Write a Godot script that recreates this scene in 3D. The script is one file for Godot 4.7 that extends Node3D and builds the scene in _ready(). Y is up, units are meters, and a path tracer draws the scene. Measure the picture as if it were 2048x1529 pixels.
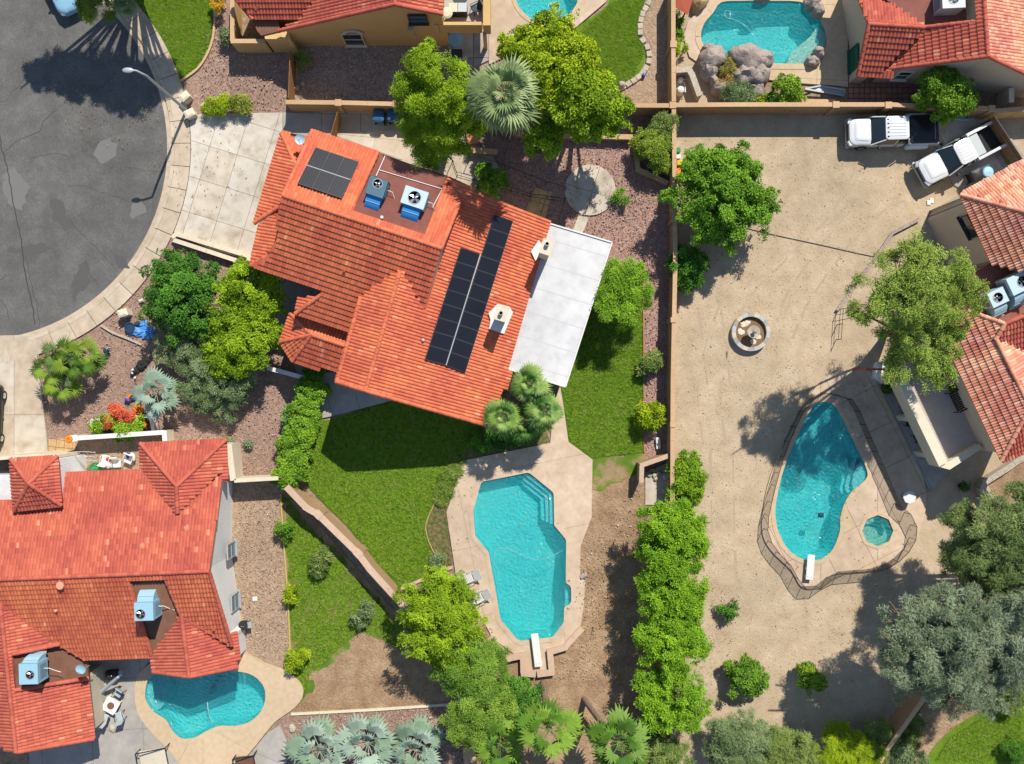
extends Node3D

const H = 63.0     # camera height over the ground, metres
const F = 1890.0   # survey grid: 30 units to the metre at ground level
const CX = 1024.0
const CY = 764.5

var M = {}
var rng = RandomNumberGenerator.new()
var taken = {}
var holes = []
var level = 0
var pick_left = {}

class MB:
	var v = PackedVector3Array()
	var n = PackedVector3Array()
	var uv = PackedVector2Array()
	func tri(a, b, c, out):
		var nn = (c - a).cross(b - a)
		if nn.length_squared() < 1e-14:
			return
		if nn.dot(out) < 0:
			var t = b
			b = c
			c = t
			nn = -nn
		nn = nn.normalized()
		v.append_array([a, b, c])
		n.append_array([nn, nn, nn])
	func trin(a, b, c, na, nb, nc):
		var nn = (c - a).cross(b - a)
		if nn.dot(na + nb + nc) < 0:
			v.append_array([a, c, b])
			n.append_array([na, nc, nb])
		else:
			v.append_array([a, b, c])
			n.append_array([na, nb, nc])
	func quad(a, b, c, d, out):
		tri(a, b, c, out)
		tri(a, c, d, out)
	func quadn(a, b, c, d, na, nb, nc, nd):
		trin(a, b, c, na, nb, nc)
		trin(a, c, d, na, nc, nd)
	func hexa(p, q):   # two rings of four corners
		var mid = Vector3()
		for i in 4:
			mid += p[i] + q[i]
		mid /= 8.0
		quad(p[0], p[1], p[2], p[3], (p[0] + p[2]) * 0.5 - mid)
		quad(q[0], q[1], q[2], q[3], (q[0] + q[2]) * 0.5 - mid)
		for i in 4:
			var j = (i + 1) % 4
			quad(p[i], p[j], q[j], q[i], (p[i] + q[j]) * 0.5 - mid)
	func box(c, s, b = Basis()):
		var p = []
		var q = []
		for k in [[-1, -1], [1, -1], [1, 1], [-1, 1]]:
			p.append(c + b * Vector3(k[0] * s.x / 2, -s.y / 2, k[1] * s.z / 2))
			q.append(c + b * Vector3(k[0] * s.x / 2, s.y / 2, k[1] * s.z / 2))
		hexa(p, q)
	func bar(a, b, w, t):   # a rectangular bar from a to b
		var z = (b - a)
		var l = z.length()
		if l < 1e-5:
			return
		z /= l
		var up = Vector3.UP if absf(z.y) < 0.95 else Vector3.RIGHT
		var x = up.cross(z).normalized()
		box((a + b) / 2, Vector3(w, t, l), Basis(x, z.cross(x), z))
	func prism(poly, y0, y1, bottom = false):
		var idx = Geometry2D.triangulate_polygon(poly)
		if idx.is_empty() and poly.size() > 2:   # tidy near-coincident corners, then try again
			var tidy = PackedVector2Array()
			for p in poly:
				if tidy.is_empty() or p.distance_to(tidy[-1]) > .004:
					tidy.append(p)
			poly = tidy
			idx = Geometry2D.triangulate_polygon(poly)
			if idx.is_empty():
				for q in Geometry2D.offset_polygon(poly, -.002):
					prism(q, y0, y1, bottom)
				return
		for i in range(0, idx.size(), 3):
			var a = poly[idx[i]]
			var b = poly[idx[i + 1]]
			var c = poly[idx[i + 2]]
			tri(Vector3(a.x, y1, a.y), Vector3(b.x, y1, b.y), Vector3(c.x, y1, c.y), Vector3.UP)
			if bottom:
				tri(Vector3(a.x, y0, a.y), Vector3(b.x, y0, b.y), Vector3(c.x, y0, c.y), Vector3.DOWN)
		if y1 - y0 > 1e-5:
			sides(poly, y0, y1)
	func sides(poly, y0, y1, inward = false):
		var s = -1.0 if Geometry2D.is_polygon_clockwise(poly) else 1.0
		if inward:
			s = -s
		for i in poly.size():
			var a = poly[i]
			var b = poly[(i + 1) % poly.size()]
			var o = Vector3((b - a).y, 0, -(b - a).x) * s
			quad(Vector3(a.x, y0, a.y), Vector3(b.x, y0, b.y), Vector3(b.x, y1, b.y), Vector3(a.x, y1, a.y), o)
	func tube(path, r0, r1, sides_n = 6, capped = true):
		var rings = []
		var norms = []
		var x = Vector3()
		for i in path.size():
			var d = (path[mini(i + 1, path.size() - 1)] - path[maxi(i - 1, 0)]).normalized()
			if i == 0:
				var up = Vector3.UP if absf(d.y) < 0.9 else Vector3.RIGHT
				x = up.cross(d).normalized()
			else:
				x = (x - d * d.dot(x)).normalized()
			var y = d.cross(x)
			var r = lerpf(r0, r1, float(i) / maxi(1, path.size() - 1))
			var ring = []
			var nr = []
			for k in sides_n:
				var a = TAU * k / sides_n
				var o = x * cos(a) + y * sin(a)
				ring.append(path[i] + o * r)
				nr.append(o)
			rings.append(ring)
			norms.append(nr)
		for i in path.size() - 1:
			for k in sides_n:
				var j = (k + 1) % sides_n
				quadn(rings[i][k], rings[i][j], rings[i + 1][j], rings[i + 1][k], norms[i][k], norms[i][j], norms[i + 1][j], norms[i + 1][k])
		if capped:
			for e in [0, path.size() - 1]:
				var o = (path[0] - path[1]) if e == 0 else (path[-1] - path[-2])
				for k in range(1, sides_n - 1):
					tri(rings[e][0], rings[e][k], rings[e][k + 1], o)
	func lathe(o, prof, segs = 24, flat = false):
		for i in prof.size() - 1:
			var a = prof[i]
			var b = prof[i + 1]
			var t = Vector2(b[0] - a[0], b[1] - a[1])
			for k in segs:
				var a0 = TAU * k / segs
				var a1 = TAU * (k + 1) / segs
				var c0 = Vector3(cos(a0), 0, sin(a0))
				var c1 = Vector3(cos(a1), 0, sin(a1))
				var n0 = (c0 * t.y - Vector3.UP * t.x).normalized()
				var n1 = (c1 * t.y - Vector3.UP * t.x).normalized()
				var p = [o + c0 * a[0] + Vector3.UP * a[1], o + c1 * a[0] + Vector3.UP * a[1], o + c1 * b[0] + Vector3.UP * b[1], o + c0 * b[0] + Vector3.UP * b[1]]
				if flat:
					quad(p[0], p[1], p[2], p[3], n0 + n1)
				else:
					if p[0].distance_squared_to(p[1]) > 1e-12:
						trin(p[0], p[1], p[2], n0, n1, n1)
					if p[2].distance_squared_to(p[3]) > 1e-12:
						trin(p[0], p[2], p[3], n0, n1, n0)
	func loft(rings, cap_first = true, cap_last = true):
		var mid = Vector3()
		for r in rings:
			var c = Vector3()
			for p in r:
				c += p
			mid += c / r.size()
		mid /= rings.size()
		for i in rings.size() - 1:
			var m = rings[i].size()
			for k in m:
				var j = (k + 1) % m
				var o = (rings[i][k] + rings[i + 1][j]) * 0.5 - mid
				quad(rings[i][k], rings[i][j], rings[i + 1][j], rings[i + 1][k], o)
		for e in [[cap_first, 0], [cap_last, rings.size() - 1]]:
			if e[0]:
				var r = rings[e[1]]
				var c = Vector3()
				for p in r:
					c += p
				c /= r.size()
				for k in r.size():
					tri(c, r[k], r[(k + 1) % r.size()], c - mid)
	func blob(c, s, seed_n, rough = 0.25, rings = 7, segs = 10, b = Basis()):
		var f = FastNoiseLite.new()
		f.seed = seed_n
		f.frequency = 0.9
		var g = []
		for i in rings + 1:
			var row = []
			var th = PI * i / rings
			for k in segs:
				var ph = TAU * k / segs
				var d = Vector3(sin(th) * cos(ph), cos(th), sin(th) * sin(ph))
				var r = 1.0 + rough * 1.6 * f.get_noise_3dv(d * 1.3 + Vector3(seed_n % 97, 0, 0))
				row.append(c + b * (Vector3(d.x * s.x, d.y * s.y, d.z * s.z) * r))
			g.append(row)
		for i in rings:
			for k in segs:
				var j = (k + 1) % segs
				var o = (g[i][k] + g[i + 1][j]) * 0.5 - c
				quad(g[i][k], g[i][j], g[i + 1][j], g[i + 1][k], o)
	func smooth(angle = 50.0):
		var cells = {}
		for i in v.size():
			var k = Vector3i((v[i] * 2000.0).round())
			if not cells.has(k):
				cells[k] = []
			cells[k].append(i)
		var lim = cos(deg_to_rad(angle))
		var out = n.duplicate()
		for k in cells:
			var l = cells[k]
			for i in l:
				var s = Vector3()
				for j in l:
					if n[i].dot(n[j]) > lim:
						s += n[j]
				out[i] = s.normalized()
		n = out
		return self
	func mesh(off = Vector3()):
		var a = []
		a.resize(Mesh.ARRAY_MAX)
		if off != Vector3():
			var w = v.duplicate()
			for i in w.size():
				w[i] -= off
			a[Mesh.ARRAY_VERTEX] = w
		else:
			a[Mesh.ARRAY_VERTEX] = v
		a[Mesh.ARRAY_NORMAL] = n
		if uv.size() == v.size():
			a[Mesh.ARRAY_TEX_UV] = uv
		var m = ArrayMesh.new()
		m.add_surface_from_arrays(Mesh.PRIMITIVE_TRIANGLES, a)
		return m

# ---------------------------------------------------------------- survey helpers
func P(x, y, h = 0.0):
	var s = (H - h) / F
	return Vector3((x - CX) * s, h, (y - CY) * s)

func W(x, y):
	return Vector2((x - CX) / 30.0, (y - CY) / 30.0)

func px(a):
	var o = PackedVector2Array()
	for i in range(0, a.size(), 2):
		o.append(Vector2(a[i], a[i + 1]))
	return o

func gw(a):        # survey pairs -> ground polygon in metres
	var o = PackedVector2Array()
	for p in px(a):
		o.append(W(p.x, p.y))
	return o

func catmull(q, closed = true, m = 6):
	var o = PackedVector2Array()
	var c = q.size()
	for i in (c if closed else c - 1):
		var p0 = q[(i - 1 + c) % c] if closed else q[maxi(i - 1, 0)]
		var p1 = q[i]
		var p2 = q[(i + 1) % c]
		var p3 = q[(i + 2) % c] if closed else q[mini(i + 2, c - 1)]
		for k in m:
			o.append(p1.cubic_interpolate(p2, p0, p3, float(k) / m))
	if not closed:
		o.append(q[c - 1])
	return o

func soft(a, m = 6):
	return catmull(gw(a), true, m)

func ragged(poly, amp, seed_n):   # an uneven edge for grass, stains and worn ground
	var f = FastNoiseLite.new()
	f.seed = seed_n
	f.frequency = .9
	f.fractal_octaves = 3
	var o = PackedVector2Array()
	for i in poly.size():
		var a = poly[i]
		var b = poly[(i + 1) % poly.size()]
		var k = maxi(1, int(a.distance_to(b) / .22))
		for j in k:
			var p = a.lerp(b, float(j) / k)
			o.append(p + Vector2(f.get_noise_2d(p.x, p.y), f.get_noise_2d(p.x + 50, p.y)) * amp)
	return o

func strip(mb, path, w, y):
	for i in path.size() - 1:
		var d0 = (path[i + 1] - path[maxi(i - 1, 0)]).normalized()
		var d1 = (path[mini(i + 2, path.size() - 1)] - path[i]).normalized()
		var a = Vector2(-d0.y, d0.x) * w / 2
		var b = Vector2(-d1.y, d1.x) * w / 2
		var k = [path[i] + a, path[i + 1] + b, path[i + 1] - b, path[i] - a]
		mb.quad(Vector3(k[0].x, y, k[0].y), Vector3(k[1].x, y, k[1].y), Vector3(k[2].x, y, k[2].y), Vector3(k[3].x, y, k[3].y), Vector3.UP)

func ribbon(path, w):   # a strip of width w along a path
	var l = PackedVector2Array()
	var r = PackedVector2Array()
	for i in path.size():
		var d = (path[mini(i + 1, path.size() - 1)] - path[maxi(i - 1, 0)]).normalized()
		var o = Vector2(-d.y, d.x) * w / 2
		l.append(path[i] + o)
		r.append(path[i] - o)
	r.reverse()
	l.append_array(r)
	return l

func cut(polys, hole):
	var c = Vector2()
	for p in hole:
		c += p
	c /= hole.size()
	var big = 2000.0
	var out = []
	for p in polys:
		if Geometry2D.intersect_polygons(p, hole).is_empty():
			out.append(p)
			continue
		for half in [[-big, c.x], [c.x, big]]:
			var hp = PackedVector2Array([Vector2(half[0], -big), Vector2(half[1], -big), Vector2(half[1], big), Vector2(half[0], big)])
			for q in Geometry2D.intersect_polygons(p, hp):
				for r in Geometry2D.clip_polygons(q, hole):
					if r.size() > 2:
						out.append(r)
	return out

func poly_area(p):
	var s = 0.0
	for i in p.size():
		s += p[i].cross(p[(i + 1) % p.size()])
	return absf(s) / 2

func cut_all(polys):
	for h in holes:
		polys = cut(polys, h)
	return polys

func numbered(called):
	var k = taken.get(called, 0)
	taken[called] = k + 1
	return called if k == 0 else "%s_%03d" % [called, k]

func lin(r, g, b):
	return Color(r, g, b).linear_to_srgb()

func mat(r, g, b, rough = 0.8, metal = 0.0, spec = 0.4):
	var m = StandardMaterial3D.new()
	m.albedo_color = lin(r, g, b)
	m.roughness = rough
	m.metallic = metal
	m.metallic_specular = spec
	return m

func tag(o, label, category, group = "", kind = ""):
	o.set_meta("label", label)
	if category:
		o.set_meta("category", category)
	if group:
		o.set_meta("group", group)
	if kind:
		o.set_meta("kind", kind)
	return o

func thing(called, label, category, at = Vector3(), turn = 0.0, group = ""):
	var o = Node3D.new()
	o.name = numbered(called)
	add_child(o)
	o.position = at
	o.rotation.y = turn
	return tag(o, label, category, group)

func origin_of(root):
	var o = root
	while o.get_parent() != null and o.get_parent() != self:
		o = o.get_parent()
	return o.position if o != self else Vector3()

func part(root, called, mb, m, off = true):   # mb in world coordinates when the thing stands at its place
	var o = MeshInstance3D.new()
	o.name = called
	o.mesh = mb.mesh(origin_of(root)) if off else mb.mesh()
	o.material_override = m
	root.add_child(o, true)
	return o

func solo(called, mb, m, at, label, category, group = ""):
	var o = MeshInstance3D.new()
	o.name = numbered(called)
	o.mesh = mb.mesh(at)
	o.material_override = m
	o.position = at
	add_child(o)
	return tag(o, label, category, group)

func dup(root, at, turn, label, group = ""):
	var r = root.duplicate()
	r.name = numbered(String(root.name).rstrip("0123456789").trim_suffix("_"))
	add_child(r)
	r.position = at
	r.rotation.y = turn
	r.set_meta("label", label)
	if group:
		r.set_meta("group", group)
	return r

func yaw(dx, dz):
	return atan2(-dz, dx)

func struct(called, mb, m):
	var o = MeshInstance3D.new()
	o.name = numbered(called)
	o.mesh = mb.mesh()
	o.material_override = m
	add_child(o)
	o.set_meta("kind", "structure")
	return o

func sheet(called, poly, m, label = ""):    # ground cover, each 3 mm above the one before
	level += 1
	var mb = MB.new()
	for p in cut_all([poly]):
		mb.prism(p, 0, 0.0)
	for i in mb.v.size():
		mb.v[i].y = level * 0.003
	var o = struct(called, mb, m)
	if label:
		o.set_meta("label", label)
	return o

func slabs(called, label, piece, poly, o, ang, cw, ch, gap, y0, y1, mats):   # cast concrete or pavers in a turned grid, each bay a piece of its own
	var root = Node3D.new()
	root.name = numbered(called)
	add_child(root)
	root.set_meta("kind", "structure")
	root.set_meta("label", label)
	var ux = Vector2(cos(ang), sin(ang))
	var uy = Vector2(-ux.y, ux.x)
	var lo = Vector2(1e9, 1e9)
	var hi = -lo
	for p in poly:
		var q = Vector2((p - o).dot(ux), (p - o).dot(uy))
		lo = lo.min(q)
		hi = hi.max(q)
	for i in range(floori(lo.x / cw), ceili(hi.x / cw)):
		for j in range(floori(lo.y / ch), ceili(hi.y / ch)):
			var cell = PackedVector2Array()
			for k in [[0, 0], [1, 0], [1, 1], [0, 1]]:
				cell.append(o + ux * (i + k[0]) * cw + uy * (j + k[1]) * ch)
			for piece_poly in Geometry2D.intersect_polygons(cell, poly):
				for q in cut_all([piece_poly]):
					for r in Geometry2D.offset_polygon(q, -gap / 2):
						if poly_area(r) < 0.02:
							continue
						var mb = MB.new()
						mb.prism(r, y0, y1)
						part(root, piece, mb, mats[rng.randi() % mats.size()])
	return root

# ---------------------------------------------------------------- materials
func noise_px(size, freq, seed_n, kind = FastNoiseLite.TYPE_SIMPLEX_SMOOTH, oct = 3, cell = FastNoiseLite.RETURN_CELL_VALUE):
	var f = FastNoiseLite.new()
	f.noise_type = kind
	f.frequency = freq
	f.seed = seed_n
	f.fractal_octaves = oct
	f.fractal_type = FastNoiseLite.FRACTAL_FBM if oct > 1 else FastNoiseLite.FRACTAL_NONE
	f.cellular_return_type = cell
	f.cellular_jitter = 1.0
	return f.get_seamless_image(size, size, false, false, 0.12, true).get_data()

func ramp_at(ramp, t):
	if t <= ramp[0][0]:
		return ramp[0][1]
	for i in ramp.size() - 1:
		if t <= ramp[i + 1][0]:
			return ramp[i][1].lerp(ramp[i + 1][1], (t - ramp[i][0]) / (ramp[i + 1][0] - ramp[i][0]))
	return ramp[-1][1]

var macro_tex

func textured(ramp, layers, weights, tile, bump = 0.0, rough = 0.9, macro = true, size = 512):
	var lut = PackedByteArray()
	for i in 256:
		var c = ramp_at(ramp, i / 255.0).linear_to_srgb()
		lut.append_array([int(clampf(c.r, 0, 1) * 255), int(clampf(c.g, 0, 1) * 255), int(clampf(c.b, 0, 1) * 255)])
	var data = PackedByteArray()
	data.resize(size * size * 3)
	var hm = PackedByteArray()
	hm.resize(size * size)
	var count = layers.size()
	for i in size * size:
		var s = 0.0
		for k in count:
			s += layers[k][i] * weights[k]
		var q = clampi(int(s), 0, 255)
		data[i * 3] = lut[q * 3]
		data[i * 3 + 1] = lut[q * 3 + 1]
		data[i * 3 + 2] = lut[q * 3 + 2]
		hm[i] = layers[0][i]
	var m = StandardMaterial3D.new()
	m.albedo_texture = ImageTexture.create_from_image(Image.create_from_data(size, size, false, Image.FORMAT_RGB8, data))
	m.uv1_triplanar = true
	m.uv1_world_triplanar = true
	m.uv1_scale = Vector3.ONE / tile
	m.roughness = rough
	m.metallic_specular = 0.3
	if bump > 0:
		m.heightmap_enabled = true
		m.heightmap_texture = ImageTexture.create_from_image(Image.create_from_data(size, size, false, Image.FORMAT_L8, hm))
		m.heightmap_scale = bump
	if macro:
		m.detail_enabled = true
		m.detail_albedo = macro_tex
		m.detail_blend_mode = BaseMaterial3D.BLEND_MODE_MUL
		m.detail_uv_layer = BaseMaterial3D.DETAIL_UV_2
		m.uv2_triplanar = true
		m.uv2_world_triplanar = true
		m.uv2_scale = Vector3.ONE / 23.7
	return m

func C(r, g, b):
	return Color(r, g, b)

func leafy():
	var m = StandardMaterial3D.new()
	m.vertex_color_use_as_albedo = true
	m.roughness = 0.55
	m.metallic_specular = 0.18
	m.backlight_enabled = true
	m.backlight = Color(0.26, 0.32, 0.05)
	m.cull_mode = BaseMaterial3D.CULL_DISABLED
	return m

func materials():
	var S = 512
	var cell = noise_px(S, 0.17, 3, FastNoiseLite.TYPE_CELLULAR, 1)
	var cell2 = noise_px(S, 0.055, 7, FastNoiseLite.TYPE_CELLULAR, 1)
	var fine = noise_px(S, 0.22, 11, FastNoiseLite.TYPE_SIMPLEX_SMOOTH, 2)
	var mid = noise_px(S, 0.03, 5, FastNoiseLite.TYPE_SIMPLEX_SMOOTH, 4)
	var broad = noise_px(S, 0.009, 9, FastNoiseLite.TYPE_SIMPLEX_SMOOTH, 4)
	var streak = noise_px(S, 0.012, 21, FastNoiseLite.TYPE_SIMPLEX_SMOOTH, 5)
	var mi = Image.create(256, 256, false, Image.FORMAT_RGB8)
	var mn = noise_px(256, 0.012, 31, FastNoiseLite.TYPE_SIMPLEX_SMOOTH, 5)
	for i in 65536:
		var t = 0.80 + 0.20 * mn[i] / 255.0
		mi.set_pixel(i % 256, i / 256, Color(t, t * 0.995, t * 0.985).linear_to_srgb())
	macro_tex = ImageTexture.create_from_image(mi)
	M.ground = textured([[0.0, C(.18, .12, .08)], [1.0, C(.42, .32, .22)]], [cell, mid], [.5, .5], 6.0, 1.5)
	M.sand = textured([[0.0, C(.27, .205, .135)], [.35, C(.42, .33, .225)], [.7, C(.50, .405, .29)], [1.0, C(.66, .56, .43)]], [cell, fine, broad], [.22, .30, .48], 7.5, 1.0)
	M.mauve = textured([[0.0, C(.15, .095, .075)], [.4, C(.28, .185, .145)], [.7, C(.37, .255, .205)], [1.0, C(.62, .48, .40)]], [cell, fine, mid], [.46, .24, .3], 6.0, 2.2)
	M.mauve_red = textured([[0.0, C(.15, .085, .07)], [.4, C(.31, .19, .16)], [.7, C(.42, .275, .23)], [1.0, C(.66, .50, .42)]], [cell, fine, mid], [.46, .24, .3], 6.3, 2.2)
	M.brown_gravel = textured([[0.0, C(.17, .115, .075)], [.4, C(.33, .235, .16)], [.7, C(.43, .32, .23)], [1.0, C(.65, .53, .40)]], [cell, fine, mid], [.46, .24, .3], 5.7, 2.0)
	M.dark_gravel = textured([[0.0, C(.17, .125, .10)], [.5, C(.34, .26, .21)], [1.0, C(.62, .52, .44)]], [cell, fine, mid], [.55, .2, .25], 5.3, 2.2)
	M.dirt = textured([[0.0, C(.17, .105, .06)], [.45, C(.31, .205, .125)], [.75, C(.40, .285, .18)], [1.0, C(.55, .43, .30)]], [cell, fine, broad], [.3, .2, .5], 7.1, 2.5)
	M.asphalt = textured([[0.0, C(.08, .078, .076)], [.5, C(.125, .123, .121)], [1.0, C(.19, .188, .184)]], [fine, cell, broad], [.3, .25, .45], 9.0, 0.6, 0.92)
	M.concrete = textured([[0.0, C(.27, .215, .15)], [.32, C(.48, .43, .355)], [.5, C(.55, .51, .445)], [1.0, C(.66, .625, .565)]], [fine, mid, streak], [.15, .3, .55], 8.0, 0.2)
	M.concrete_b = textured([[0.0, C(.28, .215, .145)], [.35, C(.46, .40, .32)], [.5, C(.53, .475, .40)], [1.0, C(.63, .585, .51)]], [fine, streak, broad], [.15, .45, .4], 7.0, 0.2)
	M.walk = textured([[0.0, C(.36, .285, .21)], [.5, C(.49, .405, .31)], [1.0, C(.60, .52, .42)]], [fine, mid, streak], [.2, .3, .5], 7.0, 0.2)
	M.walk_b = textured([[0.0, C(.38, .31, .235)], [.5, C(.53, .45, .355)], [1.0, C(.62, .55, .46)]], [fine, mid, broad], [.2, .3, .5], 6.0, 0.2)
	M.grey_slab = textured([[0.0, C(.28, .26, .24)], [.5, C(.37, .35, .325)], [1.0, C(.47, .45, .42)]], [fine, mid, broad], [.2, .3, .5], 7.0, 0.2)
	M.deck = textured([[0.0, C(.33, .23, .155)], [.25, C(.49, .375, .275)], [.6, C(.56, .445, .335)], [1.0, C(.65, .55, .45)]], [fine, mid, streak], [.1, .35, .55], 7.5, 0.2)
	M.deck_cream = textured([[0.0, C(.48, .365, .24)], [1.0, C(.62, .49, .34)]], [fine, mid], [.3, .7], 7.0, 0.15)
	M.lawn = textured([[0.0, C(.035, .08, .009)], [.4, C(.105, .195, .013)], [.65, C(.155, .25, .018)], [1.0, C(.31, .36, .06)]], [fine, cell, mid, broad], [.34, .16, .26, .24], 8.0, 5.0)
	M.lawn_deep = textured([[0.0, C(.018, .05, .008)], [.38, C(.062, .135, .012)], [.6, C(.10, .19, .017)], [1.0, C(.27, .33, .055)]], [fine, cell, mid, broad], [.34, .16, .26, .24], 9.0, 5.0)
	M.lawn_patchy = textured([[0.0, C(.05, .11, .01)], [.40, C(.10, .185, .018)], [.56, C(.15, .21, .035)], [.64, C(.28, .21, .11)], [1.0, C(.42, .31, .19)]], [fine, cell, broad], [.17, .08, .75], 9.0, 3.0)
	M.bed = textured([[0.0, C(.035, .05, .012)], [.35, C(.075, .12, .022)], [.5, C(.16, .13, .06)], [1.0, C(.30, .20, .12)]], [mid, fine, cell], [.6, .25, .15], 5.0, 5.0)
	# painted and built surfaces
	M.block = textured([[0.0, C(.33, .215, .12)], [1.0, C(.47, .325, .195)]], [fine, mid], [.35, .65], 4.0, 0.6)
	M.block_cap = textured([[0.0, C(.46, .30, .17)], [1.0, C(.60, .42, .26)]], [fine, mid], [.35, .65], 4.0, 0.4)
	M.pink_block = textured([[0.0, C(.46, .32, .235)], [1.0, C(.64, .48, .37)]], [fine, mid], [.35, .65], 4.0, 0.4)
	M.cream = textured([[0.0, C(.60, .53, .40)], [1.0, C(.76, .69, .56)]], [fine, mid], [.35, .65], 4.0, 0.3)
	M.stucco_tan = textured([[0.0, C(.56, .37, .155)], [1.0, C(.68, .47, .22)]], [fine, mid], [.4, .6], 3.5, 0.4)
	M.stucco_beige = textured([[0.0, C(.50, .44, .35)], [1.0, C(.64, .57, .46)]], [fine, mid], [.4, .6], 3.5, 0.4)
	M.stucco_white = textured([[0.0, C(.74, .745, .75)], [1.0, C(.86, .865, .87)]], [fine, mid], [.4, .6], 3.5, 0.5)
	M.white_roof = textured([[0.0, C(.47, .48, .50)], [.5, C(.60, .61, .63)], [1.0, C(.68, .69, .705)]], [fine, mid, streak], [.1, .3, .6], 9.0, 0.2, 0.7)
	M.brown_roof = textured([[0.0, C(.13, .065, .042)], [1.0, C(.24, .125, .085)]], [fine, mid, streak], [.2, .3, .5], 8.0, 0.3)
	M.red_roof = textured([[0.0, C(.20, .075, .06)], [1.0, C(.30, .125, .105)]], [fine, mid, streak], [.2, .3, .5], 8.0, 0.3)
	M.deck_floor = textured([[0.0, C(.40, .36, .34)], [1.0, C(.52, .475, .455)]], [fine, mid, streak], [.2, .3, .5], 8.0, 0.2)
	M.paver = textured([[0.0, C(.22, .11, .085)], [1.0, C(.36, .20, .16)]], [fine, mid], [.4, .6], 4.0, 0.4)
	M.paver_b = textured([[0.0, C(.27, .14, .11)], [1.0, C(.40, .235, .19)]], [fine, mid], [.4, .6], 4.3, 0.4)
	M.flagstone = textured([[0.0, C(.40, .25, .11)], [1.0, C(.62, .44, .24)]], [mid, fine], [.7, .3], 5.0, 0.6)
	M.rock = textured([[0.0, C(.16, .125, .11)], [.5, C(.36, .30, .27)], [1.0, C(.54, .47, .43)]], [mid, fine, cell2], [.5, .3, .2], 2.5, 4.0)
	M.rock_pale = textured([[0.0, C(.28, .24, .19)], [1.0, C(.62, .56, .47)]], [mid, fine], [.6, .4], 2.5, 2.0)
	M.trunk = textured([[0.0, C(.09, .06, .04)], [1.0, C(.27, .21, .15)]], [mid, fine], [.5, .5], 1.5, 3.0)
	M.palm_trunk = textured([[0.0, C(.14, .09, .06)], [1.0, C(.42, .32, .24)]], [mid, cell], [.5, .5], 1.2, 4.0)
	M.wood = textured([[0.0, C(.26, .13, .05)], [1.0, C(.42, .24, .11)]], [streak, fine], [.6, .4], 3.0, 0.5)
	M.brown_wood = textured([[0.0, C(.16, .095, .05)], [1.0, C(.27, .175, .10)]], [streak, fine], [.6, .4], 3.0, 0.5)
	# roof tiles in a few firings
	M.tiles = []
	for c in [[.55, .142, .070], [.51, .126, .062], [.585, .158, .08], [.475, .118, .064], [.64, .23, .13]]:
		M.tiles.append(mat(c[0], c[1], c[2], 0.82))
	M.tiles_pale = []
	for c in [[.64, .29, .19], [.58, .24, .155], [.68, .34, .235], [.53, .20, .13], [.72, .42, .31]]:
		M.tiles_pale.append(mat(c[0], c[1], c[2], 0.85))
	M.tiles_rose = []
	for c in [[.42, .10, .066], [.39, .09, .060], [.45, .113, .075], [.36, .083, .056], [.54, .205, .122]]:
		M.tiles_rose.append(mat(c[0], c[1], c[2], 0.83))
	M.tile_inst = mat(1, 1, 1, 0.83)
	M.tile_inst.vertex_color_use_as_albedo = true
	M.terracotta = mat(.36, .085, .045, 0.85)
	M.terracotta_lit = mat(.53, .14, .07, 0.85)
	M.plaster = textured([[0.0, C(.04, .52, .53)], [.5, C(.08, .66, .67)], [1.0, C(.15, .76, .76)]], [mid, fine, broad], [.35, .25, .4], 5.0, 0.0, 0.5, false)
	M.plaster_pale = textured([[0.0, C(.10, .44, .46)], [1.0, C(.20, .60, .62)]], [mid, fine], [.6, .4], 5.0, 0.0, 0.5, false)
	M.plaster_green = textured([[0.0, C(.16, .40, .34)], [1.0, C(.27, .55, .48)]], [mid, fine], [.6, .4], 4.0, 0.0, 0.5, false)
	M.shelf_green = mat(.34, .55, .44, 0.6)
	M.pool_tile = mat(.05, .22, .26, 0.3)
	M.water = StandardMaterial3D.new()
	M.water.transparency = BaseMaterial3D.TRANSPARENCY_ALPHA
	M.water.albedo_color = Color(lin(.03, .52, .56), 0.30)
	M.water.roughness = 0.08
	var wi = Image.create_from_data(S, S, false, Image.FORMAT_L8, noise_px(S, 0.035, 77, FastNoiseLite.TYPE_SIMPLEX_SMOOTH, 3))
	wi.convert(Image.FORMAT_RGBA8)
	wi.bump_map_to_normal_map(14.0)
	M.water.normal_enabled = true
	M.water.normal_texture = ImageTexture.create_from_image(wi)
	M.water.normal_scale = 1.6
	M.water.uv1_triplanar = true
	M.water.uv1_world_triplanar = true
	M.water.uv1_scale = Vector3.ONE / 4.5
	M.water_body = StandardMaterial3D.new()
	M.water_body.transparency = BaseMaterial3D.TRANSPARENCY_ALPHA
	M.water_body.albedo_color = Color(lin(.0, .46, .56), 0.05)
	M.water_body.roughness = 0.9
	M.water_body.metallic_specular = 0.0
	M.seam = mat(.40, .42, .45, 0.8)
	M.road_dark = mat(.085, .083, .082, 0.9)
	M.road_pale = mat(.15, .148, .145, 0.92)
	M.sand_dark = mat(.36, .285, .20, 0.95)
	M.glass = mat(.012, .02, .026, 0.08, 0.0, 0.6)
	M.glass_blue = mat(.05, .12, .17, 0.1, 0.0, 0.6)
	M.shutter = mat(.012, .10, .065, 0.6)
	M.frame_white = mat(.72, .71, .68, 0.6)
	M.frame_dark = mat(.03, .045, .05, 0.5)
	M.black = mat(.018, .018, .02, 0.5)
	M.rubber = mat(.022, .022, .023, 0.85)
	M.white = mat(.62, .62, .61, 0.5)
	M.paint_white = mat(.60, .62, .65, 0.28, 0.0, 0.5)
	M.paint_white.clearcoat_enabled = true
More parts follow.
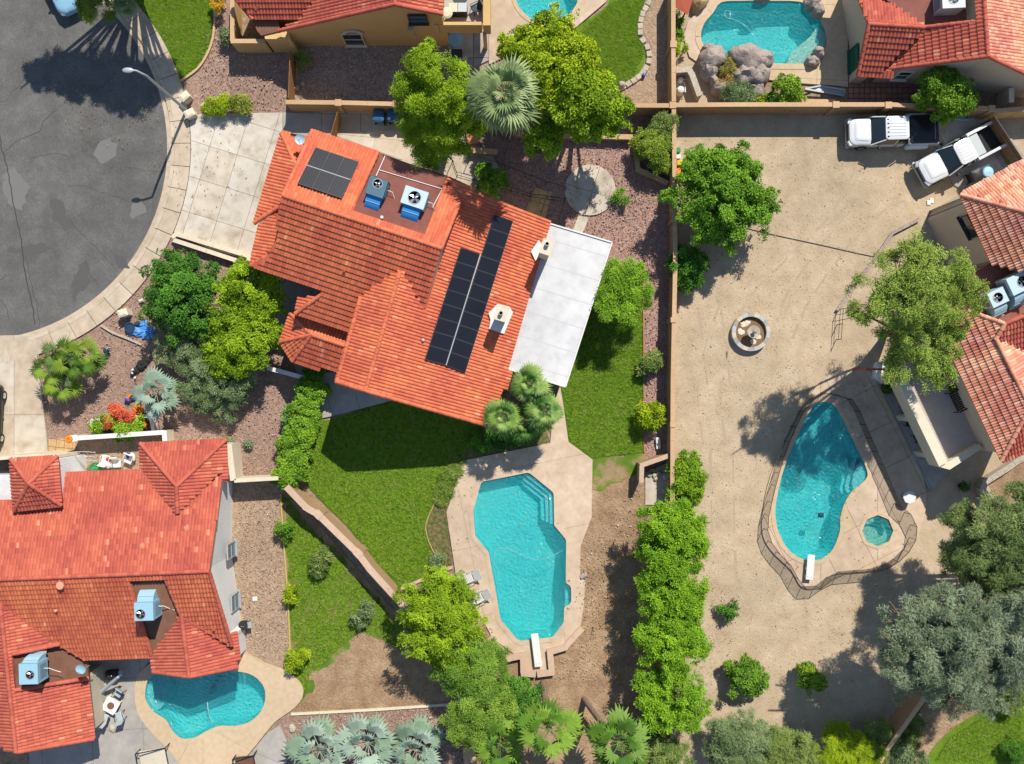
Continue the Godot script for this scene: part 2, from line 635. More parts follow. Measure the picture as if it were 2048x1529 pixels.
	M.paint_white.clearcoat = 0.6
	M.paint_white.clearcoat_roughness = 0.1
	M.paint_blue = mat(.22, .42, .56, 0.3)
	M.paint_dark = mat(.02, .022, .025, 0.25)
	M.metal_grey = mat(.36, .40, .42, 0.5, 0.3)
	M.ac_pale = mat(.42, .55, .60, 0.55, 0.1)
	M.ac_blue = mat(.28, .48, .60, 0.5, 0.1)
	M.ac_dark = mat(.07, .14, .19, 0.55, 0.1)
	M.duct_blue = mat(.025, .25, .62, 0.5)
	M.duct_pale = mat(.26, .44, .56, 0.5)
	M.chrome = mat(.7, .7, .7, 0.25, 0.9)
	M.panel = mat(.011, .013, .021, 0.34, 0.0, 0.4)
	M.panel_line = mat(.10, .115, .14, 0.5)
	M.panel_edge = mat(.06, .065, .075, 0.5)
	M.orange = mat(.70, .20, .012, 0.6)
	M.red = mat(.45, .03, .025, 0.6)
	M.yellow = mat(.55, .42, .02, 0.6)
	M.lime = mat(.35, .45, .02, 0.6)
	M.blue = mat(.02, .10, .45, 0.5)
	M.purple = mat(.06, .07, .35, 0.6)
	M.tarp = mat(.08, .26, .62, 0.5)
	M.navy = mat(.015, .04, .085, 0.6)
	M.bin_blue = mat(.03, .10, .21, 0.5)
	M.green = mat(.03, .22, .07, 0.6)
	M.grey_cushion = mat(.34, .40, .43, 0.8)
	M.leaf = leafy()
	M.mesh_fence = StandardMaterial3D.new()
	M.mesh_fence.transparency = BaseMaterial3D.TRANSPARENCY_ALPHA
	M.mesh_fence.albedo_color = Color(0.05, 0.05, 0.05, 0.42)
	M.mesh_fence.roughness = 0.8
	M.hose = mat(.42, .33, .10, 0.6)
	M.crack = mat(.045, .045, .047, 0.9)
	M.stain = mat(.32, .29, .25, 0.9)

# ---------------------------------------------------------------- roofs
var tile_meshes = {}

func tile_mesh(w, l):
	var key = "%s %s" % [w, l]
	if not tile_meshes.has(key):
		var mb = MB.new()
		var prof = [Vector2(-w * .5, .0), Vector2(-w * .38, .04), Vector2(-w * .12, .060), Vector2(w * .16, .044), Vector2(w * .32, .0), Vector2(w * .5, .0)]
		var nn = []
		for i in prof.size():
			var t = prof[mini(i + 1, prof.size() - 1)] - prof[maxi(i - 1, 0)]
			nn.append(Vector3(-t.y, t.x, 0).normalized())
		for i in prof.size() - 1:
			var a = Vector3(prof[i].x, prof[i].y, -l / 2)
			var b = Vector3(prof[i + 1].x, prof[i + 1].y, -l / 2)
			var c = Vector3(prof[i + 1].x, prof[i + 1].y + .10, l / 2)
			var d = Vector3(prof[i].x, prof[i].y + .10, l / 2)
			mb.quadn(a, b, c, d, nn[i], nn[i + 1], nn[i + 1], nn[i])
			mb.quad(d, c, Vector3(c.x, c.y - .105, c.z - .03), Vector3(d.x, d.y - .105, d.z - .03), Vector3.BACK)
		tile_meshes[key] = mb.mesh()
	return tile_meshes[key]

var cap_mesh_made

func cap_mesh():
	if cap_mesh_made == null:
		var mb = MB.new()
		var l = 0.46
		for i in 6:
			var a0 = PI * i / 6
			var a1 = PI * (i + 1) / 6
			var n0 = Vector3(cos(a0), sin(a0), 0)
			var n1 = Vector3(cos(a1), sin(a1), 0)
			var r0 = .115
			var r1 = .15
			mb.quadn(Vector3(n0.x * r0, n0.y * r0, -l / 2), Vector3(n1.x * r0, n1.y * r0, -l / 2), Vector3(n1.x * r1, n1.y * r1, l / 2), Vector3(n0.x * r1, n0.y * r1, l / 2), n0, n1, n1, n0)
			mb.tri(Vector3(0, 0, l / 2), Vector3(n0.x * r1, n0.y * r1, l / 2), Vector3(n1.x * r1, n1.y * r1, l / 2), Vector3.BACK)
		cap_mesh_made = mb.mesh()
	return cap_mesh_made

func plane3(d):
	var a = P(d[0][0], d[0][1], d[0][2])
	var b = P(d[1][0], d[1][1], d[1][2])
	var c = P(d[2][0], d[2][1], d[2][2])
	var n = (b - a).cross(c - a).normalized()
	if n.y < 0:
		n = -n
	return Plane(n, n.dot(a))

func hit(x, y, pl):
	var eye = Vector3(0, H, 0)
	var d = Vector3(x - CX, -F, y - CY)
	return eye + d * ((pl.d - pl.normal.dot(eye)) / pl.normal.dot(d))

func y_at(pl, x, z):
	return (pl.d - pl.normal.x * x - pl.normal.z * z) / pl.normal.y

func roof_slope(root, d, outline, o = {}):
	# d: three surveyed points of the plane; outline: its edge. The deck, the walls below it, and its tiles.
	var pl = plane3(d)
	var xz = PackedVector2Array()
	for p in px(outline):
		var q = hit(p.x, p.y, pl)
		xz.append(Vector2(q.x, q.z))
	var polys = [xz]
	for h in o.get("holes", []):
		var hz = PackedVector2Array()
		for p in px(h):
			var q = hit(p.x, p.y, pl)
			hz.append(Vector2(q.x, q.z))
		polys = cut(polys, hz)
	var off = origin_of(root)
	var deck = MB.new()
	for p in polys:
		deck.prism(p, -.2, 0.0, true)
	for i in deck.v.size():
		var q = deck.v[i]
		deck.v[i].y = y_at(pl, q.x, q.z) + q.y
	var slope = part(root, "roof_slope", deck, o.get("deck", M.terracotta))
	var slopes = root.get_meta("slopes", [])
	slopes.append([polys, pl, o.get("walls", true), o.get("wall", M.stucco_beige), o.get("block", 0), o.get("floor", 0.0)])
	root.set_meta("slopes", slopes)
	var n = pl.normal
	var dn = (Vector3.DOWN - n * n.dot(Vector3.DOWN)).normalized()
	var ac = n.cross(dn).normalized()
	var base = Vector3(xz[0].x, y_at(pl, xz[0].x, xz[0].y), xz[0].y)
	var lo = Vector2(1e9, 1e9)
	var hi = -lo
	for p in xz:
		var q = Vector3(p.x, y_at(pl, p.x, p.y), p.y) - base
		lo = lo.min(Vector2(q.dot(ac), q.dot(dn)))
		hi = hi.max(Vector2(q.dot(ac), q.dot(dn)))
	var w = o.get("w", .205)
	var ex = o.get("course", .345)
	var l = ex + .08
	var mesh = tile_mesh(w * o.get("lap", 1.0), l)
	var tones = o.get("tones", M.tiles)
	var rare = o.get("rare", 0.02)
	var places = []
	var tints = []
	var rows = ceili((hi.y - lo.y) / ex)
	var cols = ceili((hi.x - lo.x) / w)
	for i in rows:
		for j in cols:
			var u = lo.x + (j + .5) * w
			var v = hi.y - (i + .5) * ex
			var c = base + ac * u + dn * v
			var q = Vector2(c.x, c.z)
			var inside = false
			for p in polys:
				if Geometry2D.is_point_in_polygon(q, p):
					inside = true
			if not inside:
				continue
			var b = Basis(ac, n, dn) * Basis(Vector3.UP, rng.randf_range(-.02, .02)) * Basis(Vector3.RIGHT, rng.randf_range(-.012, .012))
			places.append(Transform3D(b, c + n * (.012 + rng.randf() * .008) - off))
			var r = rng.randf()
			tints.append(4 if r < rare else (0 if r < .4 else (1 if r < .65 else (2 if r < .85 else 3))))
	var single = mini(int(o.get("single", 0)), places.size())
	for i in single:
		var t = MeshInstance3D.new()
		t.name = "roof_tile"
		t.mesh = mesh
		t.material_override = tones[tints[i]]
		t.transform = places[i]
		slope.add_child(t, true)
	if places.size() > single:
		var stain = FastNoiseLite.new()
		stain.frequency = .35
		stain.fractal_octaves = 4
		var mm = MultiMesh.new()
		mm.transform_format = MultiMesh.TRANSFORM_3D
		mm.use_colors = true
		mm.mesh = mesh
		mm.instance_count = places.size() - single
		for i in mm.instance_count:
			mm.set_instance_transform(i, places[i + single])
			var q = places[i + single].origin
			var f = 1.0 + stain.get_noise_3d(q.x, q.z, 0) * .22 + rng.randf_range(-.05, .05)
			var c = tones[tints[i + single]].albedo_color.srgb_to_linear()
			mm.set_instance_color(i, Color(c.r * f, c.g * f * f, c.b * f))
		var mi = MultiMeshInstance3D.new()
		mi.name = "roof_tiles"
		mi.multimesh = mm
		mi.material_override = M.tile_inst
		mi.set_meta("kind", "stuff")
		slope.add_child(mi, true)
	return pl

func raise_walls(root, insets):   # outer walls under the slopes, set back from the eaves
	var slopes = root.get_meta("slopes")
	root.remove_meta("slopes")
	for k in insets.size():
		var plan = []
		for s in slopes:
			if s[4] != k:
				continue
			for p in s[0]:
				var grown = Geometry2D.offset_polygon(p, .06)[0]
				var rest = []
				for q in plan:
					var m = []
					for r in Geometry2D.merge_polygons(q, grown):
						if not Geometry2D.is_polygon_clockwise(r):
							m.append(r)
					if m.size() == 1:
						grown = m[0]
					else:
						rest.append(q)
				rest.append(grown)
				plan = rest
		var shrunk = []
		for q in plan:
			shrunk.append_array(Geometry2D.offset_polygon(q, -insets[k] - .06))
		for s in slopes:
			if s[4] != k or not s[2]:
				continue
			var wm = MB.new()
			for p in s[0]:
				for q in shrunk:
					for r in Geometry2D.intersect_polygons(p, q):
						wm.sides(r, -1.0, 1.0)
			for i in wm.v.size():
				var v = wm.v[i]
				wm.v[i].y = s[5] if v.y < 0 else y_at(s[1], v.x, v.z) - .12
			if wm.v.size():
				part(root, "wall", wm, s[3])

func ridge(root, pts_h, tones = M.tiles, called = "ridge_cap"):   # caps along surveyed points [x, y, h]
	var off = origin_of(root)
	for s in pts_h.size() - 1:
		var a = P(pts_h[s][0], pts_h[s][1], pts_h[s][2])
		var b = P(pts_h[s + 1][0], pts_h[s + 1][1], pts_h[s + 1][2])
		if b.y > a.y:
			var t = a
			a = b
			b = t
		var k = maxi(1, roundi(a.distance_to(b) / .38))
		var z = (b - a).normalized()
		var x = Vector3.UP.cross(z).normalized()
		for i in k:
			var c = MeshInstance3D.new()
			c.name = called
			c.mesh = cap_mesh()
			c.material_override = tones[[0, 1, 2, 3, 0, 2][rng.randi() % 6]]
			c.transform = Transform3D(Basis(x, z.cross(x), z) * Basis(Vector3.UP, rng.randf_range(-.03, .03)), a.lerp(b, (i + .5) / k) + Vector3.UP * .03 - off)
			root.add_child(c, true)

func valley_trim(root, x0, y0, x1, y1, pl, m):   # the mortared cut along a valley
	var a = hit(x0, y0, pl)
	var b = hit(x1, y1, pl)
	var mb = MB.new()
	mb.bar(a + Vector3.UP * .06, b + Vector3.UP * .06, .13, .16)
	part(root, "valley_trim", mb, m)

func flat_roof(root, outline, h, m, from_h = -1.0, called = "flat_roof"):
	var p = PackedVector2Array()
	for q in px(outline):
		var w = P(q.x, q.y, h)
		p.append(Vector2(w.x, w.z))
	var mb = MB.new()
	mb.prism(p, h - .2 if from_h < 0 else from_h, h, true)
	part(root, called, mb, m)
	return p

func wall_prism(root, outline, h, y0, y1, m, called = "wall"):
	var p = PackedVector2Array()
	for q in px(outline):
		var w = P(q.x, q.y, h)
		p.append(Vector2(w.x, w.z))
	var mb = MB.new()
	mb.prism(p, y0, y1)
	return part(root, called, mb, m)

func vplane(a, b):   # the upright plane through two ground survey points
	var p = P(a[0], a[1], 0.0)
	var q = P(b[0], b[1], 0.0)
	var n = (q - p).cross(Vector3.UP).normalized()
	return Plane(n, n.dot(p))

func window_on(root, pl, quad, glass, frame, called = "window", shutters = false):
	# a window whose corners were surveyed on an upright wall; frame, pane and sill stand proud of it
	var c = []
	for k in 4:
		c.append(hit(quad[k * 2], quad[k * 2 + 1], pl))
	var mid = (c[0] + c[1] + c[2] + c[3]) / 4
	var along = Vector3.UP.cross(pl.normal).normalized()
	var lo = Vector2(1e9, 1e9)
	var hi = -lo
	for p in c:
		var q = Vector2((p - mid).dot(along), p.y)
		lo = lo.min(q)
		hi = hi.max(q)
	var n = pl.normal
	if n.dot(Vector3(0, mid.y, 0) - mid) < 0:
		n = -n
	var fr = MB.new()
	var b = Basis(along, Vector3.UP, along.cross(Vector3.UP))
	var w = hi.x - lo.x
	var hh = hi.y - lo.y
	var ctr = mid + along * (lo.x + hi.x) / 2
	ctr.y = (lo.y + hi.y) / 2
	for s in [-1, 1]:
		fr.box(ctr + along * s * (w / 2 - .03) + n * .05, Vector3(.07, hh, .1), b)
		fr.box(ctr + Vector3.UP * s * (hh / 2 - .03) + n * .052, Vector3(w, .07, .1), b)
	fr.box(ctr + n * .045, Vector3(.05 if w > hh else w - .1, hh - .1 if w > hh else .05, .07), b)
	var f = part(root, called, fr, frame)
	var g = MB.new()
	g.box(ctr + n * .03, Vector3(w - .12, hh - .12, .03), b)
	part(f, "pane", g, glass)
	var s = MB.new()
	s.box(ctr - Vector3.UP * (hh / 2 + .04) + n * .09, Vector3(w + .16, .07, .2), b)
	part(f, "sill", s, frame)
	return f

# ---------------------------------------------------------------- free-standing walls
func wall_run(called, label, pts, h, thick, body, cap, o = {}):
	# pts: surveyed along the cap of the wall
	var a = P(pts[0][0], pts[0][1], h)
	var root = thing(called, label, o.get("category", "wall"), Vector3(a.x, 0, a.z), 0.0, o.get("group", ""))
	var path = PackedVector2Array()
	for p in pts:
		var q = P(p[0], p[1], h)
		path.append(Vector2(q.x, q.z))
	for i in path.size() - 1:
		var d = (path[i + 1] - path[i])
		var l = d.length()
		d /= l
		var s = Vector2(-d.y, d.x) * thick / 2
		var e0 = d * (thick / 2 if i > 0 else 0.0)
		var q = PackedVector2Array([path[i] - e0 + s, path[i + 1] + s, path[i + 1] - s, path[i] - e0 - s])
		var mb = MB.new()
		mb.prism(q, 0.0, h - .06 - .002 * i)
		part(root, "wall_panel", mb, body)
		var bay = o.get("bay", 2.4)
		var k = maxi(1, roundi(l / bay))
		for j in k:
			var p0 = path[i].lerp(path[i + 1], float(j) / k)
			var p1 = path[i].lerp(path[i + 1], float(j + 1) / k) - d * .012
			if j == 0:
				p0 -= e0
			var sc = s * (1.0 + o.get("lip", .04) / thick * 2)
			var cb = MB.new()
			cb.prism(PackedVector2Array([p0 + sc, p1 + sc, p1 - sc, p0 - sc]), h - .06, h + .002 * i)
			part(root, "coping", cb, cap)
	for p in o.get("piers", []):
		var q = P(p[0], p[1], h + .06)
		var w = o.get("pier", .42)
		var dir = (path[1] - path[0]).normalized()
		var b = Basis(Vector3(dir.x, 0, dir.y), Vector3.UP, Vector3(-dir.y, 0, dir.x))
		var mb = MB.new()
		mb.box(Vector3(q.x, (h - .03) / 2, q.z), Vector3(w - .06, h - .03, w - .06), b)
		var pr = part(root, "pier", mb, body)
		var cb = MB.new()
		cb.box(Vector3(q.x, h + .02, q.z), Vector3(w, .1, w), b)
		part(pr, "pier_cap", cb, cap)
	return root

# ---------------------------------------------------------------- plants
var sprigs = {}

func sprig(kind):
	if not sprigs.has(kind):
		var r = RandomNumberGenerator.new()
		r.seed = hash(kind)
		var mb = MB.new()
		var k = {"broad": 9, "fine": 14, "needle": 12, "tuft": 10}[kind]
		for i in k:
			var d = Vector3(r.randfn(), r.randf_range(-.25, .6), r.randfn()).normalized()
			var l = {"broad": .13, "fine": .13, "needle": .17, "tuft": .16}[kind] * r.randf_range(.75, 1.2)
			var w = {"broad": .07, "fine": .035, "needle": .024, "tuft": .05}[kind]
			var p = Vector3(r.randfn(), r.randfn() * .7, r.randfn()) * .06
			var s = d.cross(Vector3(r.randfn() * .4, 1.0, r.randfn() * .4)).normalized() * w / 2
			var up = s.cross(d).normalized()
			var m = p + d * l * .5
			mb.tri(p, m + s + up * .01, m - s + up * .01, Vector3.UP)
			mb.tri(m + s + up * .01, p + d * l, m - s + up * .01, Vector3.UP)
		sprigs[kind] = mb.mesh()
	return sprigs[kind]

func scatter(root, called, places, tints, mesh, m = null):
	var mm = MultiMesh.new()
	mm.transform_format = MultiMesh.TRANSFORM_3D
	mm.use_colors = true
	mm.mesh = mesh
	mm.instance_count = places.size()
	for i in places.size():
		mm.set_instance_transform(i, places[i])
		mm.set_instance_color(i, tints[i])
	var mi = MultiMeshInstance3D.new()
	mi.name = called
	mi.multimesh = mm
	mi.material_override = m if m else M.leaf
	root.add_child(mi, true)
	return mi

func plant(called, label, category, base, lobes, tone, o = {}):
	# base: surveyed foot; lobes: [x, y, height of the lobe's centre, radius, (vertical radius)]
	var at = P(base[0], base[1], 0.0)
	var root = thing(called, label, category, at, 0.0, o.get("group", ""))
	var kind = o.get("kind", "broad")
	var dens = o.get("dens", 1.0)
	var size = o.get("size", 1.0)
	var dark = tone[0]
	var light = tone[1]
	var spots = []
	var tints = []
	var trunk = MB.new()
	var gaps = FastNoiseLite.new()
	gaps.seed = hash(label)
	gaps.frequency = .55
	for lb in lobes:
		var c = P(lb[0], lb[1], lb[2]) - at
		var r = lb[3]
		var rv = lb[4] if lb.size() > 4 else r * .85
		var tr = o.get("clump", clampf(.17 * r + .12, .16, .44))
		var nt = int(maxf(7, 4.0 * PI * r * r * .75 / (tr * tr * o.get("space", 4.6))) * o.get("clumps", 1.0))
		for t in nt:
			var d = Vector3(rng.randfn(), rng.randfn(), rng.randfn()).normalized()
			if d.y < -.25:
				d.y = -d.y
			var g = gaps.get_noise_3dv(c + d * r + at)
			var k = rng.randf_range(.66, 1.04) + g * .6
			if rng.randf() < .14:
				k += rng.randf_range(.04, .2)
			if rng.randf() < .18:
				k *= rng.randf_range(.3, .7)
			var sz = tr * rng.randf_range(.5, 1.2)
			var tc = c + Vector3(d.x * r, d.y * rv, d.z * r) * k
			if tc.y < .12:
				tc.y = .12 + rng.randf() * .2
			var tone_t = rng.randf()
			var out = (d + Vector3.UP * .8).normalized()
			var lean = Vector3(rng.randfn(), rng.randfn() * .5, rng.randfn()) * .5
			for q in int(1.55 * o.get("per", 24) * dens * (sz / tr) * (sz / tr) * clampf(tr / .3, .6, 1.8)):
				var e = (Vector3(rng.randfn(), rng.randfn(), rng.randfn()).normalized() + out * .7).normalized()
				var p = tc + (Vector3(e.x, e.y * .75, e.z) + lean * e.dot(lean)) * sz * rng.randf_range(.5, 1.15)
				if p.y < .05:
					p.y = .05
				var up = (e + out * .7 + Vector3(rng.randfn(), rng.randfn(), rng.randfn()) * .25).normalized()
				var x = up.cross(Vector3(rng.randfn(), rng.randfn(), rng.randfn())).normalized()
				spots.append(Transform3D(Basis(x, up, x.cross(up)) * (size * rng.randf_range(.8, 1.35)), p))
				tints.append(dark.lerp(light, clampf(tone_t * .7 + rng.randf() * .3, 0, 1)) * 1.95)
		var foot = Vector3(0, -.02, 0)
		var rad = o.get("trunk", maxf(.03, r * .05))
		var knee = foot.lerp(c, .45) + Vector3(0, lb[2] * .12, 0)
		trunk.tube([foot, Vector3(knee.x * .35, knee.y * .6, knee.z * .35), knee, c, c + (c - knee) * .35], rad, rad * .2, 6)
		for i in o.get("limbs", 3):
			var d = Vector3(rng.randfn(), absf(rng.randfn()) * .6, rng.randfn()).normalized()
			trunk.tube([knee.lerp(c, .5), c + Vector3(d.x * r, d.y * rv, d.z * r) * .55, c + Vector3(d.x * r, d.y * rv, d.z * r) * .95], rad * .45, rad * .12, 5)
	part(root, "trunk" if o.get("tree", false) else "stem", trunk, o.get("bark", M.trunk), false)
	scatter(root, "crown" if o.get("tree", false) else "foliage", spots, tints, sprig(kind)).set_meta("kind", "stuff")
	return root

func frond_mesh(kind, l, seed_n):
	var r = RandomNumberGenerator.new()
	r.seed = seed_n
	var mb = MB.new()
	# lies along -z from the origin, blade facing up
	if kind != "feather":
		var wide = kind == "broad"
		var pet = l * (.5 if wide else .40)
		mb.bar(Vector3(), Vector3(0, 0, -pet), l * .02, l * .012)
		var k = 15 if wide else 22
		for i in k:
			var t = (i + .5) / k * 2.0 - 1.0
			var a = t * (1.9 if wide else 2.1) + r.randf_range(-.05, .05)
			var d = Vector3(sin(a), 0, -cos(a))
			var s = Vector3(cos(a), 0, sin(a)) * l * (.052 if wide else .030)
			var ll = l * (.56 - .17 * absf(t)) * r.randf_range(.88, 1.08)
			var b = Vector3(0, 0, -pet)
			var m1 = b + d * ll * .55 + Vector3.UP * l * (.05 - .03 * absf(t))
			var tip = b + d * ll + Vector3.DOWN * l * r.randf_range(.0, .14)
			mb.tri(b, m1 + s, m1 - s + Vector3.DOWN * l * .03, Vector3.UP)
			mb.tri(m1 + s, tip, m1 - s + Vector3.DOWN * l * .03, Vector3.UP)
	else:
		var spine = []
		for i in 7:
			var t = i / 6.0
			spine.append(Vector3(0, l * (.16 * t - .34 * t * t), -l * t))
		for i in 6:
			mb.bar(spine[i], spine[i + 1], l * .02, l * .015)
		for i in 26:
			var t = .12 + .86 * i / 25.0
			var p = spine[mini(int(t * 6), 5)].lerp(spine[mini(int(t * 6), 5) + 1], t * 6 - int(t * 6))
			for s in [-1, 1]:
				var ll = l * .34 * sin(PI * (t * .85 + .12)) * r.randf_range(.85, 1.1)
				var tip = p + Vector3(s * ll, -ll * .35, -ll * .55)
				mb.tri(p, p + Vector3(0, 0, -l * .04), tip, Vector3.UP)
	return mb.mesh()

func palm(called, label, base, crown, h, n, l, tones, o = {}):
	var at = P(base[0], base[1], 0.0)
	var root = thing(called, label, o.get("category", "palm tree"), at, 0.0, o.get("group", ""))
	var crowns = [crown] if not crown[0] is Array else crown
	var kind = o.get("kind", "fan")
	var meshes = []
	for i in 3:
		meshes.append(frond_mesh(kind, l, hash(called) + i))
	var mats = []
	for c in tones:
		var m = leafy()
		m.vertex_color_use_as_albedo = false
		m.albedo_color = c.linear_to_srgb()
		m.roughness = 0.5
		mats.append(m)
	for cr in crowns:
		var top = P(cr[0], cr[1], cr[2] if cr.size() > 2 else h) - at
		var foot = Vector3(o.get("spread", 0.0) * top.x, 0, o.get("spread", 0.0) * top.z)
		var tm = MB.new()
		var tr = o.get("trunk", .16)
		var path = []
		for i in 9:
			var t = i / 8.0
			path.append(foot.lerp(top, t) + Vector3(0, 0, 0) + (top - foot) * Vector3(1, 0, 1) * (t * t - t) * .25)
		tm.tube(path, tr * 1.15, tr * .9, 9)
		for i in int(top.y / .22):   # leaf-base rings round the trunk
			var t = (i + .5) / int(top.y / .22)
			var q = foot.lerp(top, t) + (top - foot) * Vector3(1, 0, 1) * (t * t - t) * .25
			tm.tube([q, q + Vector3.UP * .1], tr * 1.22 - tr * .2 * t, tr * 1.05 - tr * .2 * t, 9, false)
		part(root, "trunk", tm, M.palm_trunk, false)
		for i in n:
			var f = MeshInstance3D.new()
			f.name = "frond"
			f.mesh = meshes[i % 3]
			f.material_override = mats[rng.randi() % mats.size()]
			var t = (i + .5) / n
			var pitch = lerpf(o.get("high", 70.0), o.get("low", -38.0), pow(t, o.get("bow", .8))) + rng.randf_range(-7, 7)
			var s = rng.randf_range(.82, 1.12) * lerpf(.42, 1.08, pow(t, .55))
			f.transform = Transform3D(Basis(Vector3.UP, i * 2.39996 + rng.randf_range(-.2, .2)) * Basis(Vector3.RIGHT, deg_to_rad(pitch)) * Basis(Vector3.BACK, rng.randf_range(-.25, .25)) * s, top + Vector3.UP * rng.randf_range(-.12, .06))
			root.add_child(f, true)
	return root

# ---------------------------------------------------------------- vehicles and other made things
func rring(lx, wz, y, r, cx = 0.0, m = 5, taper = 0.0):   # a rounded rectangle lying level; taper narrows its front (+x)
	var o = []
	for q in 4:
		var sx = [1, -1, -1, 1][q]
		var sz = [1, 1, -1, -1][q]
		for i in m + 1:
			var a = PI / 2 * (q + float(i) / m)
			var p = Vector3(sx * (lx / 2 - r) + cos(a) * r, y, sz * (wz / 2 - r) + sin(a) * r)
			p.z *= 1.0 - taper * clampf(p.x / lx + .5, 0, 1)
			p.x += cx
			o.append(p)
	return o

func wheel(root, x, z, r, w):
	var mb = MB.new()
	mb.lathe(Vector3(), [[r * .62, -w / 2], [r * .95, -w / 2], [r, -w * .35], [r, w * .35], [r * .95, w / 2], [r * .62, w / 2]], 20)
	var t = part(root, "wheel", mb, M.rubber, false)
	t.transform = Transform3D(Basis(Vector3.RIGHT, PI / 2), Vector3(x, r, z))
	var rm = MB.new()
	rm.lathe(Vector3(), [[.03, w * .3], [r * .3, w * .34], [r * .62, w * .46]], 20)
	rm.lathe(Vector3(), [[r * .62, -w * .46], [r * .3, -w * .34], [.03, -w * .3]], 20)
	part(t, "rim", rm, M.chrome, false)

func pickup(called, label, o):
	var root = thing(called, label, "pickup truck", Vector3(), 0.0, "")
	var L = o.get("len", 5.75)
	var w = 1.96
	var cab0 = o.cab[0]   # x of the windscreen's foot
	var cab1 = o.cab[1]   # x of the cab's rear wall
	var pm = M.paint_white
	var nose = L / 2
	var b = MB.new()   # bonnet and lower body as far as the cab's rear wall
	var lc = (nose + cab1) / 2
	var ll = nose - cab1
	b.loft([rring(ll - .1, w - .1, .38, .35, lc, 5, .07), rring(ll, w, .55, .46, lc, 5, .09), rring(ll, w, .85, .48, lc, 5, .10), rring(ll - .08, w - .06, 1.02, .48, lc - .03, 5, .11), rring(ll - .3, w - .3, 1.10, .44, lc - .1, 5, .11), rring(ll - .7, w - .8, 1.13, .3, lc - .2, 5, .08)])
	part(root, "body", b.smooth(40), pm, false)
	var bonnet = MB.new()
	var bl = nose - .35 - cab0
	bonnet.loft([rring(bl, 1.45, 1.09, .2, cab0 + bl / 2 + .02, 4, .1), rring(bl - .12, 1.3, 1.165, .2, cab0 + bl / 2, 4, .1), rring(bl - .4, 1.0, 1.18, .2, cab0 + bl / 2, 4, .1)])
	part(root, "bonnet", bonnet.smooth(40), pm, false)
	# bed: floor and walls
	var bx0 = -L / 2 + .02
	var bx1 = cab1 - .03
	var bed = MB.new()
	for s in [-1, 1]:
		bed.box(Vector3((bx0 + bx1) / 2, .78, s * (w / 2 - .11)), Vector3(bx1 - bx0, .72, .2))
		bed.box(Vector3((bx0 + bx1) / 2, 1.155, s * (w / 2 - .12)), Vector3(bx1 - bx0, .05, .17))
		if o.get("flare", false):
			bed.loft([rring(1.5, .34, .45, .15, 0), rring(1.45, .36, .8, .15, 0), rring(1.1, .2, 1.0, .09, 0)])
			for i in range(bed.v.size() - 1, -1, -1):
				if absf(bed.v[i].x) < .8 and absf(bed.v[i].z) < .2 and bed.v[i].y > .4 and bed.v[i].y < 1.05:
					bed.v[i] += Vector3(bx0 + 1.25, 0, s * (w / 2 + .02))
	bed.box(Vector3(bx0 + .05, .8, 0), Vector3(.1, .74, w - .2))
	bed.box(Vector3(bx1 - .04, .82, 0), Vector3(.08, .66, w - .3))
	part(root, "bed_wall", bed, pm, false)
	var fl = MB.new()
	fl.box(Vector3((bx0 + bx1) / 2, .66, 0), Vector3(bx1 - bx0 - .1, .06, w - .34))
	for i in 9:
		fl.box(Vector3((bx0 + bx1) / 2, .70, -.7 + i * .175), Vector3(bx1 - bx0 - .12, .02, .06))
	part(root, "bed_floor", fl, M.rubber, false)
	if o.get("cover", false):
		var cv = MB.new()
		cv.loft([rring(bx1 - bx0 - .02, w - .1, 1.16, .1, (bx0 + bx1) / 2), rring(bx1 - bx0 - .04, w - .12, 1.25, .12, (bx0 + bx1) / 2), rring(bx1 - bx0 - .3, w - .5, 1.31, .14, (bx0 + bx1) / 2)])
		part(root, "bed_cover", cv.smooth(40), M.paint_dark, false)
		var rib = MB.new()
		rib.box(Vector3(bx0 + .28, 1.30, 0), Vector3(.03, .02, w - .5))
		part(root, "cover_seam", rib, M.metal_grey, false)
	if o.get("box", false):
		var tb = MB.new()
		tb.loft([rring(.62, w - .5, .70, .04, bx1 - .42), rring(.62, w - .5, 1.02, .04, bx1 - .42), rring(.56, w - .56, 1.05, .04, bx1 - .42)])
		part(root, "toolbox", tb, M.metal_grey, false)
	# cab: glasshouse and roof
	var cl = cab0 - cab1
	var cm = (cab0 + cab1) / 2
	var gh = MB.new()
	gh.loft([rring(cl + .1, w - .12, 1.08, .22, cm + .05), rring(cl - .95, w - .48, 1.70, .2, cm - .22)], false, true)
	part(root, "windows", gh.smooth(30), M.glass, false)
	var rf = MB.new()
	rf.loft([rring(cl - .92, w - .44, 1.69, .22, cm - .22), rring(cl - .94, w - .46, 1.76, .22, cm - .22), rring(cl - 1.2, w - .75, 1.80, .2, cm - .22)])
	var roof = part(root, "cab_roof", rf.smooth(40), pm, false)
	var st = MB.new()
	for i in 6:
		st.box(Vector3(cm - .22, 1.806, -.5 + i * .2), Vector3(cl - 1.3, .03, .06))
	part(roof, "roof_rib", st, pm, false)
	if o.get("lamps", false):
		for i in 5:
			var lm = MB.new()
			lm.blob(Vector3(cab0 - .84, 1.80, -.56 + i * .28), Vector3(.07, .04, .05), 3 + i, .05, 5, 8)
			part(roof, "roof_lamp", lm.smooth(80), M.paint_dark, false)
	var post = MB.new()   # pillars between the panes
	for s in [-1, 1]:
		for t in [[cab0 + .08, cab0 - .72], [cm - .25, cm - .3], [cab1 + .03, cab1 + .25]]:
			post.bar(Vector3(t[0], 1.09, s * (w / 2 - .055)), Vector3(t[1], 1.70, s * (w / 2 - .235)), .07, .07)
	part(root, "pillars", post, pm, false)
